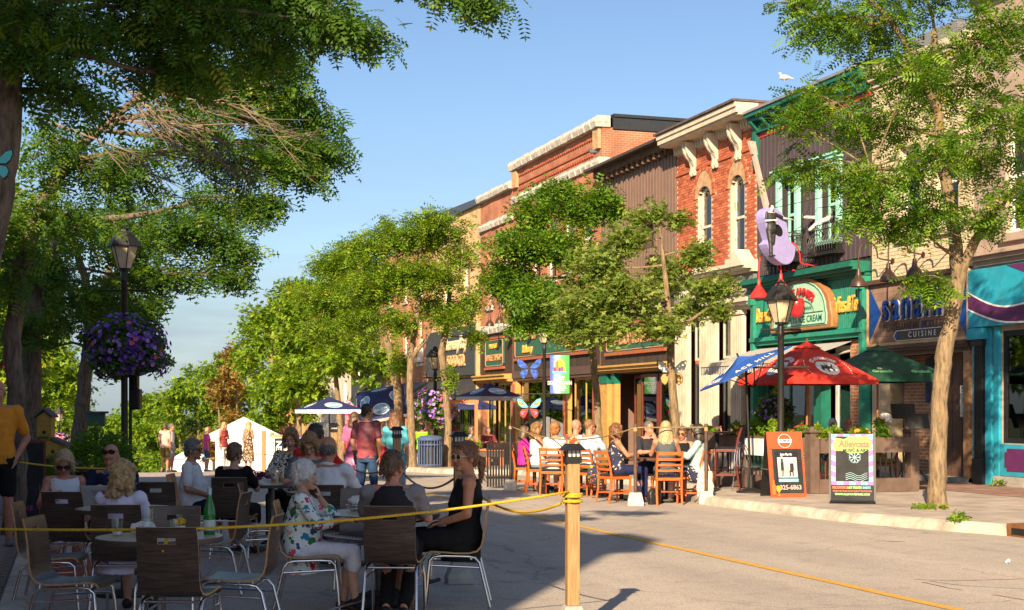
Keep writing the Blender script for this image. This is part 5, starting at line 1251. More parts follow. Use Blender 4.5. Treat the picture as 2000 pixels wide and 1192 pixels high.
def rx(a): return Matrix.Rotation(a, 3, 'X')
def rz_(a): return Matrix.Rotation(a, 3, 'Z')
def hand(mb, w, d, n, sc=1.0, curl=.6, side=1):
    """palm, four bent fingers of unequal length and a thumb off its side; w wrist, d pointing, n out of the palm"""
    w = Vector(w); d = Vector(d).normalized(); n = Vector(n); n = (n-d*n.dot(d)).normalized(); t = d.cross(n).normalized()*side
    B = Matrix((t, d, n)).transposed()
    mb.ball(w+d*.045*sc, (.04*sc, .052*sc, .017*sc), B)
    for i, (off, ln) in enumerate(((-.03, .062), (-.01, .074), (.011, .07), (.03, .055))):
        a = w+d*.088*sc+t*off*sc
        c = curl*(.75+.12*i); p1 = a+(d*math.cos(c*.6)+n*math.sin(c*.6))*ln*.5*sc
        p2 = p1+(d*math.cos(c*1.5)+n*math.sin(c*1.5))*ln*.55*sc
        mb.caps(a-d*.02, p1, .0098*sc, .009*sc, 8); mb.caps(p1, p2, .009*sc, .0075*sc, 8)
    a = w+d*.03*sc-t*.035*sc; p1 = a+(d*.6-t*.6+n*.35).normalized()*.04*sc; p2 = p1+(d*.85-t*.1+n*.45).normalized()*.032*sc
    mb.caps(a, p1, .013*sc, .0105*sc, 8); mb.caps(p1, p2, .0105*sc, .0085*sc, 8)
def person(loc, a, label, sit=True, sex='m', shirt=None, sleeve='short', bottom='trousers', bmat=None, hair=('short', 'brown'), skin='mid', head=(0, 0), arms=('lap', 'lap'), lean=0, size=1.0, fat=0, shoes=None, shades=None, spectacles=False, near=True, hem=None, feet=None, group=None, sock=None, collar=None, raglan=None, step=0, skirt_len=.62, seat=.45, knee=0, jewel=None):
    """one figure; faces local +Y; a = heading seen from the camera (0 away, 90 to the right, 180 towards)"""
    rz = -TH-R(a)
    t = thing('person', loc, rz, label, 'person', group, scale=size)
    vox = .010 if near else .015
    ratio = .3
    ds = seat-.45
    f = sex == 'f'
    sw = .155 if f else .185
    if sit:
        py = -.06; pel = Vector((0, py, .55+ds)); nz = 1.03+ds; ny = py-.02+lean; spine = lambda z: py+(ny-py)*max(0, min(1, (z-.55-ds)/(nz-.55-ds)))**1.3
        base = .45+ds; dz = lambda z: z+ds
        rings = [(.43, .15, .11), (.5, .172, .135), (.58, .168, .135+fat*.5), (.68, .138 if f else .15, .108+fat), (.78, .135 if f else .158, .11+fat*.6), (.88, .15 if f else .175, .112), (.96, .145 if f else .178, .092), (1.005, .11 if f else .135, .075), (1.04, .055, .055)]
        hips = [Vector((s*.09, py+.03, .53+ds)) for s in (-1, 1)]
        kn = [Vector((s*(.1+knee), py+.45, .525+ds*.9)) for s in (-1, 1)]
        fo = feet or ((0, 0), (0, 0))
        an = [Vector((s*(.1+knee*.7)+fo[i][0], py+.45+fo[i][1], .085)) for i, s in enumerate((-1, 1))]
    else:
        pel = Vector((0, 0, .93)); nz = 1.47; ny = lean; spine = lambda z: lean*max(0, (z-.93)/.54)
        rings = [(.80, .14, .105), (.88, .17 if not f else .178, .125), (.96, .168, .125+fat*.5), (1.08, .13 if f else .15, .1+fat), (1.2, .14 if f else .16, .11+fat*.6), (1.31, .15 if f else .178, .112), (1.4, .145 if f else .178, .092), (1.445, .11 if f else .135, .075), (1.48, .055, .055)]
        hips = [Vector((s*.092, 0, .9)) for s in (-1, 1)]
        kn = [Vector((s*.1, .03+s*step*.12, .49)) for s in (-1, 1)]
        an = [Vector((s*.11, -.02+s*step*.3, .085+max(0, -s*step)*.1)) for s in (-1, 1)]
    sh = [Vector((s*sw, ny-.005, nz-.055)) for s in (-1, 1)]
    # arms
    el = []; wr = []; hd = []
    for i, s in enumerate((-1, 1)):
        p = arms[i]
        if isinstance(p, (list, tuple)): e, w, d, n = [Vector(q) for q in p]; e = Vector((e.x*s, e.y, e.z+ds)); w = Vector((w.x*s, w.y, w.z+ds)); d = Vector((d.x*s, d.y, d.z)); n = Vector((n.x*s, n.y, n.z))
        elif p == 'table': e = Vector((s*(sw+.07), ny+.14, .77+ds)); w = Vector((s*.1, ny+.36, .80+ds)); d = Vector((-s*.5, .8, 0)); n = Vector((0, 0, -1))
        elif p == 'lap': e = Vector((s*(sw+.06), ny+.01, .74+ds)); w = Vector((s*.09, ny+.22, .66+ds)); d = Vector((-s*.6, .7, -.2)); n = Vector((0, 0, -1))
        elif p == 'chin': e = Vector((s*(sw-.02), ny+.28, .80+ds)); w = Vector((s*.06, ny+.15, .98+ds)); d = Vector((-s*.2, -.2, .9)); n = Vector((0, -1, 0))
        elif p == 'menu': e = Vector((s*(sw+.08), ny+.1, .76+ds)); w = Vector((s*.13, ny+.34, .84+ds)); d = Vector((-s*.4, .7, .3)); n = Vector((-s, 0, .2))
        elif p == 'side': e = Vector((s*(sw+.07), ny-.03, nz-.32)); w = Vector((s*(sw+.09), ny+.1, nz-.55)); d = Vector((0, .25, -1)); n = Vector((-s, 0, 0))
        elif p == 'down': e = Vector((s*(sw+.06), ny-.03, nz-.33)); w = Vector((s*(sw+.05), ny+.03, nz-.57)); d = Vector((0, .15, -1)); n = Vector((-s, 0, 0))
        elif p == 'pocket': e = Vector((s*(sw+.1), ny-.08, nz-.34)); w = Vector((s*(sw-.0), ny+.03, nz-.54)); d = Vector((-s*.2, .2, -1)); n = Vector((-s, 0, 0))
        elif p == 'fold': e = Vector((s*(sw+.06), ny+.03, nz-.3)); w = Vector((s*.02, ny+.2, nz-.28)); d = Vector((-s, .15, 0)); n = Vector((0, -1, 0))
        el.append(e); wr.append(w); hd.append((d, n))
    Hm = rz_(-R(head[0])) @ rx(-R(head[1]))
    hc = Vector((0, ny+.025, nz+.15)) + Vector((0, .05*math.sin(R(head[1])), -.02*abs(math.sin(R(head[1])))))
    H = lambda x, y, z: hc + Hm @ Vector((x, y, z))
    b = MB()
    b.loft([(0, spine(z+ (ds if sit else 0)), z+(ds if sit else 0), r1, r2) for z, r1, r2 in rings], 20)
    if f:
        for s in (-1, 1): b.ball((s*.065, spine(nz-.2)+.085, nz-.215), (.06, .05, .058))
    k = .94 if f else 1.0
    for i in range(2):
        b.caps(hips[i], kn[i], .083*k+fat*.2, .056*k); b.caps(kn[i], kn[i]*.55+an[i]*.45+Vector((0, -.015, 0)), .055*k, .053*k); b.caps(kn[i]*.55+an[i]*.45+Vector((0, -.015, 0)), an[i], .053*k, .034*k)
        dirf = Vector(((-1, 1)[i]*.12, 1, 0)).normalized(); heel = an[i]+Vector((0, -.03, -.045))
        b.ball(heel, (.034, .04, .038)); b.caps(heel+dirf*.02+Vector((0, 0, -.005)), an[i]+dirf*.135+Vector((0, 0, -.055)), .033, .026); b.ball(an[i]+dirf*.15+Vector((0, 0, -.06)), (.042, .04, .02))
        b.ball(sh[i], (.062*k, .058, .06)); b.caps(sh[i], el[i], .05*k, .04*k); b.caps(el[i], wr[i], .041*k, .027*k)
        hand(b, wr[i], hd[i][0], hd[i][1], .93 if f else 1.05, side=(-1, 1)[i])
    b.caps(Vector((0, ny-.01, nz-.04)), hc+Vector((0, -.015, -.07)), .056*k, .05*k)
    b.caps(sh[0]*.75+Vector((0, ny*.25, nz*.25+.0)), sh[1]*.75+Vector((0, ny*.25, nz*.25)), .05, .05)
    b.ball(H(0, -.008, .03), (.073, .092, .09), Hm); b.ball(H(0, .025, -.035), (.06, .064, .085), Hm); b.ball(H(0, .068, -.1), (.028, .022, .02), Hm)
    b.caps(H(0, .086, .0), H(0, .103, -.036), .0085, .0145, 8); b.ball(H(0, .076, .02), (.05, .018, .013), Hm)
    for s in (-1, 1):
        b.ball(H(s*.036, .066, -.036), (.024, .02, .02), Hm); b.ball(H(s*.076, -.008, -.018), (.011, .022, .033), Hm)
    fuse(b, 'body', SK[skin], t, vox, 3, ratio=ratio)
    # features
    e = MB(); e.ball(H(0, .088, -.066), (.025, .011, .009), Hm, 10, 6); e.obj('lips', LIPS, t, smooth=True, world=False)
    br = MB()
    for s in (-1, 1):
        if not shades:
            e = MB(); e.ball(H(s*.031, .074, -.001), (.014, .013, .009), Hm, 10, 6); e.ball(H(s*.031, .083, -.001), (.006, .006, .006), Hm, 8, 5, 1); e.obj('eye', [EYEW, IRIS], t, smooth=True, world=False)
        br.caps(H(s*.018, .089, .023), H(s*.048, .08, .024), .0045, .003, 6)
    br.obj('eyebrows', HR['brown' if hair[1] not in ('white', 'grey', 'pale') else 'grey'], t, smooth=True, world=False)
    # hair
    st, hcname = hair; hm = HR[hcname]; h = MB(); dsp = .022; dsc = .016
    if st == 'balding':
        h.ball(H(0, -.035, -.005), (.081, .078, .058), Hm); dsp = .004
    elif st == 'buzz': h.ball(H(0, -.018, .042), (.077, .09, .086), Hm); dsp = .004
    elif st != 'bald':
        k_ = .955 if st == 'short' and not f else 1; h.ball(H(0, -.018, .043), (.084*k_, .096*k_, .092*k_), Hm); h.ball(H(0, .04, .084), (.058, .042, .03), Hm)
        for s in (-1, 1): h.ball(H(s*.07, -.012, .02), (.018, .05, .05), Hm)
        h.ball(H(0, -.07, -.02), (.07, .035, .07), Hm)
    if st in ('bob', 'long', 'curly', 'shoulder'):
        for s in (-1, 1):
            h.ball(H(s*.073, .002, -.03), (.026, .055, .09), Hm); h.caps(H(s*.055, .06, .07), H(s*.078, .04, -.01), .024, .02)
        h.ball(H(0, -.066, -.05), (.083, .048, .1), Hm)
    if st == 'fluffy':
        h.ball(H(0, -.025, .05), (.098, .11, .1), Hm); h.ball(H(0, -.065, -.015), (.088, .055, .085), Hm); dsp = .03; dsc = .025
        for s in (-1, 1): h.ball(H(s*.074, -.005, .01), (.025, .05, .055), Hm)
    if st in ('long', 'shoulder'):
        ln = .34 if st == 'long' else .2
        rg = random.Random(len(label))
        for i in range(13):
            q = -1.9+3.8*i/12; x = math.sin(q)*.082; y = -.02-math.cos(q)*.072
            e1 = H(x, y, -.02); l2 = ln*(.85+.3*rg.random())
            h.caps(e1, e1+Vector((x*.25, -.02+rg.uniform(-.015, .015), -l2*.55)), .026, .024, 8); h.caps(e1+Vector((x*.25, -.02, -l2*.55)), e1+Vector((x*.3+rg.uniform(-.02, .02), -.015, -l2)), .024, .009, 8)
        dsp = .016
    if st == 'curly':
        rg = random.Random(len(label)+3)
        for i in range(46):
            q = rg.uniform(-2.2, 2.2); zz = rg.uniform(-.2, .07); x = math.sin(q)*(.092); y = -.025-math.cos(q)*.085
            h.ball(H(x, y, zz), rg.uniform(.022, .036), n=8, k=6)
        dsp = .03; dsc = .022
    if st == 'pony':
        h.ball(H(0, -.1, .0), .03); h.caps(H(0, -.105, .0), H(0, -.16, -.03), .022, .032); h.caps(H(0, -.16, -.03), H(.01, -.165, -.16), .034, .022); h.caps(H(.01, -.165, -.16), H(.02, -.15, -.24), .022, .006)
        dsp = .006
    if h.v: fuse(h, 'hair', hm, t, .008 if near else .013, 1, disp=dsp, dscale=dsc, ratio=.6)
    if st == 'goatee' or hair[-1] == 'goatee': pass
    # eyewear
    if shades or spectacles:
        fr_ = MB(); ln_ = MB(); fmx = shades[0] if shades else BLACK; lm = shades[1] if shades else None; up = shades[2] if shades and len(shades) > 2 else 0
        zc, yc = (0.0, .092) if not up else (.085, .075)
        bigr = .03 if shades else .024
        for s in (-1, 1):
            ringp = [H(s*.034+math.cos(q)*bigr, yc-.012*abs(math.cos(q))*(.5 if s*math.cos(q) > 0 else 0), zc-.004+math.sin(q)*bigr*.78) for q in [2*math.pi*j/12 for j in range(12)]]
            fr_.tube(ringp, .0035 if shades else .002, 6, close=True)
            if lm: ln_.ball(H(s*.034, yc-.001, zc-.004), (bigr*.96, .004, bigr*.76), Hm, 12, 6)
            fr_.tube([H(s*(.034+bigr), yc-.012, zc+.004), H(s*.078, .03, zc*.8+.004), H(s*.08, -.02, zc*.6-.004)], .003, 5)
        fr_.tube([H(-.008, yc, zc+.004), H(.008, yc, zc+.004)], .003, 5)
        fo_ = fr_.obj('sunglasses' if shades else 'spectacles', fmx, t, smooth=True, world=False)
        if lm: ln_.obj('lenses', lm, fo_, smooth=True, world=False)
    # clothes
    cv = .012 if near else .016
    if shirt is not None:
        c = MB(); g_ = .013; hemz = hem if hem is not None else (.5 if sit else .86)
        rr = [(z+(ds if sit else 0), r1+g_, r2+g_+(.008 if z < .8 else 0)) for z, r1, r2 in rings if z >= hemz and z < (1.02 if sit else 1.46)]
        if hemz < rings[0][0]: rr = [(hemz+(ds if sit else 0), rings[1][1]+.04, rings[1][2]+.04)]+rr
        elif rr and rr[0][0] > hemz: rr = [(hemz+(ds if sit else 0), rr[0][1], rr[0][2])]+rr
        c.loft([(0, spine(z), z, r1, r2) for z, r1, r2 in rr], 22)
        if f:
            for s in (-1, 1): c.ball((s*.065, spine(nz-.2)+.088, nz-.215), (.066, .054, .064))
        c.caps(sh[0]*.72+Vector((0, ny*.28, nz*.28-.012)), sh[1]*.72+Vector((0, ny*.28, nz*.28-.012)), .054, .054)
        if sleeve != 'none':
            for i in range(2):
                c.ball(sh[i], (.074*k, .07, .07)); u = {'short': .72, 'long': 1.0, 'half': 1.0}[sleeve]
                e1 = sh[i]*(1-u)+el[i]*u; c.caps(sh[i], e1, .064*k, .060*k if sleeve == 'short' else .054)
                if sleeve == 'long': c.caps(el[i], el[i]*.12+wr[i]*.88, .054, .042)
                if sleeve == 'half': c.caps(el[i], el[i]*.6+wr[i]*.4, .056, .056)
        else:
            for i in range(2): c.ball(sh[i]*.82+Vector((0, ny*.18, nz*.18-.012)), (.05, .055, .052))
        so = fuse(c, 'shirt' if bottom != 'dress' else 'dress_top', shirt, t, cv, 3, disp=.022, dscale=.075, ratio=ratio)
        if collar:
            q = MB(); pts = [H(0, 0, 0)*0+Vector((math.sin(w_)*.068, ny-.005-math.cos(w_)*.06+.012, nz+.012-.03*(1+math.cos(w_+math.pi))/2*1.2)) for w_ in [2*math.pi*j/16 for j in range(16)]]
            q.tube(pts, .016, 8, close=True); q.obj('collar', collar, so, smooth=True, world=False)
    if bottom:
        c = MB(); bm_ = bmat or shirt
        prs = [(z+(ds if sit else 0), r1+.01, r2+.01) for z, r1, r2 in rings if z <= (.6 if sit else .98)]
        c.loft([(0, spine(z), z, r1, r2) for z, r1, r2 in prs], 20)
        for i in range(2):
            if bottom in ('trousers', 'capri', 'shorts', 'jeans'):
                if bottom == 'shorts': u = .78; e1 = hips[i]*(1-u)+kn[i]*u; c.caps(hips[i], e1, .094*k+fat*.2, .088*k)
                else:
                    c.caps(hips[i], kn[i], .094*k+fat*.2, .07*k); u = .93 if bottom != 'capri' else .3
                    c.caps(kn[i], kn[i]*(1-u)+an[i]*u, .068*k, .056*k if bottom != 'capri' else .068)
        if bottom in ('skirt', 'dress'):
            if sit:
                for i in range(2): c.caps(hips[i], hips[i]*.15+kn[i]*.85, .1, .09)
                c.caps((hips[0]+hips[1])/2+Vector((0, .05, 0)), ((hips[0]+hips[1])*.2+(kn[0]+kn[1])*.8)/2, .1, .088)
                c.loft([(0, py+.02, .36+ds, .19, .16), (0, py+.02, .46+ds, .19, .16), (0, py+.01, .6+ds, .165, .135)], 20)
            else: c.loft([(0, 0, skirt_len, .235, .19), (0, 0, .8, .2, .15), (0, 0, .98, .165, .125), (0, 0, 1.05, .14, .11)], 24)
        fuse(c, {'dress': 'dress_skirt', 'skirt': 'skirt', 'shorts': 'shorts'}.get(bottom, 'trousers'), bm_, t, cv, 3, disp=.02, dscale=.07, ratio=ratio)
    if shoes is not None:
        for i in range(2):
            dirf = Vector(((-1, 1)[i]*.12, 1, 0)).normalized(); heel = an[i]+Vector((0, -.03, -.045)); c = MB()
            c.ball(heel+Vector((0, 0, .004)), (.042, .048, .046)); c.caps(heel+Vector((0, .03, -.005)), an[i]+dirf*.14+Vector((0, 0, -.05)), .042, .036); c.ball(an[i]+dirf*.165+Vector((0, 0, -.056)), (.05, .05, .028))
            fuse(c, 'shoe', shoes, t, .012, 2, ratio=.5)
    return t
def where(px, Z, dz=0):
    p = at(px, 800, Z); return Vector((p.x, p.y, ground(p.y)+dz))
# ------------------------------------------------------------------ tables and chairs
WALN = woodgrain('dark_walnut_ply', (.026, .018, .014), (.1, .068, .052), (.8, 14, 14), rough=.35, scale=5)
OAK = M('ply_edge', (.42, .25, .11), rough=.6, var=.15, scale=20); OAKT = woodgrain('oak_table', (.36, .24, .13), (.5, .36, .2), (2, 16, 1), rough=.4)
PEWTER = M('grey_table_metal', (.12, .12, .125), rough=.45, metal=.7, var=.1)
def make_chair():
    t = thing('cafe_chair', (0, 0, 0), 0, 'x', 'chair', 'bent ply chairs at the shady tables')
    prof = [(.245, .425), (.235, .45), (.2, .462), (.1, .455), (0, .447), (-.1, .447), (-.165, .462), (-.2, .5), (-.215, .56), (-.222, .64), (-.232, .74), (-.25, .84), (-.262, .88)]
    w = [.2, .205, .208, .208, .207, .205, .2, .196, .194, .194, .193, .19, .187]
    cols_ = [-1, -.3, .3, 1]
    vs = []; fs = []
    # extra rows so that the hand slot has clean edges
    pr = prof[:11]+[(-.2375, .775), (-.2445, .815)]+prof[11:]; ww = w[:11]+[.192, .191]+w[11:]
    for (y, z), q in zip(pr, ww):
        for c in cols_: vs.append((c*q, y-(.012*(1-c*c) if z > .55 else 0), z-(.008*(1-c*c) if z < .5 else 0)))
    for i in range(len(pr)-1):
        for k in range(3):
            if i == 11 and k == 1: continue
            fs.append((i*4+k, i*4+k+1, i*4+k+5, i*4+k+4))
    me = bpy.data.meshes.new('seat_shell'); me.from_pydata(vs, [], fs); me.materials.append(WALN); me.materials.append(OAK); me.polygons.foreach_set('use_smooth', [True]*len(fs))
    o = link_mesh('seat_shell', me, t)
    md = o.modifiers.new('s', 'SOLIDIFY'); md.thickness = .013; md.offset = 0; md.material_offset_rim = 1; md.use_even_offset = True
    PENDING.append(o)
    for s in (-1, 1):
        x = s*.19; b = MB()
        b.tube([(x*1.08, .25, .012), (x*1.06, .225, .3), (x*1.0, .215, .39), (x, .18, .42), (x, .1, .425), (x, -.1, .42), (x, -.15, .41), (x*1.02, -.185, .37), (x*1.08, -.27, .012)], .0115, 10)
        b.tube([(x*1.02, .22, .35), (x*1.02, -.195, .33)], .008, 8); b.tube([(x*1.08, .25, 0), (x*1.08, .25, .02)], .015, 8); b.tube([(x*1.08, -.27, 0), (x*1.08, -.27, .02)], .015, 8)
        b.obj('leg_frame', CHROME, t, smooth=True, world=False)
    for y, z in ((.17, .405), (-.12, .405)):
        b = MB(); b.tube([(-.19, y, z), (.19, y, z)], .009, 8); b.obj('stretcher', CHROME, t, smooth=True, world=False)
    return t
CH0 = make_chair(); flush(); CH_used = False
for p in CH0.children:
    if p.name.startswith('seat_shell'): p.data.set_sharp_from_angle(angle=R(45))
def cafe_chair(px, Z, a, label):
    global CH_used
    c = CH0 if not CH_used else copy_tree(CH0); CH_used = True
    c.location = where(px, Z); c.rotation_euler = (0, 0, -TH-R(a)); c['label'] = label; return c
def round_table(px, Z, d, label, h=.75):
    t = thing('round_table', where(px, Z), 0, label, 'table', 'round tables in the shade')
    b = MB(); b.lathe([(d/2-.004, -.036), (d/2, -.03), (d/2, -.004), (d/2-.004, 0)], 40, (0, 0, h), 1); b.m[-1] = 0; b.obj('table_top', [OAKT, M('table_edge', (.1, .085, .07), rough=.5)], t, smooth=True, world=False)
    b = MB(); b.lathe([(.04, .03), (.04, h-.05), (.16, h-.045), (.16, h-.037)], 20); b.obj('pedestal', PEWTER, t, smooth=True, world=False)
    b = MB(); b.lathe([(.27, 0), (.27, .012), (.2, .028), (.05, .05), (.04, .05)], 32); b.obj('base_plate', M('base_black', (.03, .03, .032), rough=.5, metal=.5), t, smooth=True, world=False)
    return t
T1_ = round_table(312, 9.55, .84, 'empty round table holding a green bottle, glasses and a yellow rose')
T0_ = round_table(245, 12.3, .84, 'round table between the three people reading menus')
TC_ = round_table(742, 11.75, 1.0, 'round table between the white-haired woman and the woman in black dress')
TA_ = round_table(530, 16.4, .9, 'round table with tall beer glasses before the man in white polo')
TB_ = round_table(640, 14.75, .84, 'round table beyond the white-haired woman in the floral jacket')
cafe_chair(140, 9.55, 92, 'empty bent ply chair at the left of the green bottle table')
cafe_chair(350, 8.95, 4, 'empty bent ply chair with yellow rope knot in front of its back')
cafe_chair(470, 9.75, -88, 'empty bent ply chair facing the green bottle table from the road side')
cafe_chair(330, 10.35, 176, 'empty bent ply chair behind the yellow rose')
cafe_chair(100, 11.1, 84, 'empty bent ply chair beside the kerb in front of the red handbag')
cafe_chair(146, 12.7, 8, 'empty bent ply chair in front of the woman in white sleeveless top')
cafe_chair(244, 11.0, 0, 'bent ply chair under the woman in the white caftan')
cafe_chair(128, 13.5, 150, 'bent ply chair under the woman in white sleeveless top')
cafe_chair(218, 13.75, 178, 'bent ply chair under the man in navy with sunglasses on his head')
cafe_chair(313, 14.4, -4, 'empty bent ply chair standing on its own by the open road')
cafe_chair(424, 12.4, -86, 'empty bent ply chair behind the green bottle')
cafe_chair(522, 14.0, 86, 'empty bent ply chair with its back to the black shirt diner')
cafe_chair(378, 15.9, 90, 'bent ply chair under the man in white polo')
cafe_chair(458, 15.35, 2, 'bent ply chair under the diner in black shirt')
cafe_chair(570, 17.2, 190, 'bent ply chair under the woman in spotted blouse')
cafe_chair(606, 15.6, 176, 'bent ply chair under the woman with blonde bob')
cafe_chair(648, 13.85, 8, 'bent ply chair under the balding man in white shirt')
cafe_chair(604, 11.25, 86, 'bent ply chair under the white-haired woman in floral jacket')
cafe_chair(770, 10.85, 4, 'bent ply chair under the man in grey-sleeved shirt')
cafe_chair(893, 11.6, -90, 'bent ply chair under the woman in black dress')
cafe_chair(702, 12.75, 178, 'empty bent ply chair on the far side of the wicker basket')
# things on the tables
GLASS = glassmat('drink_glass', (.96, .98, .98), .05, .12)
def on_table(T, px_, dy): return Vector(T.location)
def tumbler(T, dx, dy, label, h=.12, r=.035, liquid=None, lvl=.5):
    L = Vector(T.location); t = thing('glass', (L.x+dx, L.y+dy, L.z+.7505), 0, label, 'glass', 'drinking glasses on the shady tables')
    b = MB(); b.lathe([(r*.8, 0), (r*.82, .004), (r, h), (r*.94, h), (r*.76, .012), (.001, .012)], 18); b.obj('tumbler', GLASS, t, smooth=True, world=False)
    if liquid: b = MB(); b.lathe([(.001, .0125), (r*.75, .0125), (r*(.76+.17*lvl), h*lvl), (.001, h*lvl)], 16, caps=False); b.obj('drink', liquid, t, smooth=True, world=False)
    return t
ICE = M('ice_water', (.75, .77, .72), rough=.5, var=.3, scale=40); BEER = M('amber_beer', (.42, .13, .012), rough=.15, var=.1)
tumbler(T1_, -.27, .1, 'short water glass with lime at the left edge of the rose table', .115, .042, ICE, .3)
tumbler(T1_, -.08, .02, 'short water glass with ice in front of the crumpled napkin', .115, .042, ICE, .35)
tumbler(T1_, -.06, .2, 'tall empty glass behind the iced water glass', .17, .04)
tumbler(T1_, .1, .0, 'short glass standing against the white rose pot', .11, .036, ICE, .3)
b = MB(); L = T1_.location
bt_ = thing('bottle', (L.x+.33, L.y+.02, L.z+.7505), 0, 'tall green glass bottle with pale label on the rose table', 'bottle')
b.lathe([(.036, 0), (.04, .01), (.04, .15), (.034, .19), (.018, .24), (.014, .27), (.014, .3), (.0145, .305)], 20); b.obj('glass_body', M('green_glass', (.01, .17, .035), rough=.08, var=.1, coat=.3), bt_, smooth=True, world=False)
b = MB(); b.lathe([(.0405, .03), (.0405, .1)], 20, caps=False); b.obj('label_band', M('pale_blue_label', (.45, .58, .6), rough=.5), bt_, smooth=True, world=False)
b = MB(); b.lathe([(.016, .27), (.0165, .31), (.012, .315)], 14); b.obj('cap', M('blue_foil', (.3, .45, .5), rough=.3, metal=.4), bt_, smooth=True, world=False)
rp_ = thing('flower_pot', (L.x+.14, L.y+.06, L.z+.7505), 0, 'small white pot with a yellow rose on the bottle table', 'flower')
b = MB(); b.lathe([(.026, 0), (.034, .06), (.03, .06), (.02, .02)], 16); b.obj('pot', WHITE, rp_, smooth=True, world=False)
b = MB()
for i in range(16):
    q = i*2.4; r_ = .006+.0018*i; b.ball((math.cos(q)*r_, math.sin(q)*r_, .1-.0012*i), (.015, .006, .02), rz_(q+1.57) @ rx(.3), 8, 5)
b.obj('rose', M('yellow_petal', (.62, .4, .01), rough=.6, var=.15), rp_, smooth=True, world=False)
b = MB(); b.tube([(0, 0, .05), (0, 0, .09)], .004, 6); b.add([(.02, 0, .07), (.05, .012, .085), (.085, 0, .09), (.05, -.012, .075)], [(0, 1, 2, 3)]); b.obj('leaf', M('rose_leaf', (.03, .1, .02)), rp_, world=False)
def lump(T, dx, dy, r, mat, name, label, cat, z=.7505, disp=.03, group=None):
    L = Vector(T.location) if hasattr(T, 'location') else Vector(T); t = thing(name, (L.x+dx, L.y+dy, L.z+z), 0, label, cat, group)
    b = MB(); b.ball((0, 0, r[2]*.85), r); fuse(b, name+'_cloth', mat, t, .012, 1, disp=disp, dscale=.03); return t
lump(T1_, -.1, .12, (.09, .06, .05), M('paper_napkin', (.68, .66, .62), rough=.9), 'napkin', 'crumpled white napkin between the glasses on the rose table', 'napkin')
lump(TC_, -.12, .15, (.12, .08, .045), M('paper_napkin', 0), 'napkin', 'white paper lining heaped in the metal food basket', 'napkin', z=.80)
bk = thing('basket', (TC_.location.x-.12, TC_.location.y+.15, TC_.location.z+.7505), 0, 'oval wire food basket on the table of the white-haired woman', 'basket')
for z, r_ in ((.01, .1), (.03, .12), (.055, .135)):
    b = MB(); b.tube([(math.cos(q)*r_, math.sin(q)*r_*.7, z) for q in [2*math.pi*i/24 for i in range(24)]], .004, 6, close=True); b.obj('hoop', CHROME, bk, world=False)
for i in range(18):
    q = 2*math.pi*i/18; b = MB(); b.tube([(math.cos(q)*.09, math.sin(q)*.063, .004), (math.cos(q)*.135, math.sin(q)*.095, .057)], .0025, 5); b.obj('wire', CHROME, bk, world=False)
wg = thing('wine_glass', (TC_.location.x+.02, TC_.location.y+.22, TC_.location.z+.7505), 0, 'stemmed glass with pale green drink beside the food basket', 'glass')
b = MB(); b.lathe([(.034, 0), (.03, .004), (.005, .008), (.004, .08), (.02, .09), (.036, .12), (.038, .16), (.032, .2), (.03, .2), (.036, .16), (.034, .12), (.018, .093), (.001, .09)], 18); b.obj('bowl', GLASS, wg, smooth=True, world=False)
b = MB(); b.lathe([(.001, .094), (.017, .095), (.034, .122), (.035, .145), (.001, .145)], 16, caps=False); b.obj('drink', M('green_drink', (.06, .35, .1), rough=.15), wg, smooth=True, world=False)
tr_ = thing('food_tray', (TC_.location.x+.3, TC_.location.y-.02, TC_.location.z+.7505), .3, 'white paper food tray in front of the woman in black dress', 'tray')
b = MB(); b.loft([(0, 0, 0, .08, .06), (0, 0, .05, .1, .08), (0, 0, .05, .094, .074), (0, 0, .006, .075, .055)], 16, p=6); b.obj('tray', WHITE, tr_, world=False)
b = MB(); b.tube([(.02, 0, .03), (.03, .02, .1)], .008, 6); b.obj('fork', M('blue_plastic', (.1, .25, .5)), tr_, world=False)
for i, (dx, dy) in enumerate(((.02, -.05), (.12, .05))):
    tumbler(TA_, dx, dy, 'tall half-full beer glass %s the purple flowers' % ('next to' if i == 0 else 'on the far side of'), .19, .038, BEER, .3)
fl = thing('flower_vase', (TA_.location.x-.13, TA_.location.y+.02, TA_.location.z+.7505), 0, 'small bunch of dark purple flowers on the beer table', 'flower')
b = MB(); b.lathe([(.03, 0), (.035, .05), (.028, .05)], 14); b.obj('pot', WHITE, fl, smooth=True, world=False)
b = MB(); rg = random.Random(4)
for i in range(40): b.ball((rg.gauss(0, .045), rg.gauss(0, .045), .085+rg.gauss(0, .022)), rg.uniform(.01, .018), n=7, k=4)
tag(b.obj('blooms', M('plum_petal', (.12, .015, .07), rough=.7, var=.3), fl, smooth=True, world=False), kind='stuff')
hb = thing('handbag', where(143, 13.0), .4, 'brick red leather handbag standing on the road by the chairs', 'handbag')
b = MB(); b.loft([(0, 0, 0, .17, .08), (0, 0, .1, .18, .085), (0, 0, .24, .15, .045), (0, 0, .26, .14, .03)], 20, p=5); fuse(b, 'bag_body', M('red_leather', (.35, .085, .05), rough=.5, var=.15), hb, .012, 3, disp=.025, dscale=.08)
b = MB(); b.tube([(-.1, .03, .25), (-.06, .05, .36), (.06, .05, .36), (.1, .03, .25)], .01, 8); b.obj('strap', M('red_leather', 0), hb, smooth=True, world=False)
bgp = thing('backpack', where(735, 11.35), .2, 'black bag with a metal walking pole lying under the table', 'bag')
b = MB(); b.ball((0, 0, .07), (.25, .13, .08)); b.ball((.18, .05, .08), (.14, .1, .085)); fuse(b, 'bag_body', M('black_canvas_bag', (.016, .016, .018), rough=.8), bgp, .014, 2, disp=.05, dscale=.09)
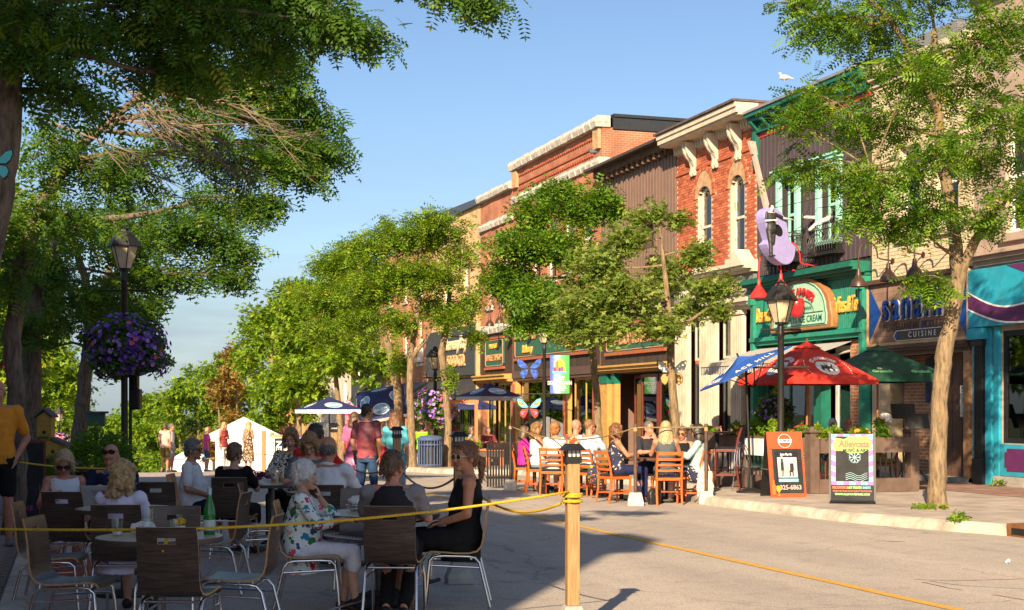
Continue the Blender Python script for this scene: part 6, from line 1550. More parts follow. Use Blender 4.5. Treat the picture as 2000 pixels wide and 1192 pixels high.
b = MB(); b.tube([(-.75, -.3, .03), (.55, .16, .17)], .008, 8); b.obj('pole', CHROME, bgp, smooth=True, world=False); b = MB(); b.tube([(.53, .15, .168), (.66, .2, .185)], .017, 8); b.obj('pole_grip', BLACK, bgp, smooth=True, world=False)
# ---- ladder-back chairs on the sunny side
ORANGE = woodgrain('orange_stain', (.36, .075, .012), (.55, .14, .025), (2, 2, 10), rough=.35); MAROON = woodgrain('maroon_stain', (.09, .014, .012), (.17, .035, .025), (2, 2, 10), rough=.4)
SEATP = M('black_seat_pad', (.015, .015, .017), rough=.45)
def make_ladder(name, mat, h=.9, seat=.46, w=.42, cat='chair', slats=4):
    t = thing(name, (0, 0, 0), 0, 'x', cat)
    for s in (-1, 1):
        x = s*w/2
        b = MB(); b.tube([(x, -.25, 0), (x, -.2, seat*.5), (x, -.19, seat), (x, -.22, (seat+h)/2), (x, -.29, h)], [.019, .021, .022, .02, .017], 8); b.obj('leg', mat, t, smooth=True, world=False)
        b = MB(); b.tube([(x, .19, 0), (x, .185, seat)], [.017, .021], 8); b.obj('leg', mat, t, smooth=True, world=False)
        b = MB(); b.box(x-.011, x+.011, -.19, .19, seat*.35, seat*.35+.03); b.obj('stretcher', mat, t, world=False)
    for z in (seat*.42,):
        b = MB(); b.box(-w/2, w/2, .175, .195, z, z+.03); b.obj('stretcher', mat, t, world=False)
    b = MB(); b.box(-w/2-.015, w/2+.015, -.205, .21, seat-.05, seat); b.obj('seat_frame', mat, t, world=False, bevel=.006)
    b = MB(); b.loft([(0, 0, seat+.001, w/2+.0, .2), (0, 0, seat+.025, w/2+.005, .205), (0, 0, seat+.04, w/2-.03, .17)], 24, p=6); b.obj('seat_pad', SEATP, t, smooth=True, world=False)
    for i in range(slats):
        z = seat+.1+(h-seat-.16)*i/(slats-1); y = -.2-.085*max(0, (z-seat)/(h-seat))**1.3; n = 8; hh = .055 if i == slats-1 else .038
        b = MB()
        for k in range(n):
            a0 = -1+2*k/n; a1 = -1+2*(k+1)/n; q0 = y-.028*(1-a0*a0); q1 = y-.028*(1-a1*a1)
            b.add([(a0*w/2, q0-.008, z), (a1*w/2, q1-.008, z), (a1*w/2, q1+.008, z), (a0*w/2, q0+.008, z), (a0*w/2, q0-.008, z+hh), (a1*w/2, q1-.008, z+hh), (a1*w/2, q1+.008, z+hh), (a0*w/2, q0+.008, z+hh)], [(0, 1, 5, 4), (2, 3, 7, 6), (4, 5, 6, 7), (1, 0, 3, 2)])
        b.obj('slat', mat, t, smooth=True, world=False)
    return t
LC0 = make_ladder('ladder_chair', ORANGE); LC_used = False
def ladder(px, Z, a, label):
    global LC_used
    c = LC0 if not LC_used else copy_tree(LC0); LC_used = True
    c.location = where(px, Z); c.rotation_euler = (0, 0, -TH-R(a)); c['label'] = label; c['group'] = 'orange ladder-back chairs on the sunny side'; return c
ladder(1303, 24.0, -4, 'orange ladder-back chair under the woman with long blonde hair')
ladder(1200, 24.5, 62, 'orange ladder-back chair under the woman in navy floral top')
ladder(1352, 24.5, -64, 'orange ladder-back chair under the woman in pale denim jacket')
ladder(1152, 26.1, 40, 'orange ladder-back chair under the man in pale blue shirt')
ladder(1124, 26.7, 34, 'orange ladder-back chair under the bald man in red flowered shirt')
ladder(1082, 26.8, 16, 'orange ladder-back chair under the woman in white cardigan')
ladder(1050, 27.9, 86, 'orange ladder-back chair under the woman with curly blonde hair')
ladder(1026, 28.9, 96, 'orange ladder-back chair under the woman in magenta top')
ladder(1268, 25.8, 176, 'orange ladder-back chair under the grey-haired man at the sunny table')
ladder(1334, 25.7, 226, 'orange ladder-back chair under the woman in black top and sunglasses')
for px, Z, w_, lb in ((1258, 25.1, 1.3, 'dark square table between the woman in navy florals and her friends'), (1095, 28.2, 1.3, 'dark square table between the bald man and the curly blonde woman')):
    t = thing('cafe_table', where(px, Z), -TH-.1, lb, 'table', 'dark tables on the sunny side')
    b = MB(); b.box(-w_/2, w_/2, -.38, .38, .71, .75); b.obj('table_top', M('dark_table', (.07, .03, .02), rough=.35, var=.2), t, world=False, bevel=.008)
    for sx in (-.4, .4):
        b = MB(); b.tube([(sx, 0, .03), (sx, 0, .71)], .035, 12); b.obj('pedestal', IRON, t, smooth=True, world=False); b = MB(); b.box(sx-.05, sx+.05, -.3, .3, 0, .03); b.box(sx-.25, sx+.25, -.05, .05, .001, .029); b.obj('foot', IRON, t, world=False)
# bar stool and small table at the patio corner
bs = make_ladder('bar_stool', MAROON, h=1.15, seat=.75, w=.4, cat='stool', slats=3); bs.location = where(1418, 26.2, .13); bs.rotation_euler = (0, 0, -TH-R(-80)); bs['label'] = 'tall maroon bar stool beside the wire chair at the patio corner'
bs2 = copy_tree(bs); bs2.location = where(1398, 28.6, .13); bs2.rotation_euler = (0, 0, -TH-R(170)); bs2['label'] = 'tall maroon bar stool behind the high table, seen from the front'
t = thing('high_table', where(1400, 27.4, .13), -TH, 'high dark table between the two maroon bar stools', 'table')
b = MB(); b.box(-.35, .35, -.35, .35, 1.02, 1.06); b.obj('table_top', M('dark_table', 0), t, world=False, bevel=.006); b = MB(); b.tube([(0, 0, .02), (0, 0, 1.02)], .04, 12); b.obj('pedestal', IRON, t, smooth=True, world=False); b = MB(); b.lathe([(.28, 0), (.28, .015), (.05, .03)], 24); b.obj('base_plate', IRON, t, world=False)
wc = thing('wire_chair', where(1464, 25.6, .13), -TH-R(150), 'silver wire chair between the bar stool and the orange-framed board', 'chair')
for s in (-1, 1):
    b = MB(); b.tube([(s*.2, .2, 0), (s*.19, .18, .44)], .011, 6); b.obj('leg', CHROME, wc, world=False); b = MB(); b.tube([(s*.22, -.22, 0), (s*.19, -.18, .44)], .011, 6); b.obj('leg', CHROME, wc, world=False)
b = MB(); b.lathe([(.21, .44), (.21, .455)], 24); b.obj('seat', CHROME, wc, world=False)
for r_ in (.2, .14, .08):
    b = MB(); b.tube([(math.cos(math.pi*i/12)*r_, -.18-.06*math.sin(math.pi*i/12), .45+.42*math.sin(math.pi*i/12)*(.7+r_*1.5)) for i in range(13)], .008, 6); b.obj('back_hoop', CHROME, wc, world=False)
# ------------------------------------------------------------------ the people in the photograph
WPOLO = cloth('white_polo', (.66, .68, .72)); BLK = cloth('black', (.012, .012, .013)); NAVY = cloth('navy', (.012, .018, .04)); DENIM = cloth('denim', (.035, .075, .16), .25); KHAKI = cloth('khaki', (.16, .11, .04))
SHOEB = M('black_shoe', (.015, .014, .013), rough=.5); SHOEG = M('grey_shoe', (.12, .12, .125), rough=.8); SANDAL = M('brown_sandal', (.05, .02, .012), rough=.5)
SUNB = (BLACK, LENS)
PL = lambda px, Z: where(px, Z)
person(PL(-4, 15.2)+Vector((0, 0, .14)), 165, 'person in orange polo shirt and black shorts standing on the kerb', sit=False, shirt=cloth('orange_polo', (.72, .27, .03)), bottom='shorts', bmat=BLK, hair=('balding', 'grey'), skin='red', arms=('pocket', 'pocket'), shoes=SHOEG, fat=.035, size=1.02, collar=cloth('orange_polo', 0))
person(PL(126, 13.5), 160, 'person with short blonde hair in white sleeveless top looking down at a menu', sex='f', shirt=floral('white_pink', (.66, .68, .72), ['#c84a58', '#aebfd6', '#b8c6d8', '#d86a78'], 9, .2, 6), sleeve='none', bottom='capri', bmat=cloth('white', (.66, .66, .68)), hair=('bob', 'pale'), skin='red', head=(12, 32), arms=('side', 'menu'), shades=SUNB, lean=.08, shoes=SANDAL, size=.94)
person(PL(219, 13.7), 172, 'person in navy shirt with sunglasses pushed up reading a menu', shirt=NAVY, sleeve='half', bottom='shorts', bmat=NAVY, hair=('bald', 'grey'), skin='red', head=(10, 22), arms=('menu', 'menu'), shades=(BLACK, LENS, 1), lean=.1, shoes=SHOEG, fat=.02, collar=cloth('blue_mask', (.03, .12, .42)), size=.98)
person(PL(243, 11.1), 3, 'person with wavy blonde hair in long white embroidered caftan, back turned', sex='f', shirt=floral('caftan', (.62, .60, .76), ['#5a58a0', '#8a2438', '#205838', '#5a58a0', '#c9c4e0', '#c9c4e0'], 5, .13, 3.4), sleeve='half', bottom='skirt', bmat=cloth('caftan_white', (.62, .60, .76)), hair=('curly', 'blonde'), skin='fair', head=(8, 10), arms=('table', 'menu'), hem=.36, fat=.02, shoes=SHOEB, size=.93)
person(PL(392, 15.85), 88, 'person in white polo shirt with grey goatee sitting back in profile', shirt=WPOLO, bottom='shorts', bmat=NAVY, hair=('short', 'grey'), skin='tan', head=(4, 2), arms=('lap', 'lap'), shades=SUNB, fat=.055, lean=-.03, shoes=SHOEB, collar=WPOLO, size=.98)
person(PL(462, 15.5), 8, 'person with short brown hair in black shirt, back turned', sex='f', shirt=BLK, bottom='capri', bmat=BLK, hair=('short', 'light'), skin='fair', head=(25, 4), arms=('side', 'table'), fat=.045, shoes=SANDAL, size=.95, spectacles=True)
person(PL(566, 17.2), 188, 'person with blonde hair in black and white spotted blouse facing the street', sex='f', shirt=floral('spots', (.03, .03, .03), ['#d8d8d0', '#c8c8c0'], 42, .42, 30), sleeve='half', bottom='trousers', bmat=BLK, hair=('bob', 'honey'), skin='fair', head=(-8, 16), arms=('table', 'table'), shoes=SHOEB, size=1.06)
person(PL(604, 15.3), 178, 'person with blonde bob and spectacles looking down', sex='f', shirt=cloth('grey_blouse', (.12, .12, .13)), bottom='trousers', bmat=BLK, hair=('bob', 'honey'), skin='fair', head=(0, 36), arms=('table', 'table'), spectacles=True, shoes=SHOEB, size=1.05)
person(PL(622, 17.0), 20, 'person with dark hair in red shirt behind the balding man', shirt=cloth('red_tee', (.5, .02, .02)), bottom='jeans', bmat=DENIM, hair=('short', 'dark'), skin='tan', arms=('table', 'table'), shoes=SHOEB, size=1.1)
person(PL(646, 14.0), 14, 'balding person in white short-sleeved shirt, back turned', shirt=cloth('white_shirt', (.64, .66, .7)), sleeve='half', bottom='trousers', bmat=NAVY, hair=('balding', 'grey'), skin='tan', head=(6, 6), arms=('table', 'table'), fat=.04, shoes=SHOEB, collar=cloth('white_shirt', 0), size=1.03)
person(PL(602, 11.3), 84, 'white-haired person in tropical flowered jacket and white cropped trousers', sex='f', shirt=floral('tropical', (.66, .72, .70), ['#c01848', '#2a6a3a', '#18789c', '#e05070', '#3c8a48', '#d8a088', '#1c4c80'], 15, .36, 9), sleeve='half', bottom='capri', bmat=cloth('white_crop', (.64, .65, .72)), hair=('fluffy', 'white'), skin='fair', head=(10, 4), arms=('chin', 'table'), hem=.33, fat=.04, shoes=SANDAL, lean=.03, feet=((.02, -.08), (0, .02)), size=.91)
person(PL(770, 10.95), 6, 'person in charcoal shirt with grey sleeves, back turned', shirt=cloth('grey_sleeve', (.19, .19, .21)), sleeve='short', bottom='trousers', bmat=BLK, hair=('short', 'brown'), skin='red', head=(22, 2), arms=('table', 'table'), shoes=SHOEB, size=.99, feet=((.03, -.36), (-.02, -.4)))
person(PL(890, 11.6), -92, 'person in sleeveless black dress with pale sunglasses and ponytail', sex='f', shirt=BLK, sleeve='none', bottom='dress', bmat=BLK, hair=('pony', 'auburn'), skin='tan', head=(-34, -2), arms=('lap', 'lap'), shades=(M('pale_frame', (.62, .52, .42), rough=.4), LENSB), shoes=None, size=1.03, lean=-.02, feet=((.0, -.02), (0, .1)))
person(PL(716, 22.3), 24, 'person in maroon ombre shirt and jeans walking down the road', sit=False, shirt=rampmat('maroon_ombre', [(0, (.34, .07, .09)), (.25, (.26, .045, .06)), (.6, (.09, .014, .03)), (1, (.07, .012, .028))], 2, .86, 1.45), bottom='jeans', bmat=DENIM, hair=('short', 'dark'), skin='tan', head=(32, 0), arms=('down', 'down'), shoes=SHOEB, step=.3, size=.97, fat=.015)
person(PL(772, 21.6), 16, 'person with long brown hair in light blue shirt carrying a red jacket', sit=False, sex='f', shirt=cloth('sky_tee', (.10, .42, .52)), bottom='jeans', bmat=cloth('pale_denim', (.2, .27, .36), .2), hair=('long', 'auburn'), skin='fair', head=(28, 4), arms=(((.24, .1, 1.16), (.22, .26, 1.08), (0, .6, -.3), (1, 0, 0)), 'down'), shoes=SHOEG, step=.2, size=.91, fat=.02)
person(PL(692, 24.5), 10, 'person in pink top and patterned lilac skirt walking behind the maroon shirt', sit=False, sex='f', shirt=cloth('rose_top', (.5, .12, .25)), bottom='skirt', bmat=floral('lilac_skirt', (.5, .2, .36), ['#d890b8', '#8a3a70', '#e8b0d0'], 40, .4, 30), hair=('shoulder', 'brown'), skin='tan', arms=('down', 'down'), shoes=SANDAL, step=.35, near=False, skirt_len=.5, size=.9)
person(PL(322, 50), 20, 'person in pale pink top and olive shorts standing far down the road', sit=False, sex='f', shirt=cloth('pale_pink', (.62, .36, .3)), bottom='shorts', bmat=KHAKI, hair=('short', 'brown'), skin='tan', arms=('down', 'down'), shoes=SHOEG, near=False)
person(PL(334, 51), 100, 'person in pale shirt and grey shorts beside the pink top', sit=False, shirt=cloth('pale_grey', (.45, .45, .48)), bottom='shorts', bmat=cloth('grey_short', (.3, .32, .36)), hair=('short', 'grey'), skin='red', arms=('down', 'down'), shoes=SHOEG, near=False)
person(PL(437, 50), 120, 'person with long blonde hair in red patterned top and white trousers', sit=False, sex='f', shirt=floral('red_print', (.2, .02, .03), ['#a03028', '#301018'], 30, .4, 20), sleeve='none', bottom='trousers', bmat=cloth('white_jean', (.68, .66, .62)), hair=('long', 'blonde'), skin='tan', arms=('fold', 'down'), shoes=SANDAL, near=False)
person(PL(485, 50), 30, 'person with blonde hair in dark flowered dress beside the white tent', sit=False, sex='f', shirt=floral('dark_dress', (.03, .02, .02), ['#c8a070', '#8a4a30', '#d8c8a8'], 24, .4, 16), sleeve='none', bottom='dress', hair=('shoulder', 'blonde'), skin='tan', arms=('down', 'fold'), shoes=SANDAL, near=False, skirt_len=.35)
person(PL(404, 56), 60, 'person in magenta top beside the tent pole', sit=False, sex='f', shirt=cloth('magenta', (.5, .05, .22)), bottom='shorts', bmat=DENIM, hair=('short', 'blonde'), skin='tan', arms=('down', 'down'), shoes=SHOEG, near=False)
# sunny tables
N = False
person(PL(1211, 24.6), 76, 'person with curly brown hair in navy top with pale flowers', sex='f', shirt=floral('navy_flower', (.02, .022, .06), ['#e0d8b8', '#181a38', '#c8b890', '#181a38'], 17, .33, 12), sleeve='none', bottom='trousers', bmat=cloth('indigo', (.018, .022, .07)), hair=('curly', 'auburn'), skin='tan', head=(6, 0), arms=('side', 'table'), shoes=SANDAL, size=1.05, near=N)
person(PL(1300, 24.15), 4, 'person with long straight blonde hair in sleeveless grey top, back turned', sex='f', shirt=cloth('slate_top', (.085, .095, .11)), sleeve='none', bottom='skirt', bmat=floral('navy_skirt', (.015, .018, .05), ['#d0c8b8', '#15172c'], 22, .25, 16), hair=('long', 'pale'), skin='tan', arms=('table', 'table'), shoes=SANDAL, size=1.08, near=N)
person(PL(1270, 25.7), 150, 'person with cropped grey hair resting a hand at his face', shirt=cloth('dark_tee', (.03, .03, .035)), bottom='shorts', bmat=NAVY, hair=('buzz', 'grey'), skin='red', head=(-10, 14), arms=('chin', 'table'), shoes=SHOEB, size=1.08, near=N)
person(PL(1332, 25.6), 196, 'person in black top and brown sunglasses facing the table', sex='f', shirt=BLK, sleeve='none', bottom='skirt', bmat=BLK, hair=('short', 'brown'), skin='red', head=(10, 8), arms=('table', 'table'), shades=(BLACK, LENSB), shoes=SANDAL, near=N)
person(PL(1356, 24.4), -72, 'person with shoulder-length dark hair in pale denim jacket', sex='f', shirt=cloth('pale_denim_jacket', (.33, .44, .46), .15), sleeve='long', bottom='skirt', bmat=floral('navy_skirt', 0, []), hair=('shoulder', 'dark'), skin='fair', head=(6, 4), arms=('table', 'table'), shades=(BLACK, LENS), shoes=SHOEB, size=1.04, near=N)
person(PL(1157, 26.2), 48, 'person with cropped fair hair in pale blue shirt', shirt=cloth('pale_blue', (.42, .56, .64)), bottom='shorts', bmat=KHAKI, hair=('buzz', 'honey'), skin='red', head=(18, 0), arms=('table', 'table'), shades=SUNB, shoes=SHOEG, size=1.1, fat=.03, near=N)
person(PL(1130, 26.8), 44, 'bald person in red flowered tropical shirt', shirt=floral('hawaiian', (.5, .03, .02), ['#e8c070', '#d04020', '#205030', '#f0e0b0', '#901010'], 17, .4, 11), bottom='shorts', bmat=KHAKI, hair=('bald', 'grey'), skin='red', head=(22, 0), arms=('table', 'table'), shades=SUNB, shoes=SHOEG, size=1.1, fat=.04, near=N)
person(PL(1086, 27.0), 16, 'person with ginger hair in long white cardigan, back turned', sex='f', shirt=cloth('white_cardigan', (.68, .66, .62)), sleeve='long', bottom='skirt', bmat=cloth('white_cardigan', 0), hair=('fluffy', 'ginger'), skin='fair', arms=('table', 'table'), hem=.38, shoes=SANDAL, size=1.05, near=N)
person(PL(1055, 28.0), 70, 'person with long curly blonde hair in white vest and denim shorts', sex='f', shirt=cloth('white_vest', (.66, .64, .6)), sleeve='none', bottom='shorts', bmat=cloth('pale_denim', 0), hair=('curly', 'honey'), skin='tan', head=(12, 6), arms=('chin', 'table'), shoes=SANDAL, size=1.06, near=N)
person(PL(1030, 29.0), 80, 'person with brown hair in magenta top at the far end of the sunny table', sex='f', shirt=cloth('bright_magenta', (.5, .03, .3)), bottom='trousers', bmat=NAVY, hair=('shoulder', 'brown'), skin='tan', arms=('table', 'table'), shoes=SANDAL, near=N)
# behind the planters
PZ = Vector((0, 0, .13))
person(PL(1628, 28.5)+PZ, 178, 'white-haired person in sunglasses behind the planter', sex='f', shirt=cloth('sage', (.4, .42, .36)), bottom='trousers', bmat=NAVY, hair=('short', 'white'), skin='fair', shades=SUNB, arms=('lap', 'lap'), near=N, shoes=SHOEB)
person(PL(1655, 28.2)+PZ, 200, 'grey-haired person with spectacles in navy shirt behind the planter', shirt=NAVY, bottom='trousers', bmat=NAVY, hair=('balding', 'white'), skin='red', spectacles=True, arms=('lap', 'lap'), near=N, shoes=SHOEB, size=1.02)
person(PL(1722, 27.0)+PZ, -88, 'white-haired person in beige shirt with spectacles at the restaurant fence', shirt=cloth('beige', (.5, .44, .34)), bottom='trousers', bmat=KHAKI, hair=('short', 'white'), skin='red', spectacles=True, arms=('table', 'table'), near=N, shoes=SHOEB, size=1.08, fat=.04)
person(PL(826, 46.5)+PZ, 10, 'person in lime green shirt sitting behind the litter bin', shirt=cloth('lime', (.22, .6, .02)), bottom='trousers', bmat=NAVY, hair=('short', 'dark'), skin='tan', arms=('table', 'table'), near=N, shoes=SHOEB, size=1.1)
person(PL(888, 47)+PZ, 60, 'person with turquoise mask standing under the flower basket', sit=False, sex='f', shirt=cloth('brown_top', (.14, .05, .035)), bottom='trousers', bmat=BLK, hair=('shoulder', 'dark'), skin='tan', arms=('down', 'fold'), near=N, shoes=SHOEB, size=.95)
person(PL(918, 46)+PZ, -70, 'person in grey patterned top seated behind the slim trunk', sex='f', shirt=floral('grey_print', (.25, .22, .22), ['#604848', '#a89898'], 30, .4, 20), bottom='trousers', bmat=NAVY, hair=('shoulder', 'brown'), skin='tan', arms=('table', 'table'), near=N, shoes=SHOEB)
person(PL(955, 48.5)+PZ, 160, 'grey-haired person seated behind the orange planter frame', shirt=cloth('dark_red', (.16, .03, .03)), bottom='trousers', bmat=NAVY, hair=('short', 'grey'), skin='red', arms=('table', 'table'), near=N, shoes=SHOEB)
person(Vector((FX-.9, 49.6, ground(49.6)+.14)), 60, 'person in red cap and dark overalls at the market window', sit=False, shirt=cloth('overall', (.02, .025, .05)), bottom='trousers', bmat=cloth('overall', 0), hair=('short', 'dark'), skin='tan', arms=('fold', 'fold'), near=N, shoes=SHOEB)
flush(); strands()
def at_person(P, v):
    """local point of a person in world space"""
    v = Vector(v)*P.scale[0]; return Vector(P.location)+Matrix.Rotation(P.rotation_euler[2], 3, 'Z') @ v
PEOPLE = {o['label']: o for o in COL.objects if o.get('category') == 'person'}
def who(k): return next(o for l, o in PEOPLE.items() if k in l)
PAPER = M('menu_paper', (.55, .56, .6), rough=.7, var=.05)
def sheet(P, c, w, h, tilt, label, mat=PAPER, name='menu', rz=0):
    p = at_person(P, c); t = thing(name, p, P.rotation_euler[2]+rz, label, 'menu')
    b = MB(); b.box(-w/2, w/2, -.0015, .0015, -h/2, h/2); b.xf(lambda v: rx(tilt) @ v); b.obj('page', mat, t, world=False)
    b = MB()
    for i in range(8): b.box(-w*.38, w*(.1+.03*(i % 4)), -.0035, -.0016, -h*.36+i*h*.09, -h*.34+i*h*.09); b.box(-w*.38, w*(.1+.03*(i % 4)), .0016, .0035, -h*.36+i*h*.09, -h*.34+i*h*.09)
    b.xf(lambda v: rx(tilt) @ v); tag(b.obj('print', M('ink', (.08, .07, .06)), t, world=False), kind='stuff')
sheet(who('sunglasses pushed up'), (.08, .44, .8), .26, .3, -.75, 'white menu held up by the person in navy')
sheet(who('sleeveless black dress'), (0, .3, .665), .24, .34, 1.45, 'pale paper menu lying on the black dress')
sheet(who('tropical flowered'), (0, .3, .645), .22, .3, 1.45, 'pale paper lying on the white cropped trousers')
cp = who('red cap'); b = MB(); b.ball((0, .01, 1.70), (.1, .115, .085)); b.ball((0, .11, 1.67), (.08, .09, .012)); b.obj('cap', M('red_cap', (.55, .02, .03), rough=.8), cp, smooth=True, world=False)
mk = who('turquoise mask'); b = MB(); b.ball((0, .1, 1.57), (.06, .04, .05)); b.obj('face_mask', M('turquoise_mask', (.03, .4, .5), rough=.8), mk, smooth=True, world=False)
gm = who('white polo'); b = MB(); b.ball((.006, .038, 1.068), (.036, .026, .032)); b.obj('goatee', HR['white'], gm, smooth=True, world=False)
ms = who('grey sleeves')
b = MB(); b.loft([(0, -.062, .5, .2, .165), (0, -.063, .6, .197, .165), (0, -.068, .7, .178, .138), (0, -.072, .8, .186, .14), (0, -.076, .9, .178, .142), (0, -.08, .98, .15, .12), (0, -.08, 1.03, .09, .09)], 22); fuse(b, 'shirt_panel', cloth('charcoal_tee', (.024, .024, .028)), ms, .012, 2, disp=.02, ratio=.4)
jk = who('carrying a red jacket'); b = MB(); b.loft([(-.24, .22, .72, .07, .03), (-.23, .24, .85, .1, .05), (-.22, .25, 1.02, .11, .06), (-.22, .26, 1.1, .06, .07)], 18); b.caps((-.26, .2, .95), (-.3, .15, .62), .05, .035)
j2 = thing('red_jacket', jk.location, jk.rotation_euler[2], 'red jacket with white trim hanging over the arm of the blue shirt', 'jacket'); fuse(b, 'cloth', M('red_jacket_cloth', (.4, .01, .018), rough=.7), j2, .014, 3, disp=.04, dscale=.09); flush()
ft = who('sleeveless black dress')
for s in (-1, 1):
    b = MB(); b.tube([(s*.1-.03, .45+(.04 if s > 0 else 0), .06), (s*.1, .5+(.04 if s > 0 else 0), .065), (s*.1+.03, .45+(.04 if s > 0 else 0), .06)], .008, 6); b.obj('sandal_strap', M('yellow_strap', (.6, .42, .03), rough=.6), ft, smooth=True, world=False)
tw_ = thing('tote_bag', where(1377, 24.2), -TH, 'cream cloth tote bag hanging from the orange chair', 'bag'); b = MB(); b.loft([(0, 0, .12, .13, .04), (0, 0, .3, .15, .05), (0, 0, .55, .12, .02)], 20, p=5); fuse(b, 'bag_body', cloth('cream_tote', (.62, .54, .42)), tw_, .014, 2, disp=.05, dscale=.1)
b = MB(); b.tube([(-.08, 0, .55), (-.03, .02, .78), (.03, .02, .78), (.08, 0, .55)], .008, 6); b.obj('handle', cloth('cream_tote', 0), tw_, world=False)
for (px, Z, c, lb) in ((1278, 24.0, (.018, .018, .02), 'black handbag on the road under the long blonde hair'), (1062, 27.3, (.02, .018, .017), 'black handbag with orange cords beside the white cardigan')):
    t = thing('handbag', where(px, Z), .3, lb, 'handbag'); b = MB(); b.loft([(0, 0, 0, .12, .06), (0, 0, .2, .13, .06), (0, 0, .27, .08, .03)], 16, p=4); fuse(b, 'bag_body', M('bag%d' % px, c, rough=.5), t, .014, 2, disp=.03); b = MB(); b.tube([(-.08, 0, .25), (-.05, .01, .5), (.05, .01, .5), (.08, 0, .25)], .007, 6); b.obj('strap', M('bag%d' % px, 0) if px > 1100 else COPPER, t, world=False)
t = thing('drawstring_bag', where(1161, 25.4), -TH-.3, 'black drawstring bag with bright doodles hanging on a chair back', 'bag'); b = MB(); b.loft([(0, 0, .28, .1, .05), (0, 0, .4, .14, .07), (0, 0, .55, .12, .05), (0, 0, .66, .03, .02)], 18); fuse(b, 'bag_body', floral('doodles', (.015, .015, .02), ['#e8c020', '#20a040', '#d03060', '#3060d0', '#e07020'], 30, .3, 18), t, .014, 2, disp=.04, dscale=.09)
b = MB(); b.tube([(0, 0, .64), (.01, .0, .85)], .006, 6); b.obj('cord', BLACK, t, world=False); flush()
# ------------------------------------------------------------------ plants
FLOWERM = {}
def plant(name, loc, r, h, label, leaf=None, n=220, size=.09, lod=3, flowers=None, nf=40, fs=.022, seed=1, cat='plant', group=None, pot=None, sphere=False, parent=None):
    rng = np.random.default_rng(seed); t = parent or thing(name, loc, 0, label, cat, group)
    P = rng.normal(0, 1, (n, 3)); P /= np.linalg.norm(P, axis=1)[:, None]; P *= rng.uniform(.35, 1, (n, 1))**.6
    if not sphere: P[:, 2] = np.abs(P[:, 2])
    D = P+rng.normal(0, .5, P.shape)+np.array([0, 0, .2 if not sphere else -.3])
    lump_ = lambda v: 1+.38*mnoise.noise((v[0]*1.7+seed, v[1]*1.7, v[2]*1.7))
    P = P*np.array([r, r, h])*np.array([[lump_(v)] for v in P])
    V, Q, q = fronds(P, D, size, lod, rng); o = link_mesh('leaves', arrays_mesh('leaves', V, Q, leaf or LOCUST, q), t); tag(o, kind='stuff')
    if flowers:
        for k, (m, share) in enumerate(flowers):
            b = MB(); c = int(nf*share)
            for i in range(c):
                v = rng.normal(0, 1, 3); v /= np.linalg.norm(v)
                if not sphere: v[2] = abs(v[2])
                p = v*np.array([r, r, h])*rng.uniform(.85, 1.06)*lump_(v); nrm = Vector(v); a = nrm.orthogonal().normalized(); bb = nrm.cross(a)
                s = fs*rng.uniform(.7, 1.3); p = Vector(p)
                vs = [p+nrm*s*.1]+[p+(a*math.cos(6.283*j/5)+bb*math.sin(6.283*j/5))*s+nrm*s*.5 for j in range(5)]
                b.add(vs, [(0, j+1, (j+1) % 5+1) for j in range(5)])
            tag(b.obj('blooms', m, t, world=False), kind='stuff')
    return t
PET = {k: M('petal_'+k, c, rough=.7, var=.2, scale=30) for k, c in {'violet': (.17, .07, .42), 'deep': (.05, .012, .16), 'lilac': (.36, .2, .58), 'pink': (.6, .1, .2), 'red': (.6, .03, .03), 'yellow': (.7, .45, .03), 'orange': (.7, .25, .02), 'palepink': (.7, .35, .4)}.items()}
# ------------------------------------------------------------------ lamps
LANTG = M('lantern_glass', (.5, .42, .28), rough=.35, var=.1, spec=.5)
def lamp(px, Z, h, label, dz=.13, k=1.0, arms=()):
    t = thing('street_lamp', where(px, Z, dz), -TH, label, 'street lamp', 'black lantern street lamps'); t.scale = (k, k, k); h = h/k
    b = MB(); b.lathe([(.13, 0), (.13, .06), (.1, .1), (.085, .5), (.075, .55), (.06, .6), (.055, h-.95), (.07, h-.93), (.07, h-.88), (.05, h-.85), (.05, h-.72)], 16); b.obj('post', IRON, t, smooth=True, world=False)
    def fr(r0, r1, z0, z1, m, nm, n=6):
        b = MB(); b.lathe([(r0, z0), (r1, z1)], n); return b.obj(nm, m, t, world=False)
    fr(.1, .11, h-.74, h-.7, IRON, 'lantern_base'); g_ = fr(.12, .235, h-.7, h-.33, LANTG, 'lantern_glass')
    for i in range(6):
        q = 2*math.pi*i/6; b = MB(); b.tube([(math.cos(q)*.122, math.sin(q)*.122, h-.7), (math.cos(q)*.238, math.sin(q)*.238, h-.33)], .009, 5); b.obj('glazing_bar', IRON, g_, world=False)
    b = MB(); b.lathe([(.3, h-.335), (.305, h-.32), (.24, h-.22), (.15, h-.08), (.08, h-.06), (.07, h-.03), (.09, h-.02), (.06, h), (.02, h+.03), (.001, h+.05)], 6); b.obj('lantern_roof', IRON, t, world=False)
    for (z, l0, l1) in arms:
        b = MB(); b.tube([(l0, 0, z), (l1, 0, z)], .018, 8); b.obj('bracket', IRON, t, world=False)
    return t
LF = lamp(243, 24.6, 4.63, 'black lantern lamp behind the shady tables, hung with purple petunias', arms=[(3.55, -.4, .4)])
lamp(1525, 24.6, 3.68, 'black lantern lamp in front of the green ice cream sign', arms=[(2.2, -.5, .5), (2.85, -.35, .35)])
lm = lamp(1063, 47, 4.75, 'black lantern lamp carrying butterflies and a downtown banner', arms=[(3.65, -.95, .85), (2.35, -.95, .85)])
lamp(850, 46.6, 3.9, 'black lantern lamp with flower basket behind the slim trunk', arms=[(2.9, -.4, .4)])
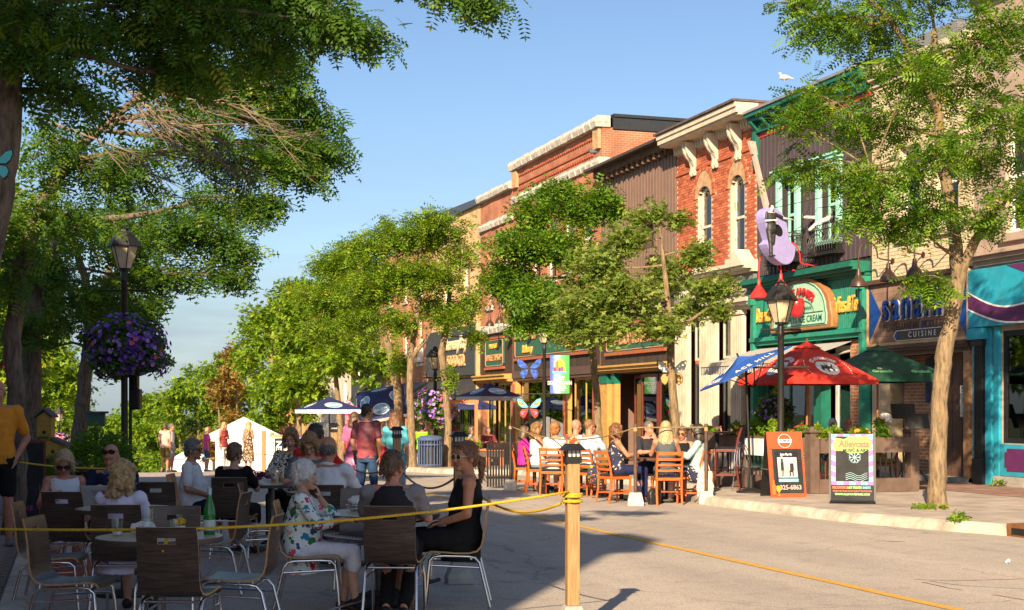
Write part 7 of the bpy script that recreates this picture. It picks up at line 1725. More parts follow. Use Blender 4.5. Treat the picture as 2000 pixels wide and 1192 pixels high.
lamp(715, 66, 3.7, 'black lantern lamp above the tilted navy umbrella'); lamp(525, 92, 3.8, 'small far lantern lamp beside the white tent'); lamp(115, 72, 3.5, 'far lantern lamp with pink basket beyond the bird houses', arms=[(2.2, -.3, .3)])
sp_ = thing('speaker_box', (LF.location.x+.16, LF.location.y+.02, 1.35), -TH, 'black box fixed to the lamp post under the petunias', 'box'); b = MB(); b.box(-.04, .12, -.1, .1, .25, .6); b.box(-.02, .08, -.08, .08, .62, .9); b.tube([(-.06, 0, -1.2), (-.06, 0, .9)], .03, 8); fuse(b, 'casing', BLACK, sp_, .015, 0)
def basket(L, dz, r, h, label, seed, fl, n=900, nf=500, fs=.03):
    return plant('flower_basket', (L.x, L.y, L.z+dz), r, h, label, LOCUSTD, n=n, size=.11, flowers=fl, nf=nf, fs=fs, seed=seed, cat='flowers', group='hanging flower baskets', sphere=True)
basket(Vector(LF.location), 2.55, .78, .52, 'huge hanging mass of purple petunias on the shady lamp post', 3, [(PET['violet'], .45), (PET['deep'], .35), (PET['lilac'], .15), (PET['pink'], .05)], 1500, 900, .042)
basket(where(1512, 27.6), 1.55, .36, .34, 'purple flower basket half hidden under the tilted blue umbrella', 4, [(PET['lilac'], .6), (PET['violet'], .4)], 500, 160)
basket(where(850, 46.4), 2.05, .72, .62, 'purple and pink flower basket between the two young trunks', 5, [(PET['lilac'], .6), (PET['violet'], .2), (PET['pink'], .2)], 900, 500, .05)
basket(where(600, 58), .9, .6, .5, 'purple flower basket beside the left navy umbrella', 6, [(PET['lilac'], .6), (PET['violet'], .4)], 600, 350, .05)
basket(where(115, 72), 1.6, .75, .65, 'pink and lilac flower basket far along the shady pavement', 7, [(PET['palepink'], .4), (PET['lilac'], .35), (PET['pink'], .25)], 500, 700, .07)
# ------------------------------------------------------------------ butterflies and banner
def butterfly(loc, w, cols, label, rz=-TH, seed=1):
    t = thing('butterfly_ornament', loc, rz, label, 'ornament', 'painted butterflies')
    up = [(0, 0), (.1, .16), (.32, .4), (.5, .46), (.52, .34), (.44, .1), (.3, -.02), (.1, -.03)]; lo = [(.02, -.02), (.14, -.04), (.32, -.06), (.4, -.2), (.36, -.36), (.24, -.46), (.14, -.36), (.06, -.2)]
    up = [(x, z*.9) for x, z in up]
    for s in (-1, 1):
        for k, o_ in enumerate((up, lo)):
            b = MB(); b.prism([(s*x*w, z*w) for x, z in o_], .02, 'xz', -.01); o = b.obj('wing', BLACK, t, world=False)
            cx = sum(p[0] for p in o_)/len(o_); cz = sum(p[1] for p in o_)/len(o_)
            b = MB(); b.prism([(s*(cx+(x-cx)*.88)*w, (cz+(z-cz)*.88)*w) for x, z in o_], -.006, 'xz', -.0105); q = b.obj('wing_face', cols[k % len(cols)], o, world=False)
            if len(cols) > 2:
                for j, (f0, f1) in enumerate(((.55, .25), (.3, -.2))):
                    b = MB(); b.prism([(s*(cx+(x-cx)*f0+f1*.12)*w, (cz+(z-cz)*f0*.7)*w) for x, z in o_], -.004, 'xz', -.0172-.0042*j); b.obj('wing_patch', cols[(k+j+2) % len(cols)], o, world=False)
    b = MB(); b.loft([(0, 0, -.3*w, .012*w, .012*w), (0, 0, -.05*w, .035*w, .03*w), (0, 0, .1*w, .03*w, .03*w), (0, 0, .16*w, .03*w, .03*w), (0, 0, .19*w, .01*w, .01*w)], 10); b.obj('butterfly_body', M('butterfly_body', (.03, .03, .03)), t, smooth=True, world=False)
    return t
BB = M('blue_wing', (.03, .1, .5), rough=.4, var=.75, scale=9); RW = M('wing_red', (.55, .03, .02), rough=.4); OW = M('wing_orange', (.75, .3, .02), rough=.4); TW = M('wing_turquoise', (.12, .6, .62), rough=.4); VW = M('wing_violet', (.25, .16, .32), rough=.4); PKW = floral('pink_wing', (.6, .08, .16), ['#60b0d0', '#e890a8', '#a02040', '#f0c0d0'], 14, .4, 9)
L = Vector(lm.location); rt = Vector((math.cos(TH), -math.sin(TH), 0)); bk_ = Vector((math.sin(TH), math.cos(TH), 0))
butterfly(L-rt*.5-bk_*.02+Vector((0, 0, 3.2)), .8, [BB, BB], 'blue starry butterfly hanging left of the downtown banner')
butterfly(L-rt*.5-bk_*.02+Vector((0, 0, 1.9)), .8, [TW, RW, OW, VW, RW], 'red, orange and turquoise butterfly hanging under the blue one')
butterfly(at(1312, 727, 30.2), .62, [WHITE, OCHRE], 'white and yellow butterfly fixed behind the olive-leaved tree')
butterfly(at(694, 795, 60), .75, [PKW, PKW], 'pink patterned butterfly above the long pink banner')
butterfly(at(-8, 320, 9.9), .24, [TW, TW], 'turquoise butterfly wing fixed to the old leaning trunk'); butterfly(at(3, 712, 20), .3, [RW, OW, TW, WHITE], 'red and yellow butterfly at the edge of the shady pavement')
t = thing('street_banner', L+rt*.51+Vector((0, 0, 2.37)), -TH, 'purple and green downtown banner on the butterfly lamp post', 'banner'); w, h = .64, 1.4
b = MB(); b.box(-w/2, w/2, -.008, .008, 0, h-.13); b.obj('cloth', rampmat('banner_print', [(0, (.06, .03, .3)), (.3, (.07, .14, .48)), (.5, (.45, .62, .68)), (.72, (.12, .5, .16)), (1, (.05, .36, .06))], 0, -.36, .36, var=.25), t, world=False)
fb = lambda x, z: (lambda v: Vector((x+v.x, -.012-v.z, z+v.y)))
for s_, z_, sz in (('SHOP', .5, .15), ('DOWNTOWN', .34, .15), ('ORILLIA', .2, .15)): text(s_, sz, WHITE, (lambda z_: lambda v: Vector((v.x*.8, -.011-v.z, z_+v.y*1.15)))(z_), 'lettering', t, .002, bold=.003, world=False)
b = MB(); b.lathe([(.17, 0), (.17, .004)], 28); b.xf(lambda v: Vector((v.x, -.0095-v.z, .95+v.y))); b.obj('printed_sun', M('banner_sun', (.75, .42, .05)), t, world=False)
for i, c in enumerate(['#8a2a5a', '#d06a40', '#40489a', '#c04a60', '#e0a040']):
    b = MB(); b.box(-.2+.08*i, -.125+.08*i, -.018, -.0145, .72, .86+(.2 if i == 1 else .02*(i % 2))); b.obj('printed_house', M('bh'+c, c), t, world=False)
b = MB(); b.box(-.24, .24, -.0225, -.019, .66, .73); b.obj('printed_water', M('banner_water', (.12, .5, .62)), t, world=False)
for z_ in (.09,): b = MB(); b.box(-.16, .16, -.0125, -.009, z_, z_+.02); b.obj('printed_line', WHITE, t, world=False)
t = thing('hanging_banner', where(688, 60), -TH, 'long pink and red cloth banner hanging by the tilted umbrella', 'banner'); b = MB(); b.box(-.3, .05, -.01, .01, .9, 2.7); b.box(.05, .3, -.02, 0, 1.3, 2.7); b.obj('cloth', floral('pink_banner', (.5, .05, .1), ['#c04060', '#801830', '#e07080'], 9, .5, 5), t, world=False); b = MB(); b.tube([(.33, 0, 0), (.33, 0, 2.8)], .025, 8); b.obj('pole', IRON, t, world=False)
# ------------------------------------------------------------------ rope posts
PINE = woodgrain('pine_post', (.24, .12, .045), (.42, .24, .1), (14, 14, 1), rough=.7); YROPE = M('yellow_rope', (.62, .40, .02), rough=.8, var=.2, scale=60, bump=.8, bscale=160); OROPE = M('dull_rope', (.28, .2, .08), rough=.9, var=.2, scale=60)
def capped_post(px, Z, h, label, w=.089):
    t = thing('rope_post', where(px, Z), -TH+.18, label, 'post', 'wooden rope posts with black caps')
    b = MB(); b.loft([(0, 0, 0, .17, .17), (0, 0, .06, .17, .17), (0, 0, .2, .09, .09), (0, 0, .21, .085, .085)], 4, p=2); b.xf(lambda v: rz_(R(45)) @ v); b.obj('concrete_block', CONCRETE, t, world=False, bevel=.012)
    b = MB(); b.box(-w/2, w/2, -w/2, w/2, .211, h-.12); b.obj('timber', PINE, t, world=False, bevel=.004)
    b = MB(); b.box(-.056, .056, -.056, .056, h-.14, h-.095); b.obj('cap_collar', BLACK, t, world=False)
    b = MB(); b.box(-.042, .042, -.042, .042, h-.094, h-.05); b.obj('cap_lens', M('cap_lens', (.6, .58, .54), rough=.2), t, world=False)
    for i in range(4):
        for s in (-1, 1): b = MB(); x = -.045+.03*i; b.box(x-.004, x+.004, s*.046, s*.05, h-.095, h-.05); b.obj('cap_bar', BLACK, t, world=False)
    b = MB(); b.add([(-.085, -.085, h-.05), (.085, -.085, h-.05), (.085, .085, h-.05), (-.085, .085, h-.05), (-.045, -.045, h-.003), (.045, -.045, h-.003), (.045, .045, h-.003), (-.045, .045, h-.003)], [(0, 3, 2, 1), (4, 5, 6, 7), (0, 1, 5, 4), (1, 2, 6, 5), (2, 3, 7, 6), (3, 0, 4, 7)]); b.obj('cap_roof', BLACK, t, world=False)
    return t
PA = capped_post(1118, 10.1, 1.36, 'pale wooden post with black cap tied with the bright yellow rope'); PB = capped_post(896, 13.1, 1.4, 'wooden post with black cap behind the woman in black dress'); PC = capped_post(775, 17.0, 1.4, 'wooden post with black cap in front of the light blue shirt'); PD = capped_post(652, 21.5, 1.4, 'wooden post with black cap left of the maroon shirt')
def rope(pts, r, m, label, sag=.1, name='rope', n=14):
    out = []; pts = [Vector(p) for p in pts]; sags = sag if isinstance(sag, (list, tuple)) else [sag]*(len(pts)-1)
    for i in range(len(pts)-1):
        for k in range(n): q = k/n; out.append(pts[i].lerp(pts[i+1], q)-Vector((0, 0, sags[i]*4*q*(1-q))))
    out.append(pts[-1]); b = MB(); b.tube(out, r, 8); o = b.obj(name, m, smooth=True, angle=180); return tag(o, label, 'rope')
pa = Vector(PA.location)+Vector((0, 0, 1.0)); rope([at(-160, 1030, 9.3), at(330, 1034, 8.75), pa+Vector((-.05, -.06, .02))], .009, YROPE, 'bright yellow rope strung across the front of the shady tables', [.01, .05])
b = MB(); kn_ = at(330, 1040, 8.74)
for i in range(5): b.ball(kn_+Vector((random.uniform(-.025, .025), 0, random.uniform(-.015, .015))), .016)
b.caps(kn_, kn_+Vector((-.03, -.01, -.1)), .011, .013); b.ball(kn_+Vector((-.032, -.01, -.11)), .02); kt = thing('rope_knot', kn_, 0, 'yellow rope knot with a hanging tail above the empty chair', 'rope'); b.xf(lambda v: v-kn_); fuse(b, 'knot', YROPE, kt, .006, 2)
b = MB(); c = Vector(PA.location)
for z in (1.0, .985, .95): b.tube([c+Vector((math.cos(q)*.066, math.sin(q)*.066, z)) for q in [6.283*j/16 for j in range(16)]], .01, 6, close=True)
tag(b.obj('rope_loop', YROPE, smooth=True), 'yellow rope wound round the pale wooden post', 'rope', kind=None)
pb = Vector(PB.location)+Vector((0, 0, 1.0)); pc = Vector(PC.location)+Vector((0, 0, .95)); pd = Vector(PD.location)+Vector((0, 0, .95))
rope([pa+Vector((-.06, .02, -.06)), pb], .01, YROPE, 'slack yellow rope running back from the pale post behind the black dress', .18); rope([pb, pc, pd], .011, OROPE, 'dull brown rope sagging between the rear wooden posts', .2)
rope([at(38, 903, 15.0), at(245, 914, 17.5)], .009, YROPE, 'yellow rope behind the people reading menus', .03)
flush()
def pole_post(px, Z, h, label, c=(.1, .06, .045)):
    t = thing('pole_stand', where(px, Z), 0, label, 'post', 'thin poles in concrete blocks'); b = MB(); b.loft([(0, 0, 0, .19, .19), (0, 0, .05, .19, .19), (0, 0, .22, .14, .14)], 4); b.xf(lambda v: rz_(R(25)) @ v); b.obj('concrete_block', M('pale_block', (.5, .47, .42), rough=.95, var=.15), t, world=False, bevel=.01)
    b = MB(); b.tube([(0, 0, .2), (0, 0, h)], .03, 10); b.obj('pole', M('pole%d' % px, c, rough=.6, var=.3), t, smooth=True, world=False); b = MB(); b.tube([(0, 0, h-.12), (0, 0, h-.06)], .032, 10); b.obj('band', COPPER, t, world=False); return t
q1 = pole_post(1241, 23.7, 1.36, 'thin brown pole in pale block beside the woman in navy florals'); q2 = pole_post(1379, 24.1, 1.36, 'thin brown pole in pale block beside the cream tote bag'); q3 = pole_post(997, 28.7, 1.36, 'thin black pole with red ribbons beside the black picket screen', (.03, .03, .03))
tp = lambda q, z=1.3: Vector(q.location)+Vector((0, 0, z)); rope([tp(q3), tp(q1), tp(q2)], .012, OROPE, 'brown rope running between the thin poles round the sunny tables', [.24, .0])
t = thing('picket_screen', where(980, 29.6), -TH+.25, 'black picket screen beside the left end of the sunny tables', 'fence')
for i in range(11): b = MB(); x = -.3+.06*i; b.box(x-.018, x+.018, -.012, .012, .03, .95); b.obj('picket', IRON, t, world=False)
for z in (.2, .8): b = MB(); b.box(-.33, .33, .0125, .03, z, z+.05); b.obj('rail', IRON, t, world=False)
# ------------------------------------------------------------------ umbrellas
def umbrella(px, Z, L, ztop, zedge, rot, cm, um, label, tilt=(0, 0), pole=IRON, dz=.13, val=.14, vm=None, prints=None, group=None, polebot=0, lean=0):
    t = thing('patio_umbrella', where(px, Z, dz), rot, label, 'umbrella', group); h = L/2
    b = MB(); b.tube([(lean, 0, 0), (0, 0, ztop-.05)], .022, 10); b.obj('pole', pole, t, smooth=True, world=False)
    b = MB(); b.lathe([(.26, 0), (.26, .03), (.05, .09), (.04, .3)], 20, (lean, 0, 0)); b.obj('base', IRON, t, world=False)
    T = Matrix.Rotation(tilt[0], 3, 'X') @ Matrix.Rotation(tilt[1], 3, 'Y'); O = Vector((0, 0, ztop-.25)); X = lambda v: O+T @ (Vector(v)-O)
    cs = [(h, -h), (h, h), (-h, h), (-h, -h)]; ap = (0, 0, ztop)
    can = None
    for i in range(4):
        a = cs[i-1]; c = cs[i]; b = MB()
        b.add([X((a[0], a[1], zedge)), X((c[0], c[1], zedge)), X((c[0]*.12, c[1]*.12, ztop-.06)), X((a[0]*.12, a[1]*.12, ztop-.06))], [(0, 1, 2, 3)])
        o = b.obj('canopy_panel', [cm, um], t, world=False); md = o.modifiers.new('s', 'SOLIDIFY'); md.thickness = .006; md.offset = -1; md.material_offset = 1
        n_ = 10; b = MB()
        for k in range(n_):
            p = [a[j]+(c[j]-a[j])*k/n_ for j in (0, 1)]; q = [a[j]+(c[j]-a[j])*(k+1)/n_ for j in (0, 1)]; w0 = .012*math.sin(k*1.9); w1 = .012*math.sin((k+1)*1.9)
            b.add([X((p[0], p[1], zedge)), X((q[0], q[1], zedge)), X((q[0]*(.99+w1), q[1]*(.99+w1), zedge-val)), X((p[0]*(.99+w0), p[1]*(.99+w0), zedge-val))], [(0, 1, 2, 3)])
        vo = b.obj('valance', vm or cm, t, world=False); md = vo.modifiers.new('s', 'SOLIDIFY'); md.thickness = .005
        b = MB(); b.tube([X((c[0], c[1], zedge-.012)), X((0, 0, ztop-.09))], .012, 6); b.obj('rib', pole, t, world=False); b = MB(); b.tube([X((c[0]*.5, c[1]*.5, (zedge+ztop)/2-.05)), X((0, 0, ztop-.6))], .01, 6); b.obj('strut', pole, t, world=False)
        if prints:
            m_ = Vector(((a[0]+c[0])/2, (a[1]+c[1])/2, zedge)); e = Vector((c[0]-a[0], c[1]-a[1], 0)).normalized(); up = (Vector((0, 0, ztop))-m_).normalized(); nn = e.cross(up).normalized()
            if nn.z < 0: nn = -nn
            prints(o, i, lambda v, d=0: X(m_+e*v.x+up*v.y+nn*(.008+d+v.z)), t)
    b = MB(); b.add([X((.2, -.2, ztop-.1)), X((.2, .2, ztop-.1)), X((-.2, .2, ztop-.1)), X((-.2, -.2, ztop-.1)), X((0, 0, ztop+.03))], [(0, 1, 4), (1, 2, 4), (2, 3, 4), (3, 0, 4)]); b.obj('vent_cap', cm, t, world=False); b = MB(); b.tube([X((0, 0, ztop)), X((0, 0, ztop+.09))], .018, 8); b.obj('finial', pole, t, world=False)
    return t
def disc(rx_, ry_, cx, cy, place, d, mat, par, name, n=28): b = MB(); b.add([place(Vector((cx+rx_*math.cos(6.283*j/n), cy+ry_*math.sin(6.283*j/n), 0)), d) for j in range(n)], [tuple(range(n))]); return b.obj(name, mat, par, world=False)
REDC = M('red_canvas', (.60, .035, .022), rough=.75, var=.08); WPR = M('white_print', (.72, .7, .66), rough=.7, var=.03); BPR = M('black_print', (.02, .02, .02), rough=.7)
def red_print(o, i, pl, t):
    cx, cy = 0, .36; disc(.235, .225, cx, cy, pl, .002, WPR, o, 'white_roundel')
    beast = [(x*.82, y*.82) for x, y in [(-.17, -.02), (-.13, .06), (-.17, .1), (-.1, .1), (-.05, .04), (-.03, .15), (.0, .06), (.03, .16), (.05, .06), (.1, .05), (.14, .12), (.18, .1), (.14, .04), (.13, -.02), (.16, -.1), (.12, -.15), (.08, -.06), (.02, -.05), (.0, -.15), (-.05, -.16), (-.04, -.06), (-.1, -.04), (-.15, -.13), (-.18, -.1)]]
    b = MB(); b.add([pl(Vector((cx+x, cy+y, 0)), .005) for x, y in beast], [tuple(range(len(beast)))]); b.obj('winged_beast', BPR, o, world=False)
    text('ST-AMBROISE', .115, WPR, lambda v: pl(Vector((math.sin(v.x/.36)*(.32+v.y), cy+math.cos(v.x/.36)*(.29+v.y), v.z)), .004), 'lettering', o, .0015, bold=.006, world=False)
    b = MB()
    for j in range(34):
        q = -1.95+3.9*j/33; p = Vector((math.sin(q)*.47, cy-.02+math.cos(q)*.45, 0)); b.add([pl(p+Vector((dx, dy, 0)), .003) for dx, dy in ((-.011, -.011), (.011, -.011), (.011, .011), (-.011, .011))], [(0, 1, 2, 3)])
    tag(b.obj('dotted_arch', WPR, o, world=False), kind='stuff')
WOODP = woodgrain('umbrella_wood', (.25, .08, .03), (.38, .14, .05), (2, 2, 10))
umbrella(1576, 26.6, 1.86, 2.72, 2.02, -TH+R(23), REDC, REDC, 'bright red umbrella with white winged beast emblem', val=.08, pole=WOODP, prints=red_print)
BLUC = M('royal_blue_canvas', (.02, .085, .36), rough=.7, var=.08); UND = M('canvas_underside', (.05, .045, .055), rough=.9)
def blue_print(o, i, pl, t):
    text('ACE HILL', .15, WPR, lambda v: pl(Vector((v.x, v.y+.1, v.z)), .002), 'lettering', o, .0015, bold=.004, world=False, spacing=1.3)
    if i % 2: text('A', .4, WPR, lambda v: pl(Vector((v.x, v.y+.42, v.z)), .002), 'lettering', o, .0015, bold=.01, world=False)
umbrella(1456, 25.2, 1.4, 2.42, 2.2, -TH+R(8), BLUC, UND, 'royal blue umbrella tilted on its pole with white lettering', tilt=(R(-5), R(-27)), val=.02, prints=blue_print, lean=.1)
GRNC = M('bottle_green_canvas', (.008, .06, .035), rough=.75, var=.15)
GLT = M('pale_green_print', (.2, .55, .2), rough=.6)
def green_print(o, i, pl, t):
    text('Grolsch', .13, GLT, lambda v: pl(Vector((v.x-.4, v.y+.09, v.z)), .002), 'lettering', o, .0015, bold=.008, world=False, shear=.2); disc(.05, .04, -.4, .2, pl, .002, WPR, o, 'emblem', 14); disc(.022, .022, -.4, .2, pl, .004, RW, o, 'emblem_heart', 10)
    text('Grolsch', .13, GLT, lambda v: pl(Vector((v.x+.42, v.y+.09, v.z)), .002), 'lettering', o, .0015, bold=.008, world=False, shear=.2)
umbrella(1714, 27.8, 1.9, 2.72, 2.15, -TH+R(15), GRNC, GRNC, 'bottle green umbrella in front of the restaurant sign', pole=WOODP, prints=green_print)
NAVC = M('navy_canvas', (.016, .026, .1), rough=.75, var=.1); MOON = M('moon_blue', (.22, .42, .58), rough=.7, var=.2)
def navy_print(o, i, pl, t):
    disc(.33, .24, 0, .4, pl, .001, WPR, o, 'pale_oval'); disc(.3, .21, 0, .4, pl, .003, MOON, o, 'blue_oval')
    text('Blue Moon', .14, WPR, lambda v: pl(Vector((v.x, .4+v.y+v.x*.15, v.z)), .005), 'lettering', o, .0015, bold=.008, world=False)
GU = 'navy umbrellas of the far patio'
umbrella(643, 53, 2.15, 2.72, 2.25, -TH+R(20), NAVC, NAVC, 'navy umbrella with white border beyond the shady tables', dz=0, prints=navy_print, vm=WHITE, group=GU)
umbrella(957, 50, 1.75, 2.85, 2.4, -TH+R(30), NAVC, NAVC, 'navy umbrella in front of the sweet shop', prints=navy_print, vm=M('grey_border', (.35, .36, .42)), group=GU)
umbrella(742, 55, 1.9, 3.0, 2.5, -TH+R(10), NAVC, NAVC, 'navy umbrella tilted on edge behind the maroon shirt', tilt=(R(38), R(-14)), prints=navy_print, vm=WHITE, group=GU, dz=0)
umbrella(790, 58, 2.0, 2.9, 2.45, -TH, NAVC, NAVC, 'navy umbrella half hidden by the straight trunk', prints=navy_print, group=GU); umbrella(915, 57, 2.0, 2.75, 2.35, -TH+R(8), NAVC, NAVC, 'navy umbrella behind the purple flower basket', prints=navy_print, group=GU)
# ------------------------------------------------------------------ patio fence with planters
PBR = M('patio_brown', (.13, .085, .065), rough=.75, var=.2, scale=4)
GZ = .135
def patio_run(a, b_, label, nbal, plants, first=True):
    a = Vector(a); b_ = Vector(b_); d = b_-a; Ln = d.length; rz = math.atan2(d.y, d.x)
    t = thing('patio_fence', (a.x, a.y, GZ), rz, label, 'fence')
    for x in ([0, Ln] if first else [Ln]):
        b = MB(); b.box(x-.09, x+.09, -.09, .09, 0, 1.06); b.obj('post', PBR, t, world=False); b = MB(); b.box(x-.12, x+.12, -.12, .12, 1.062, 1.1); b.lathe([(.06, 1.1), (.03, 1.16), (.001, 1.17)], 12, (x, 0, 0)); b.obj('post_cap', PBR, t, world=False)
    b = MB(); b.box(.095, Ln-.095, -.14, .14, .7, .97); b.obj('planter_box', PBR, t, world=False); b = MB(); b.box(.095, Ln-.095, -.1, .1, 0, .24); b.obj('bottom_board', PBR, t, world=False); b = MB(); b.box(.11, Ln-.11, -.12, .12, .94, .975); b.obj('soil', M('soil', (.03, .02, .015), rough=1), t, world=False)
    for i in range(nbal): x = .13+(Ln-.26)*(i+.5)/nbal; b = MB(); b.box(x-.009, x+.009, -.009, .009, .24, .7); b.obj('baluster', IRON, t, world=False)
    for j, (u, r, h, n, lf, fl, lb) in enumerate(plants): plant('planter_plant', a+d*u+Vector((0, 0, GZ+.96)), r, h, lb, lf, n=n, size=.1, flowers=fl, nf=22, fs=.045, seed=70+j+int(Ln*10), group='plants in the patio planters')
P0, P1, P2, P3_ = (12.5, 26.6, 0), (12.5, 24.2, 0), (12.66, 22.05, 0), (14.75, 22.15, 0)
patio_run(P2, P3_, 'brown planter fence behind the striped chalkboard', 15, [(.08, .16, .2, 120, LOCUSTY, None, 'yellow-green bushy plant in the planter corner'), (.22, .17, .18, 110, LOCUSTY, None, 'bushy plant in front of the spectacled diner'), (.46, .2, .16, 110, LOCUST, [(PET['orange'], .3)], 'low leafy plant by the middle of the fence'), (.68, .16, .34, 70, LOCUST, None, 'tall broad-leaved plant beside the beige shirt')])
patio_run(P1, P2, 'brown planter fence behind the orange-framed board', 14, [(.85, .17, .2, 90, LOCUST, [(PET['red'], 1)], 'plant with red plumes in the planter'), (.45, .16, .3, 90, LOCUSTY, None, 'bright green leafy plant by the lamp post'), (.15, .15, .28, 90, LOCUSTY, None, 'light green leafy plant beside the lamp post'), (.65, .14, .12, 60, LOCUST, None, 'silvery low plant in the planter')])
patio_run(P0, P1, 'brown planter fence beside the wire chair', 14, [(.85, .18, .22, 90, LOCUST, [(PET['yellow'], .6), (PET['orange'], .4)], 'plant with yellow plumes beside the blue umbrella pole'), (.3, .2, .2, 90, LOCUST, None, 'dark leafy plant at the far end of the planters')])
b = MB(); b.box(12.35, 12.38, 23.3, 24.0, .75, 1.06); o = b.obj('white_notice', WHITE); o.location.z = GZ+.62; tag(o, 'blank white notice board fixed to the planter by the lamp post', 'notice')
for i, (px, Z, a, lb) in enumerate(((1628, 28.7, 178, 'maroon chair under the white-haired person in sunglasses'), (1655, 28.4, 200, 'maroon chair under the spectacled person in navy'), (1724, 27.1, -88, 'maroon chair under the person in beige shirt'))):
    c = copy_tree(LC0); c.location = where(px, Z, .13); c.rotation_euler = (0, 0, -TH-R(a)); c['label'] = lb; c['group'] = 'maroon patio chairs'
    for ch in c.children:
        if ch.data.materials[0] == ORANGE: ch.material_slots[0].link = 'OBJECT'; ch.material_slots[0].material = MAROON
# music stands in the restaurant entrance
for (px, Z, hh, lb) in ((1765, 28.6, 1.35, 'black music stand behind the fence by the brick wall'), (1792, 28.2, 1.15, 'black music stand beside the tree trunk')):
    t = thing('music_stand', where(px, Z, .13), -TH, lb, 'stand'); b = MB(); b.tube([(0, 0, .3), (0, 0, hh)], .012, 6); b.obj('stem', IRON, t, world=False)
    for k in range(3): q = 2.09*k; b = MB(); b.tube([(0, 0, .34), (math.cos(q)*.25, math.sin(q)*.25, 0)], .01, 6); b.obj('leg', IRON, t, world=False)
    b = MB(); b.box(-.24, .24, -.01, .01, hh-.05, hh+.25); b.xf(lambda v: Vector((v.x, v.y+(v.z-hh)*.35, v.z))); b.obj('desk', IRON, t, world=False)
# ------------------------------------------------------------------ pavement boards
def aframe(px, Z, w, h, rz, label, face, mats):
    t = thing('pavement_sign', where(px, Z, .13), rz, label, 'sign'); tl = math.atan2(.24, h)
    Fp = lambda v: Vector((v.x, -.24-.02-v.z+(v.y/h)*.24, v.y*math.cos(tl)))
    b = MB(); b.box(-w/2, w/2, 0, h, -.02, 0); b.xf(Fp); b.obj('front_board', mats[0], t, world=False)
    b = MB(); b.box(-w/2, w/2, 0, h, -.02, 0); b.xf(lambda v: Vector((v.x, .24+.04+v.z-(v.y/h)*.24, v.y*math.cos(tl)))); b.obj('back_board', mats[1], t, world=False)
    b = MB(); b.tube([(-w/2-.01, -.14, h*.42), (-w/2-.01, .16, h*.42)], .008, 6); b.obj('hinge_bar', CHROME, t, world=False)
    face(t, Fp, w, h); return t
def rect(t, Fp, x0, x1, y0, y1, d, mat, name): b = MB(); b.box(x0, x1, y0, y1, d, d+.004); b.xf(Fp); return b.obj(name, mat, t, world=False)
def tx(t, Fp, s, size, x, y, mat, d=.02, sx=1.0, bold=.002, wave=0, name='lettering', shear=0): return text(s, size, mat, lambda v: Fp(Vector((x+v.x*sx, y+v.y+wave*math.cos(v.x*4), d+v.z))), name, t, .001, bold=bold, world=False, shear=shear)
ORF = M('orange_red_board', (.66, .075, .02), rough=.45, var=.05); SLATE = M('chalk_slate', (.022, .023, .024), rough=.8, var=.35, scale=5)
CHK = M('chalk_pink', (.65, .38, .36), rough=1); CHB = M('chalk_blue', (.42, .66, .72), rough=1); PHOTO = M('photo_grey', (.55, .48, .47), rough=.5, var=.25, scale=3)
def face_red(t, Fp, w, h):
    rect(t, Fp, -w/2+.07, w/2-.03, .07, h*.74, .001, SLATE, 'slate_panel'); rect(t, Fp, -w/2+.12, w/2-.1, .26, h*.7, .006, BLACK, 'poster_frame'); rect(t, Fp, -w/2+.15, w/2-.13, .34, h*.61, .011, PHOTO, 'poster_photo'); rect(t, Fp, -w/2+.15, w/2-.12, .265, .32, .011, MOON, 'poster_strip')
    for (x, s) in ((-.08, 0), (.09, 1)):
        b = MB(); y0 = .36
        if s == 0: b.box(x-.025, x+.025, y0+.1, y0+.24, .016, .018); b.box(x-.018, x+.018, y0+.24, y0+.3, .016, .018); b.box(x-.016, x-.006, y0, y0+.1, .016, .018); b.box(x+.006, x+.016, y0, y0+.1, .016, .018)
        else: b.box(x-.035, x+.03, y0+.1, y0+.22, .016, .018); b.box(x-.05, x+.01, y0+.07, y0+.1, .016, .018); b.box(x-.05, x-.03, y0, y0+.07, .016, .018); b.box(x+.0, x+.02, y0, y0+.1, .016, .018)
        b.xf(Fp); b.obj('poster_figure', BPR, t, world=False); b = MB(); b.ball((x, y0+(.33 if s == 0 else .25), .017), (.018, .024, .002), n=10, k=5); b.xf(Fp); b.obj('poster_head', M('photo_skin', (.4, .33, .31)), t, world=False)
    tx(t, Fp, 'Jazz Byrds', .05, 0, h*.655, WPR); tx(t, Fp, '325-6863', .105, .04, .17, CHK, sx=.95)
    c = h*.86; rect(t, Fp, -.12, .12, c-.03, c+.03, .012, WPR, 'badge_band'); b = MB(); b.tube([Fp(Vector((math.cos(6.283*j/28)*.115, c+math.sin(6.283*j/28)*.115, .004))) for j in range(28)], .005, 5, close=True); b.obj('badge_ring', WPR, t, world=False); tx(t, Fp, 'ST-AMBROISE', .04, 0, c, SBLUE, .018, sx=.75)
    b = MB(); b.lathe([(.03, 0), (.028, .004), (.006, .012), (.006, .06), (.03, .08), (.04, .12), (.034, .17), (.001, .17)], 16); b.xf(lambda v: Fp(Vector((-w/2+.14+v.x, .03+v.z, .01+v.y*.1)))); b.obj('painted_glass', M('painted_beer', (.7, .28, .02)), t, world=False)
    b = MB(); b.lathe([(.032, 0), (.032, .14), (.014, .19), (.014, .25), (.001, .25)], 16); b.xf(lambda v: Fp(Vector((-w/2+.06+v.x, .05+v.z, .012+v.y*.1)))); b.obj('painted_bottle', M('painted_bottle', (.55, .13, .02)), t, world=False)
aframe(1530, 24.0, .62, 1.12, -TH+R(10), 'orange-red framed pavement board with jazz poster and chalked phone number', face_red, [ORF, BLACK])
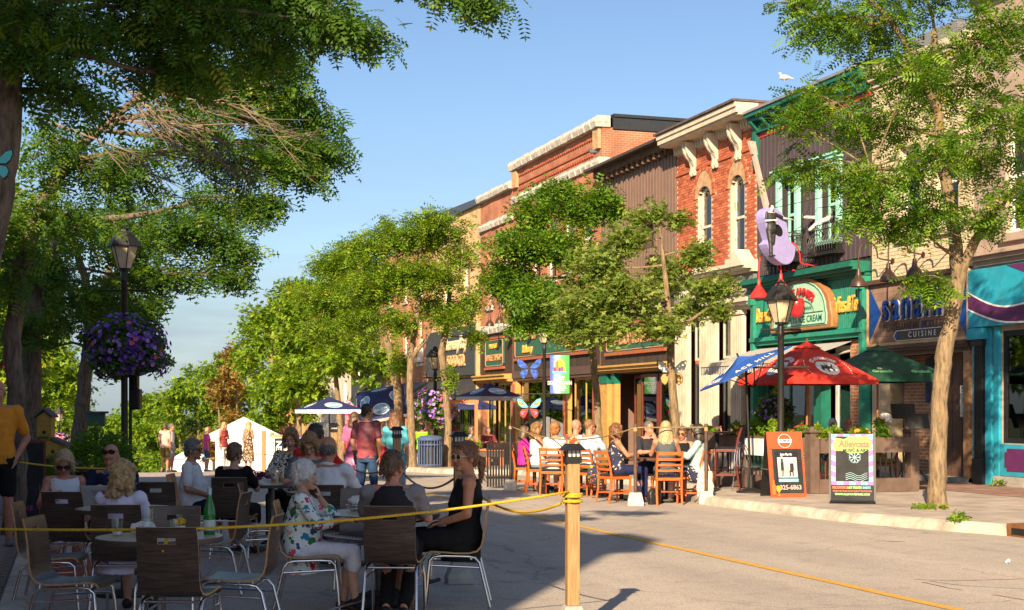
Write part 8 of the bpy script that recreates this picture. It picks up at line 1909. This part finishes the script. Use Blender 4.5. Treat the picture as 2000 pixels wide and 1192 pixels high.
LILA = M('board_lilac', (.3, .07, .3), rough=.5); SKYB = M('board_sky', (.1, .32, .4), rough=.5); LIME = M('board_lime', (.2, .36, .04), rough=.5); OLET = M('board_orange', (.5, .07, .01), rough=.5); PKL = M('board_pink', (.7, .15, .2), rough=.5); GLE = M('board_green', (.2, .6, .12), rough=.5)
def face_cat(t, Fp, w, h):
    y0, y1 = .27, h-.03; W = w/2-.02
    for i in range(9):
        a = y0+(y1-y0)*i/9; c = y0+(y1-y0)*(i+1)/9
        for s in (-1, 1):
            b = MB(); b.add([Fp(Vector((s*W, a+.03, .002))), Fp(Vector((s*W, c+.03, .002))), Fp(Vector((s*(W-.07), c, .002))), Fp(Vector((s*(W-.07), a, .002)))], [(0, 1, 2, 3)]); b.obj('border_stripe', LILA if i % 2 else SKYB, t, world=False)
    for i in range(7):
        a = -W+2*W*i/7; rect(t, Fp, a, a+2*W/7, y0-.03, y0+.03, .004, LILA if i % 2 == 0 else SKYB, 'border_stripe'); rect(t, Fp, a, a+2*W/7, y1-.02, y1+.02, .003, SKYB if i % 2 == 0 else LILA, 'border_stripe')
    blob = [(-.27, -.06), (-.3, .06), (-.24, .15), (-.12, .13), (-.05, .17), (.1, .17), (.22, .19), (.29, .1), (.29, -.02), (.2, -.06), (.16, -.09), (-.05, -.1), (-.12, -.06)]
    b = MB(); b.add([Fp(Vector((x, h-.22+y, .009))) for x, y in blob], [tuple(range(len(blob)))]); b.obj('lime_cloud', LIME, t, world=False)
    tx(t, Fp, 'Alleycats', .15, .03, h-.17, OLET, .013, bold=.007, sx=.85, wave=.0); tx(t, Fp, 'MUSIC & ART', .065, .05, h-.27, BPR, .013, bold=.002)
    fl = MB()
    for k in range(8): q = math.pi*k/4; p0 = Vector((.04, .68, 0)); d = Vector((math.cos(q), math.sin(q), 0)); fl.tube([Fp(p0+Vector((0, 0, .004))), Fp(p0+d*.09+Vector((0, 0, .004)))], .005, 5); fl.tube([Fp(p0+d*.06+Vector((0, 0, .004))), Fp(p0+d*.09+Vector((-d.y, d.x, 0))*.03+Vector((0, 0, .004)))], .004, 5); fl.tube([Fp(p0+d*.06+Vector((0, 0, .004))), Fp(p0+d*.09-Vector((-d.y, d.x, 0))*.03+Vector((0, 0, .004)))], .004, 5)
    fl.obj('chalk_snowflake', CHB, t, world=False)
    for k in range(4):
        b = MB(); b.tube([Fp(Vector((-.1+.03*j, .32+.03*k+.025*math.sin(j*.7), .004))) for j in range(12)], .0035, 5); b.obj('chalk_wave', CHB, t, world=False)
    tx(t, Fp, 'RECORDS/CDs', .05, -.17, .2, OLET, .004, bold=.003, sx=.8); tx(t, Fp, 'ART PRINTS', .05, .03, .2, GLE, .004, bold=.003, sx=.8); tx(t, Fp, 'T-SHIRTS', .05, .2, .2, SKYB, .004, bold=.003, sx=.75); tx(t, Fp, 'WE BUY OR TRADE GOOD QUALITY RECORDS/CDs', .035, 0, .145, OLET, .004, bold=.001, sx=.72); tx(t, Fp, 'WWW.ALLEYCATSMUSIC.COM', .042, 0, .095, GLE, .004, bold=.002, sx=.9)
    for s in (-1, 1):
        b = MB(); b.box(s*w/2-.015, s*w/2+.015, -.06, h+.03, -.022, .012); b.xf(Fp); b.xf(lambda v: Vector((v.x, v.y, max(v.z, 0)))); b.obj('frame_leg', IRON, t, world=False)
cat_ = aframe(1664, 22.3, .68, 1.06, -TH-R(12), 'chalkboard pavement sign with lilac and sky striped border', face_cat, [SLATE, BLACK]); cat_.location.z += .06
# ------------------------------------------------------------------ bin, planter cart, tent, far street things
BLUM = M('blue_metal', (.07, .11, .22), rough=.5, var=.15)
t = thing('litter_bin', where(840, 44, .13), -TH, 'round blue slatted metal litter bin between the slim trunks', 'bin'); b = MB(); b.lathe([(.3, .06), (.3, .82)], 24); b.obj('liner', M('bin_liner', (.04, .04, .045)), t, smooth=True, world=False)
for i in range(22): q = 6.283*i/22; b = MB(); c_, s_ = math.cos(q)*.37, math.sin(q)*.37; b.tube([(c_, s_, .04), (c_, s_, .84)], .016, 6); b.obj('slat', BLUM, t, world=False)
for z in (.08, .7, .84): b = MB(); b.tube([(math.cos(6.283*j/28)*.37, math.sin(6.283*j/28)*.37, z) for j in range(28)], .02, 6, close=True); b.obj('hoop', BLUM, t, smooth=True, world=False)
b = MB(); b.lathe([(.4, .85), (.4, .9), (.3, .97), (.15, .985), (.14, .9)], 28); b.obj('lid', BLUM, t, smooth=True, world=False)
t = thing('planter_cart', where(930, 45.5, .13), -TH+.1, 'orange wooden planter cart with an upright frame and red flowers', 'planter'); OP = M('salmon_paint', (.55, .17, .07), rough=.6, var=.1)
for x in (-.85, .0): b = MB(); b.box(x-.05, x+.05, -.05, .05, .55, 2.0); b.obj('upright', OP, t, world=False)
b = MB(); b.box(-.92, .07, -.06, .06, 2.0, 2.12); b.obj('top_beam', OP, t, world=False); b = MB(); b.box(-.9, .9, -.3, .3, .5, .56); b.obj('tray_edge', OP, t, world=False); b = MB(); b.box(-.85, .85, -.27, .27, .3, .5); b.obj('trough', BROWN, t, world=False)
for x in (-.8, .35, .8): b = MB(); b.box(x-.05, x+.05, -.26, -.16, 0, .3); b.box(x-.05, x+.05, -.16, .16, .1, .16); b.box(x-.05, x+.05, .16, .26, 0, .3); b.obj('leg', OP, t, world=False)
plant('planter_plant', Vector(t.location)+Vector((-.35, 0, .56)), .5, .35, 'geraniums with red flowers in the orange planter cart', LOCUSTY, n=300, size=.14, flowers=[(PET['red'], 1)], nf=40, fs=.06, seed=9, group='plants in planters')
TENT = M('white_tent_cloth', (.68, .68, .69), rough=.7, var=.04)
def tent(px, Z, L, eave, peak, rot, label):
    t = thing('canopy_tent', where(px, Z), rot, label, 'tent', 'white market tents'); h = L/2; cs = [(h, -h), (h, h), (-h, h), (-h, -h)]
    for i in range(4):
        a, c = cs[i-1], cs[i]; b = MB(); b.add([(a[0], a[1], eave), (c[0], c[1], eave), (0, 0, peak)], [(0, 1, 2)]); b.add([(a[0], a[1], eave), (c[0], c[1], eave), (c[0], c[1], eave-.28), (a[0], a[1], eave-.28)], [(0, 1, 2, 3)]); o = b.obj('roof_panel', TENT, t, world=False); md = o.modifiers.new('s', 'SOLIDIFY'); md.thickness = .01
        b = MB(); b.tube([(c[0], c[1], 0), (c[0], c[1], eave)], .03, 6); b.obj('pole', M('tent_pole', (.6, .6, .6), rough=.4), t, world=False)
    a, c = cs[3], cs[0]; b = MB(); b.box(a[0], c[0], a[1]-.01, a[1]+.01, .05, eave-.28); b.obj('side_wall', TENT, t, world=False)
    return t
tent(476, 73, 3.3, 2.05, 3.0, -TH+R(20), 'white canopy tent standing down the road behind the far walkers'); tent(372, 104, 3.2, 2.0, 2.9, -TH+R(10), 'smaller white canopy tent beyond the pink top')
t = thing('open_sign', where(545, 50), -TH+.2, 'white upright board reading open beside the white tent', 'sign'); b = MB(); b.box(-.32, .32, -.03, .03, .05, 1.2); b.obj('board', WHITE, t, world=False); b = MB(); b.box(-.34, .34, -.04, .04, 1.2, 1.27); b.obj('top_rail', OCHRE, t, world=False); b = MB(); b.box(-.16, .16, -.036, -.031, .1, 1.15); b.obj('panel', M('sign_navy', (.015, .02, .05)), t, world=False)
text('OPEN', .3, WPR, lambda v: Vector((-v.y*.9, -.04-v.z, .62+v.x*1.15)), 'lettering', t, .002, bold=.008, world=False)
for px, Z, h, lb in ((515, 47, 1.35, 'plain wooden stake in front of the white tent'), (532, 52, 1.4, 'plain wooden stake beside the open board'), (602, 38, 1.25, 'plain wooden stake beside the far flower basket'), (622, 40, 1.2, 'plain wooden stake behind the dark-haired person')):
    t = thing('wooden_stake', where(px, Z), -TH, lb, 'post'); b = MB(); b.box(-.06, .06, -.06, .06, 0, h); b.obj('timber', PINE, t, world=False, bevel=.005)
rope([at(0, 900, 40)*0+where(250, 52)+Vector((0, 0, .55)), where(515, 47)+Vector((0, 0, .6)), where(602, 38)+Vector((0, 0, .7))], .014, OROPE, 'rope across the road between the plain wooden stakes', .12)
# ------------------------------------------------------------------ shady pavement: bird houses, barrel, chalkboard
YEL = M('birdhouse_yellow', (.42, .27, .05), rough=.75, var=.2, scale=8); ROOF = M('birdhouse_roof', (.12, .11, .115), rough=.9, var=.3, scale=20)
t = thing('bird_house', where(93, 21.5, .13), -TH, 'yellow two-storey bird house with grey shingle roofs on a stand', 'bird house'); b = MB(); b.box(-.04, .04, -.04, .04, 0, .74); b.obj('stand', BROWN, t, world=False)
b = MB(); b.prism([(-.26, .74), (.26, .74), (.26, .94), (.1, 1.0), (-.1, 1.0), (-.26, .94)], .26, 'xz', -.13); b.obj('lower_house', YEL, t, world=False); b = MB(); b.box(-.13, .08, -.1, .1, 1.0, 1.36); b.prism([(-.13, 1.36), (.08, 1.36), (-.025, 1.44)], .2, 'xz', -.1); b.obj('tower', YEL, t, world=False)
b = MB(); b.prism([(-.17, 1.35), (-.025, 1.47), (.12, 1.35), (.12, 1.38), (-.025, 1.5), (-.17, 1.38)], .28, 'xz', -.14); b.obj('tower_roof', ROOF, t, world=False)
for s in (-1, 1): b = MB(); b.prism([(s*.09, 1.02), (s*.32, .92), (s*.32, .95), (s*.09, 1.06)], .32, 'xz', -.16); b.obj('side_roof', ROOF, t, world=False)
for (x, z, r_) in ((-.02, 1.13, .028), (-.12, .84, .025), (.12, .84, .025)): b = MB(); b.lathe([(r_, 0), (r_, .004)], 14); b.xf(lambda v: Vector((x+v.x, (-.1045 if z > 1 else -.1345)+v.z, z+v.y))); b.obj('entrance_hole', BLACK, t, world=False)
for (x, z) in ((-.02, 1.07), (-.12, .78), (.12, .78)): b = MB(); b.box(x-.06, x+.06, -.17, -.131 if z < 1 else -.101, z-.01, z+.006); b.obj('perch', M('perch_green', (.1, .2, .06)), t, world=False)
b = MB(); b.box(-.1, .02, -.136, -.131, .9, .95); b.obj('shutter', ROOF, t, world=False)
t = thing('bird_house', where(188, 25, .13), -TH+.2, 'green bird house with dark roof among the barrel ferns', 'bird house'); b = MB(); b.box(-.035, .035, -.035, .035, 0, 1.2); b.obj('stand', BROWN, t, world=False); b = MB(); b.box(-.15, .15, -.12, .12, 1.2, 1.42); b.obj('house', M('house_green', (.05, .14, .11), rough=.7), t, world=False); b = MB(); b.box(-.2, .2, -.17, .17, 1.42, 1.46); b.obj('roof', ROOF, t, world=False)
t = thing('barrel_planter', where(182, 22.5, .13), 0, 'old wooden half-barrel planter behind the person in navy', 'planter'); BW = woodgrain('barrel_wood', (.07, .045, .03), (.2, .135, .085), (1, 1, 8), rough=.8)
for i in range(18):
    q0 = 6.283*i/18+.012; q1 = 6.283*(i+1)/18-.012; b = MB(); pf = [(.3, 0), (.34, .18), (.35, .32), (.335, .55)]
    vs = [(r_*math.cos(q), r_*math.sin(q), z) for r_, z in pf for q in (q0, q1)]+[((r_-.025)*math.cos(q), (r_-.025)*math.sin(q), z) for r_, z in pf for q in (q0, q1)]
    b.add(vs, [(2*k, 2*k+1, 2*k+3, 2*k+2) for k in range(3)]+[(8+2*k, 10+2*k, 11+2*k, 9+2*k) for k in range(3)]+[(6, 7, 15, 14)]); b.obj('stave', BW, t, world=False)
for z, r_ in ((.1, .325), (.45, .35)): b = MB(); b.lathe([(r_, z), (r_+.006, z), (r_+.008, z+.05), (r_, z+.05)], 28, caps=False); b.obj('hoop', IRON, t, smooth=True, world=False)
b = MB(); b.lathe([(.3, .5), (.001, .52)], 20, caps=False); b.obj('soil', M('soil', 0), t, world=False)
plant('fern', Vector(t.location)+Vector((0, 0, .52)), .55, .5, 'dark bushy ferns growing in the wooden barrel', LOCUSTD, n=420, size=.24, lod=1, seed=31)
plant('shrub', where(96, 19.5, .13), .4, .75, 'dark leafy shrub below the yellow bird house', LOCUSTD, n=420, size=.16, lod=3, seed=33)
t = thing('chalkboard', where(48, 17.6, .13), -TH+.3, 'tall black chalkboard leaning by the grey trunk with pink writing', 'sign'); b = MB(); b.box(-.22, .22, -.02, .02, .05, 1.05); b.obj('board', SLATE, t, world=False); b = MB()
for q in ((-.25, -.22, .02, 1.08), (.22, .25, .02, 1.08)): b.box(q[0], q[1], -.03, .03, q[2], q[3])
b.box(-.22, .22, -.03, .03, 1.051, 1.09); b.box(-.22, .22, -.03, .03, .01, .049); b.obj('frame', M('maroon_frame', 0), t, world=False); text('!', .2, M('chalk_magenta', (.5, .05, .3)), lambda v: Vector((.17+v.x, -.024-v.z, .3+v.y)), 'lettering', t, .001, world=False); text('ks', .12, M('chalk_magenta', 0), lambda v: Vector((.05+v.x, -.024-v.z, .26+v.y)), 'lettering', t, .001, world=False)
# ------------------------------------------------------------------ guitar sculpture with two musicians
gt = thing('guitar_sculpture', (FX-1.1, 30.0, 5.05), R(14), 'giant lilac guitar sculpture hung in front of the purple siding', 'sculpture'); LIL = M('lilac_paint', (.32, .28, .56), rough=.45, var=.08)
body = []
for i in range(40):
    q = 2*math.pi*i/40; zz = math.sin(q); wd = .42-.1*math.cos(2*(zz*1.25+.15)) if zz > -.2 else .5; body.append((math.cos(q)*wd*.95, .62+zz*.66))
tilt = lambda v: Vector((v.x-(v.z)*.32, v.y, v.z))
b = MB(); b.prism(body, .3, 'xz', -.15); b.xf(tilt); b.obj('guitar_body', LIL, gt, world=False, bevel=.015)
b = MB(); b.prism([(-.07, 1.2), (.07, 1.2), (.045, 2.5), (-.045, 2.5)], .09, 'xz', .0); b.prism([(-.08, 2.5), (.08, 2.5), (.1, 2.8), (-.1, 2.8)], .07, 'xz', .0); b.xf(tilt); b.obj('guitar_neck', M('neck_wood', (.48, .38, .33), rough=.6), gt, world=False)
b = MB(); b.lathe([(.14, 0), (.14, .006)], 20); b.xf(lambda v: tilt(Vector((v.x, -.152-v.z, .75+v.y)))); b.obj('sound_hole', BLACK, gt, world=False)
for z0 in (1.6, 2.3):
    b = MB(); b.tube([tilt(Vector((0, .05, 1.25))), Vector((1.0, -.6, z0))], .008, 5); b.obj('stay_wire', IRON, gt, world=False)
STW = M('statue_white', (.55, .52, .47), rough=.6, var=.2); STB = M('statue_black', (.03, .03, .032), rough=.5); SK['statue'] = STW; HR['statue'] = STB
m1 = person(Vector((FX-1.5, 29.75, 5.15)), 150, 'black and white musician statue clinging to the lilac guitar', sit=False, shirt=STB, sleeve='short', bottom='trousers', bmat=STB, hair=('short', 'statue'), skin='statue', arms=(((.5, .05, 1.3), (.72, .1, 1.28), (1, 0, 0), (0, 0, -1)), 'fold'), shoes=STB, near=False, size=.72, step=.5)
m2 = person(Vector((FX-.35, 30.3, 6.05)), 60, 'black and white musician statue flying behind the lilac guitar', sit=False, shirt=STB, sleeve='short', bottom='trousers', bmat=STW, hair=('short', 'statue'), skin='statue', arms=('fold', 'fold'), shoes=STB, near=False, size=.72, step=.8)
m2.rotation_euler = (R(80), 0, R(60)); flush()
for q in (m1, m2): q.name = 'musician_statue'; q['category'] = 'statue'
# ------------------------------------------------------------------ small street things
t = thing('litter', gp(1968, 1100), .3, 'small crumpled pale blue litter on the open road', 'litter'); b = MB(); b.ball((0, 0, .015), (.04, .02, .02)); b.ball((.03, .01, .02), (.02, .015, .02)); fuse(b, 'scrap', M('pale_litter', (.5, .58, .62), rough=.7), t, .005, 0, disp=.03, dscale=.02)
for (x, s, lb, n) in ((12.35, 18.1, 'tuft of weeds at the foot of the forked tree', 60), (11.35, 16.0, 'green weed growing out of the broken kerb', 40), (17.3, 23.1, 'tuft of weeds at the blue shop plinth', 30)):
    plant('weed', (x, s, .14), .16 if n < 50 else .3, .12 if n < 50 else .05, lb, LOCUSTY, n=n, size=.07, seed=n, group='weeds on the pavement')
t = thing('storm_drain', (kerbR(14.9)-.05, 14.9, 0), 0, 'rusty storm drain inlet in the kerb', 'drain'); b = MB(); b.box(-.05, .25, -.3, .3, .0, .16); b.obj('cast_frame', M('rusty_iron', (.2, .08, .03), rough=.9, var=.3), t, world=False); b = MB(); b.box(-.056, -.0505, -.2, .2, .03, .11); b.obj('inlet', BLACK, t, world=False)
for (px, py, Z, lb) in ((1158, 303, 46, 'grey pigeon on the gutter of the brown sided building'), (1532, 160, 33.0, 'white gull on the zinc roof edge')):
    t = thing('bird', at(px, py, Z), R(60), lb, 'bird'); c = (.5, .5, .5) if 'gull' in lb else (.1, .1, .12); b = MB(); b.ball((0, 0, .1), (.06, .12, .065)); b.ball((0, .1, .19), (.038, .042, .04)); b.caps((0, .06, .13), (0, .1, .18), .035, .03); b.caps((0, -.08, .1), (0, -.2, .06), .035, .015); b.caps((0, .13, .185), (0, .165, .178), .01, .004)
    for s in (-1, 1): b.caps((s*.025, 0, .06), (s*.025, 0, -.01), .009, .008)
    fuse(b, 'bird_body', M('bird'+lb[:4], c, rough=.7, var=.2), t, .009, 2)
flush()
COL.objects  # end
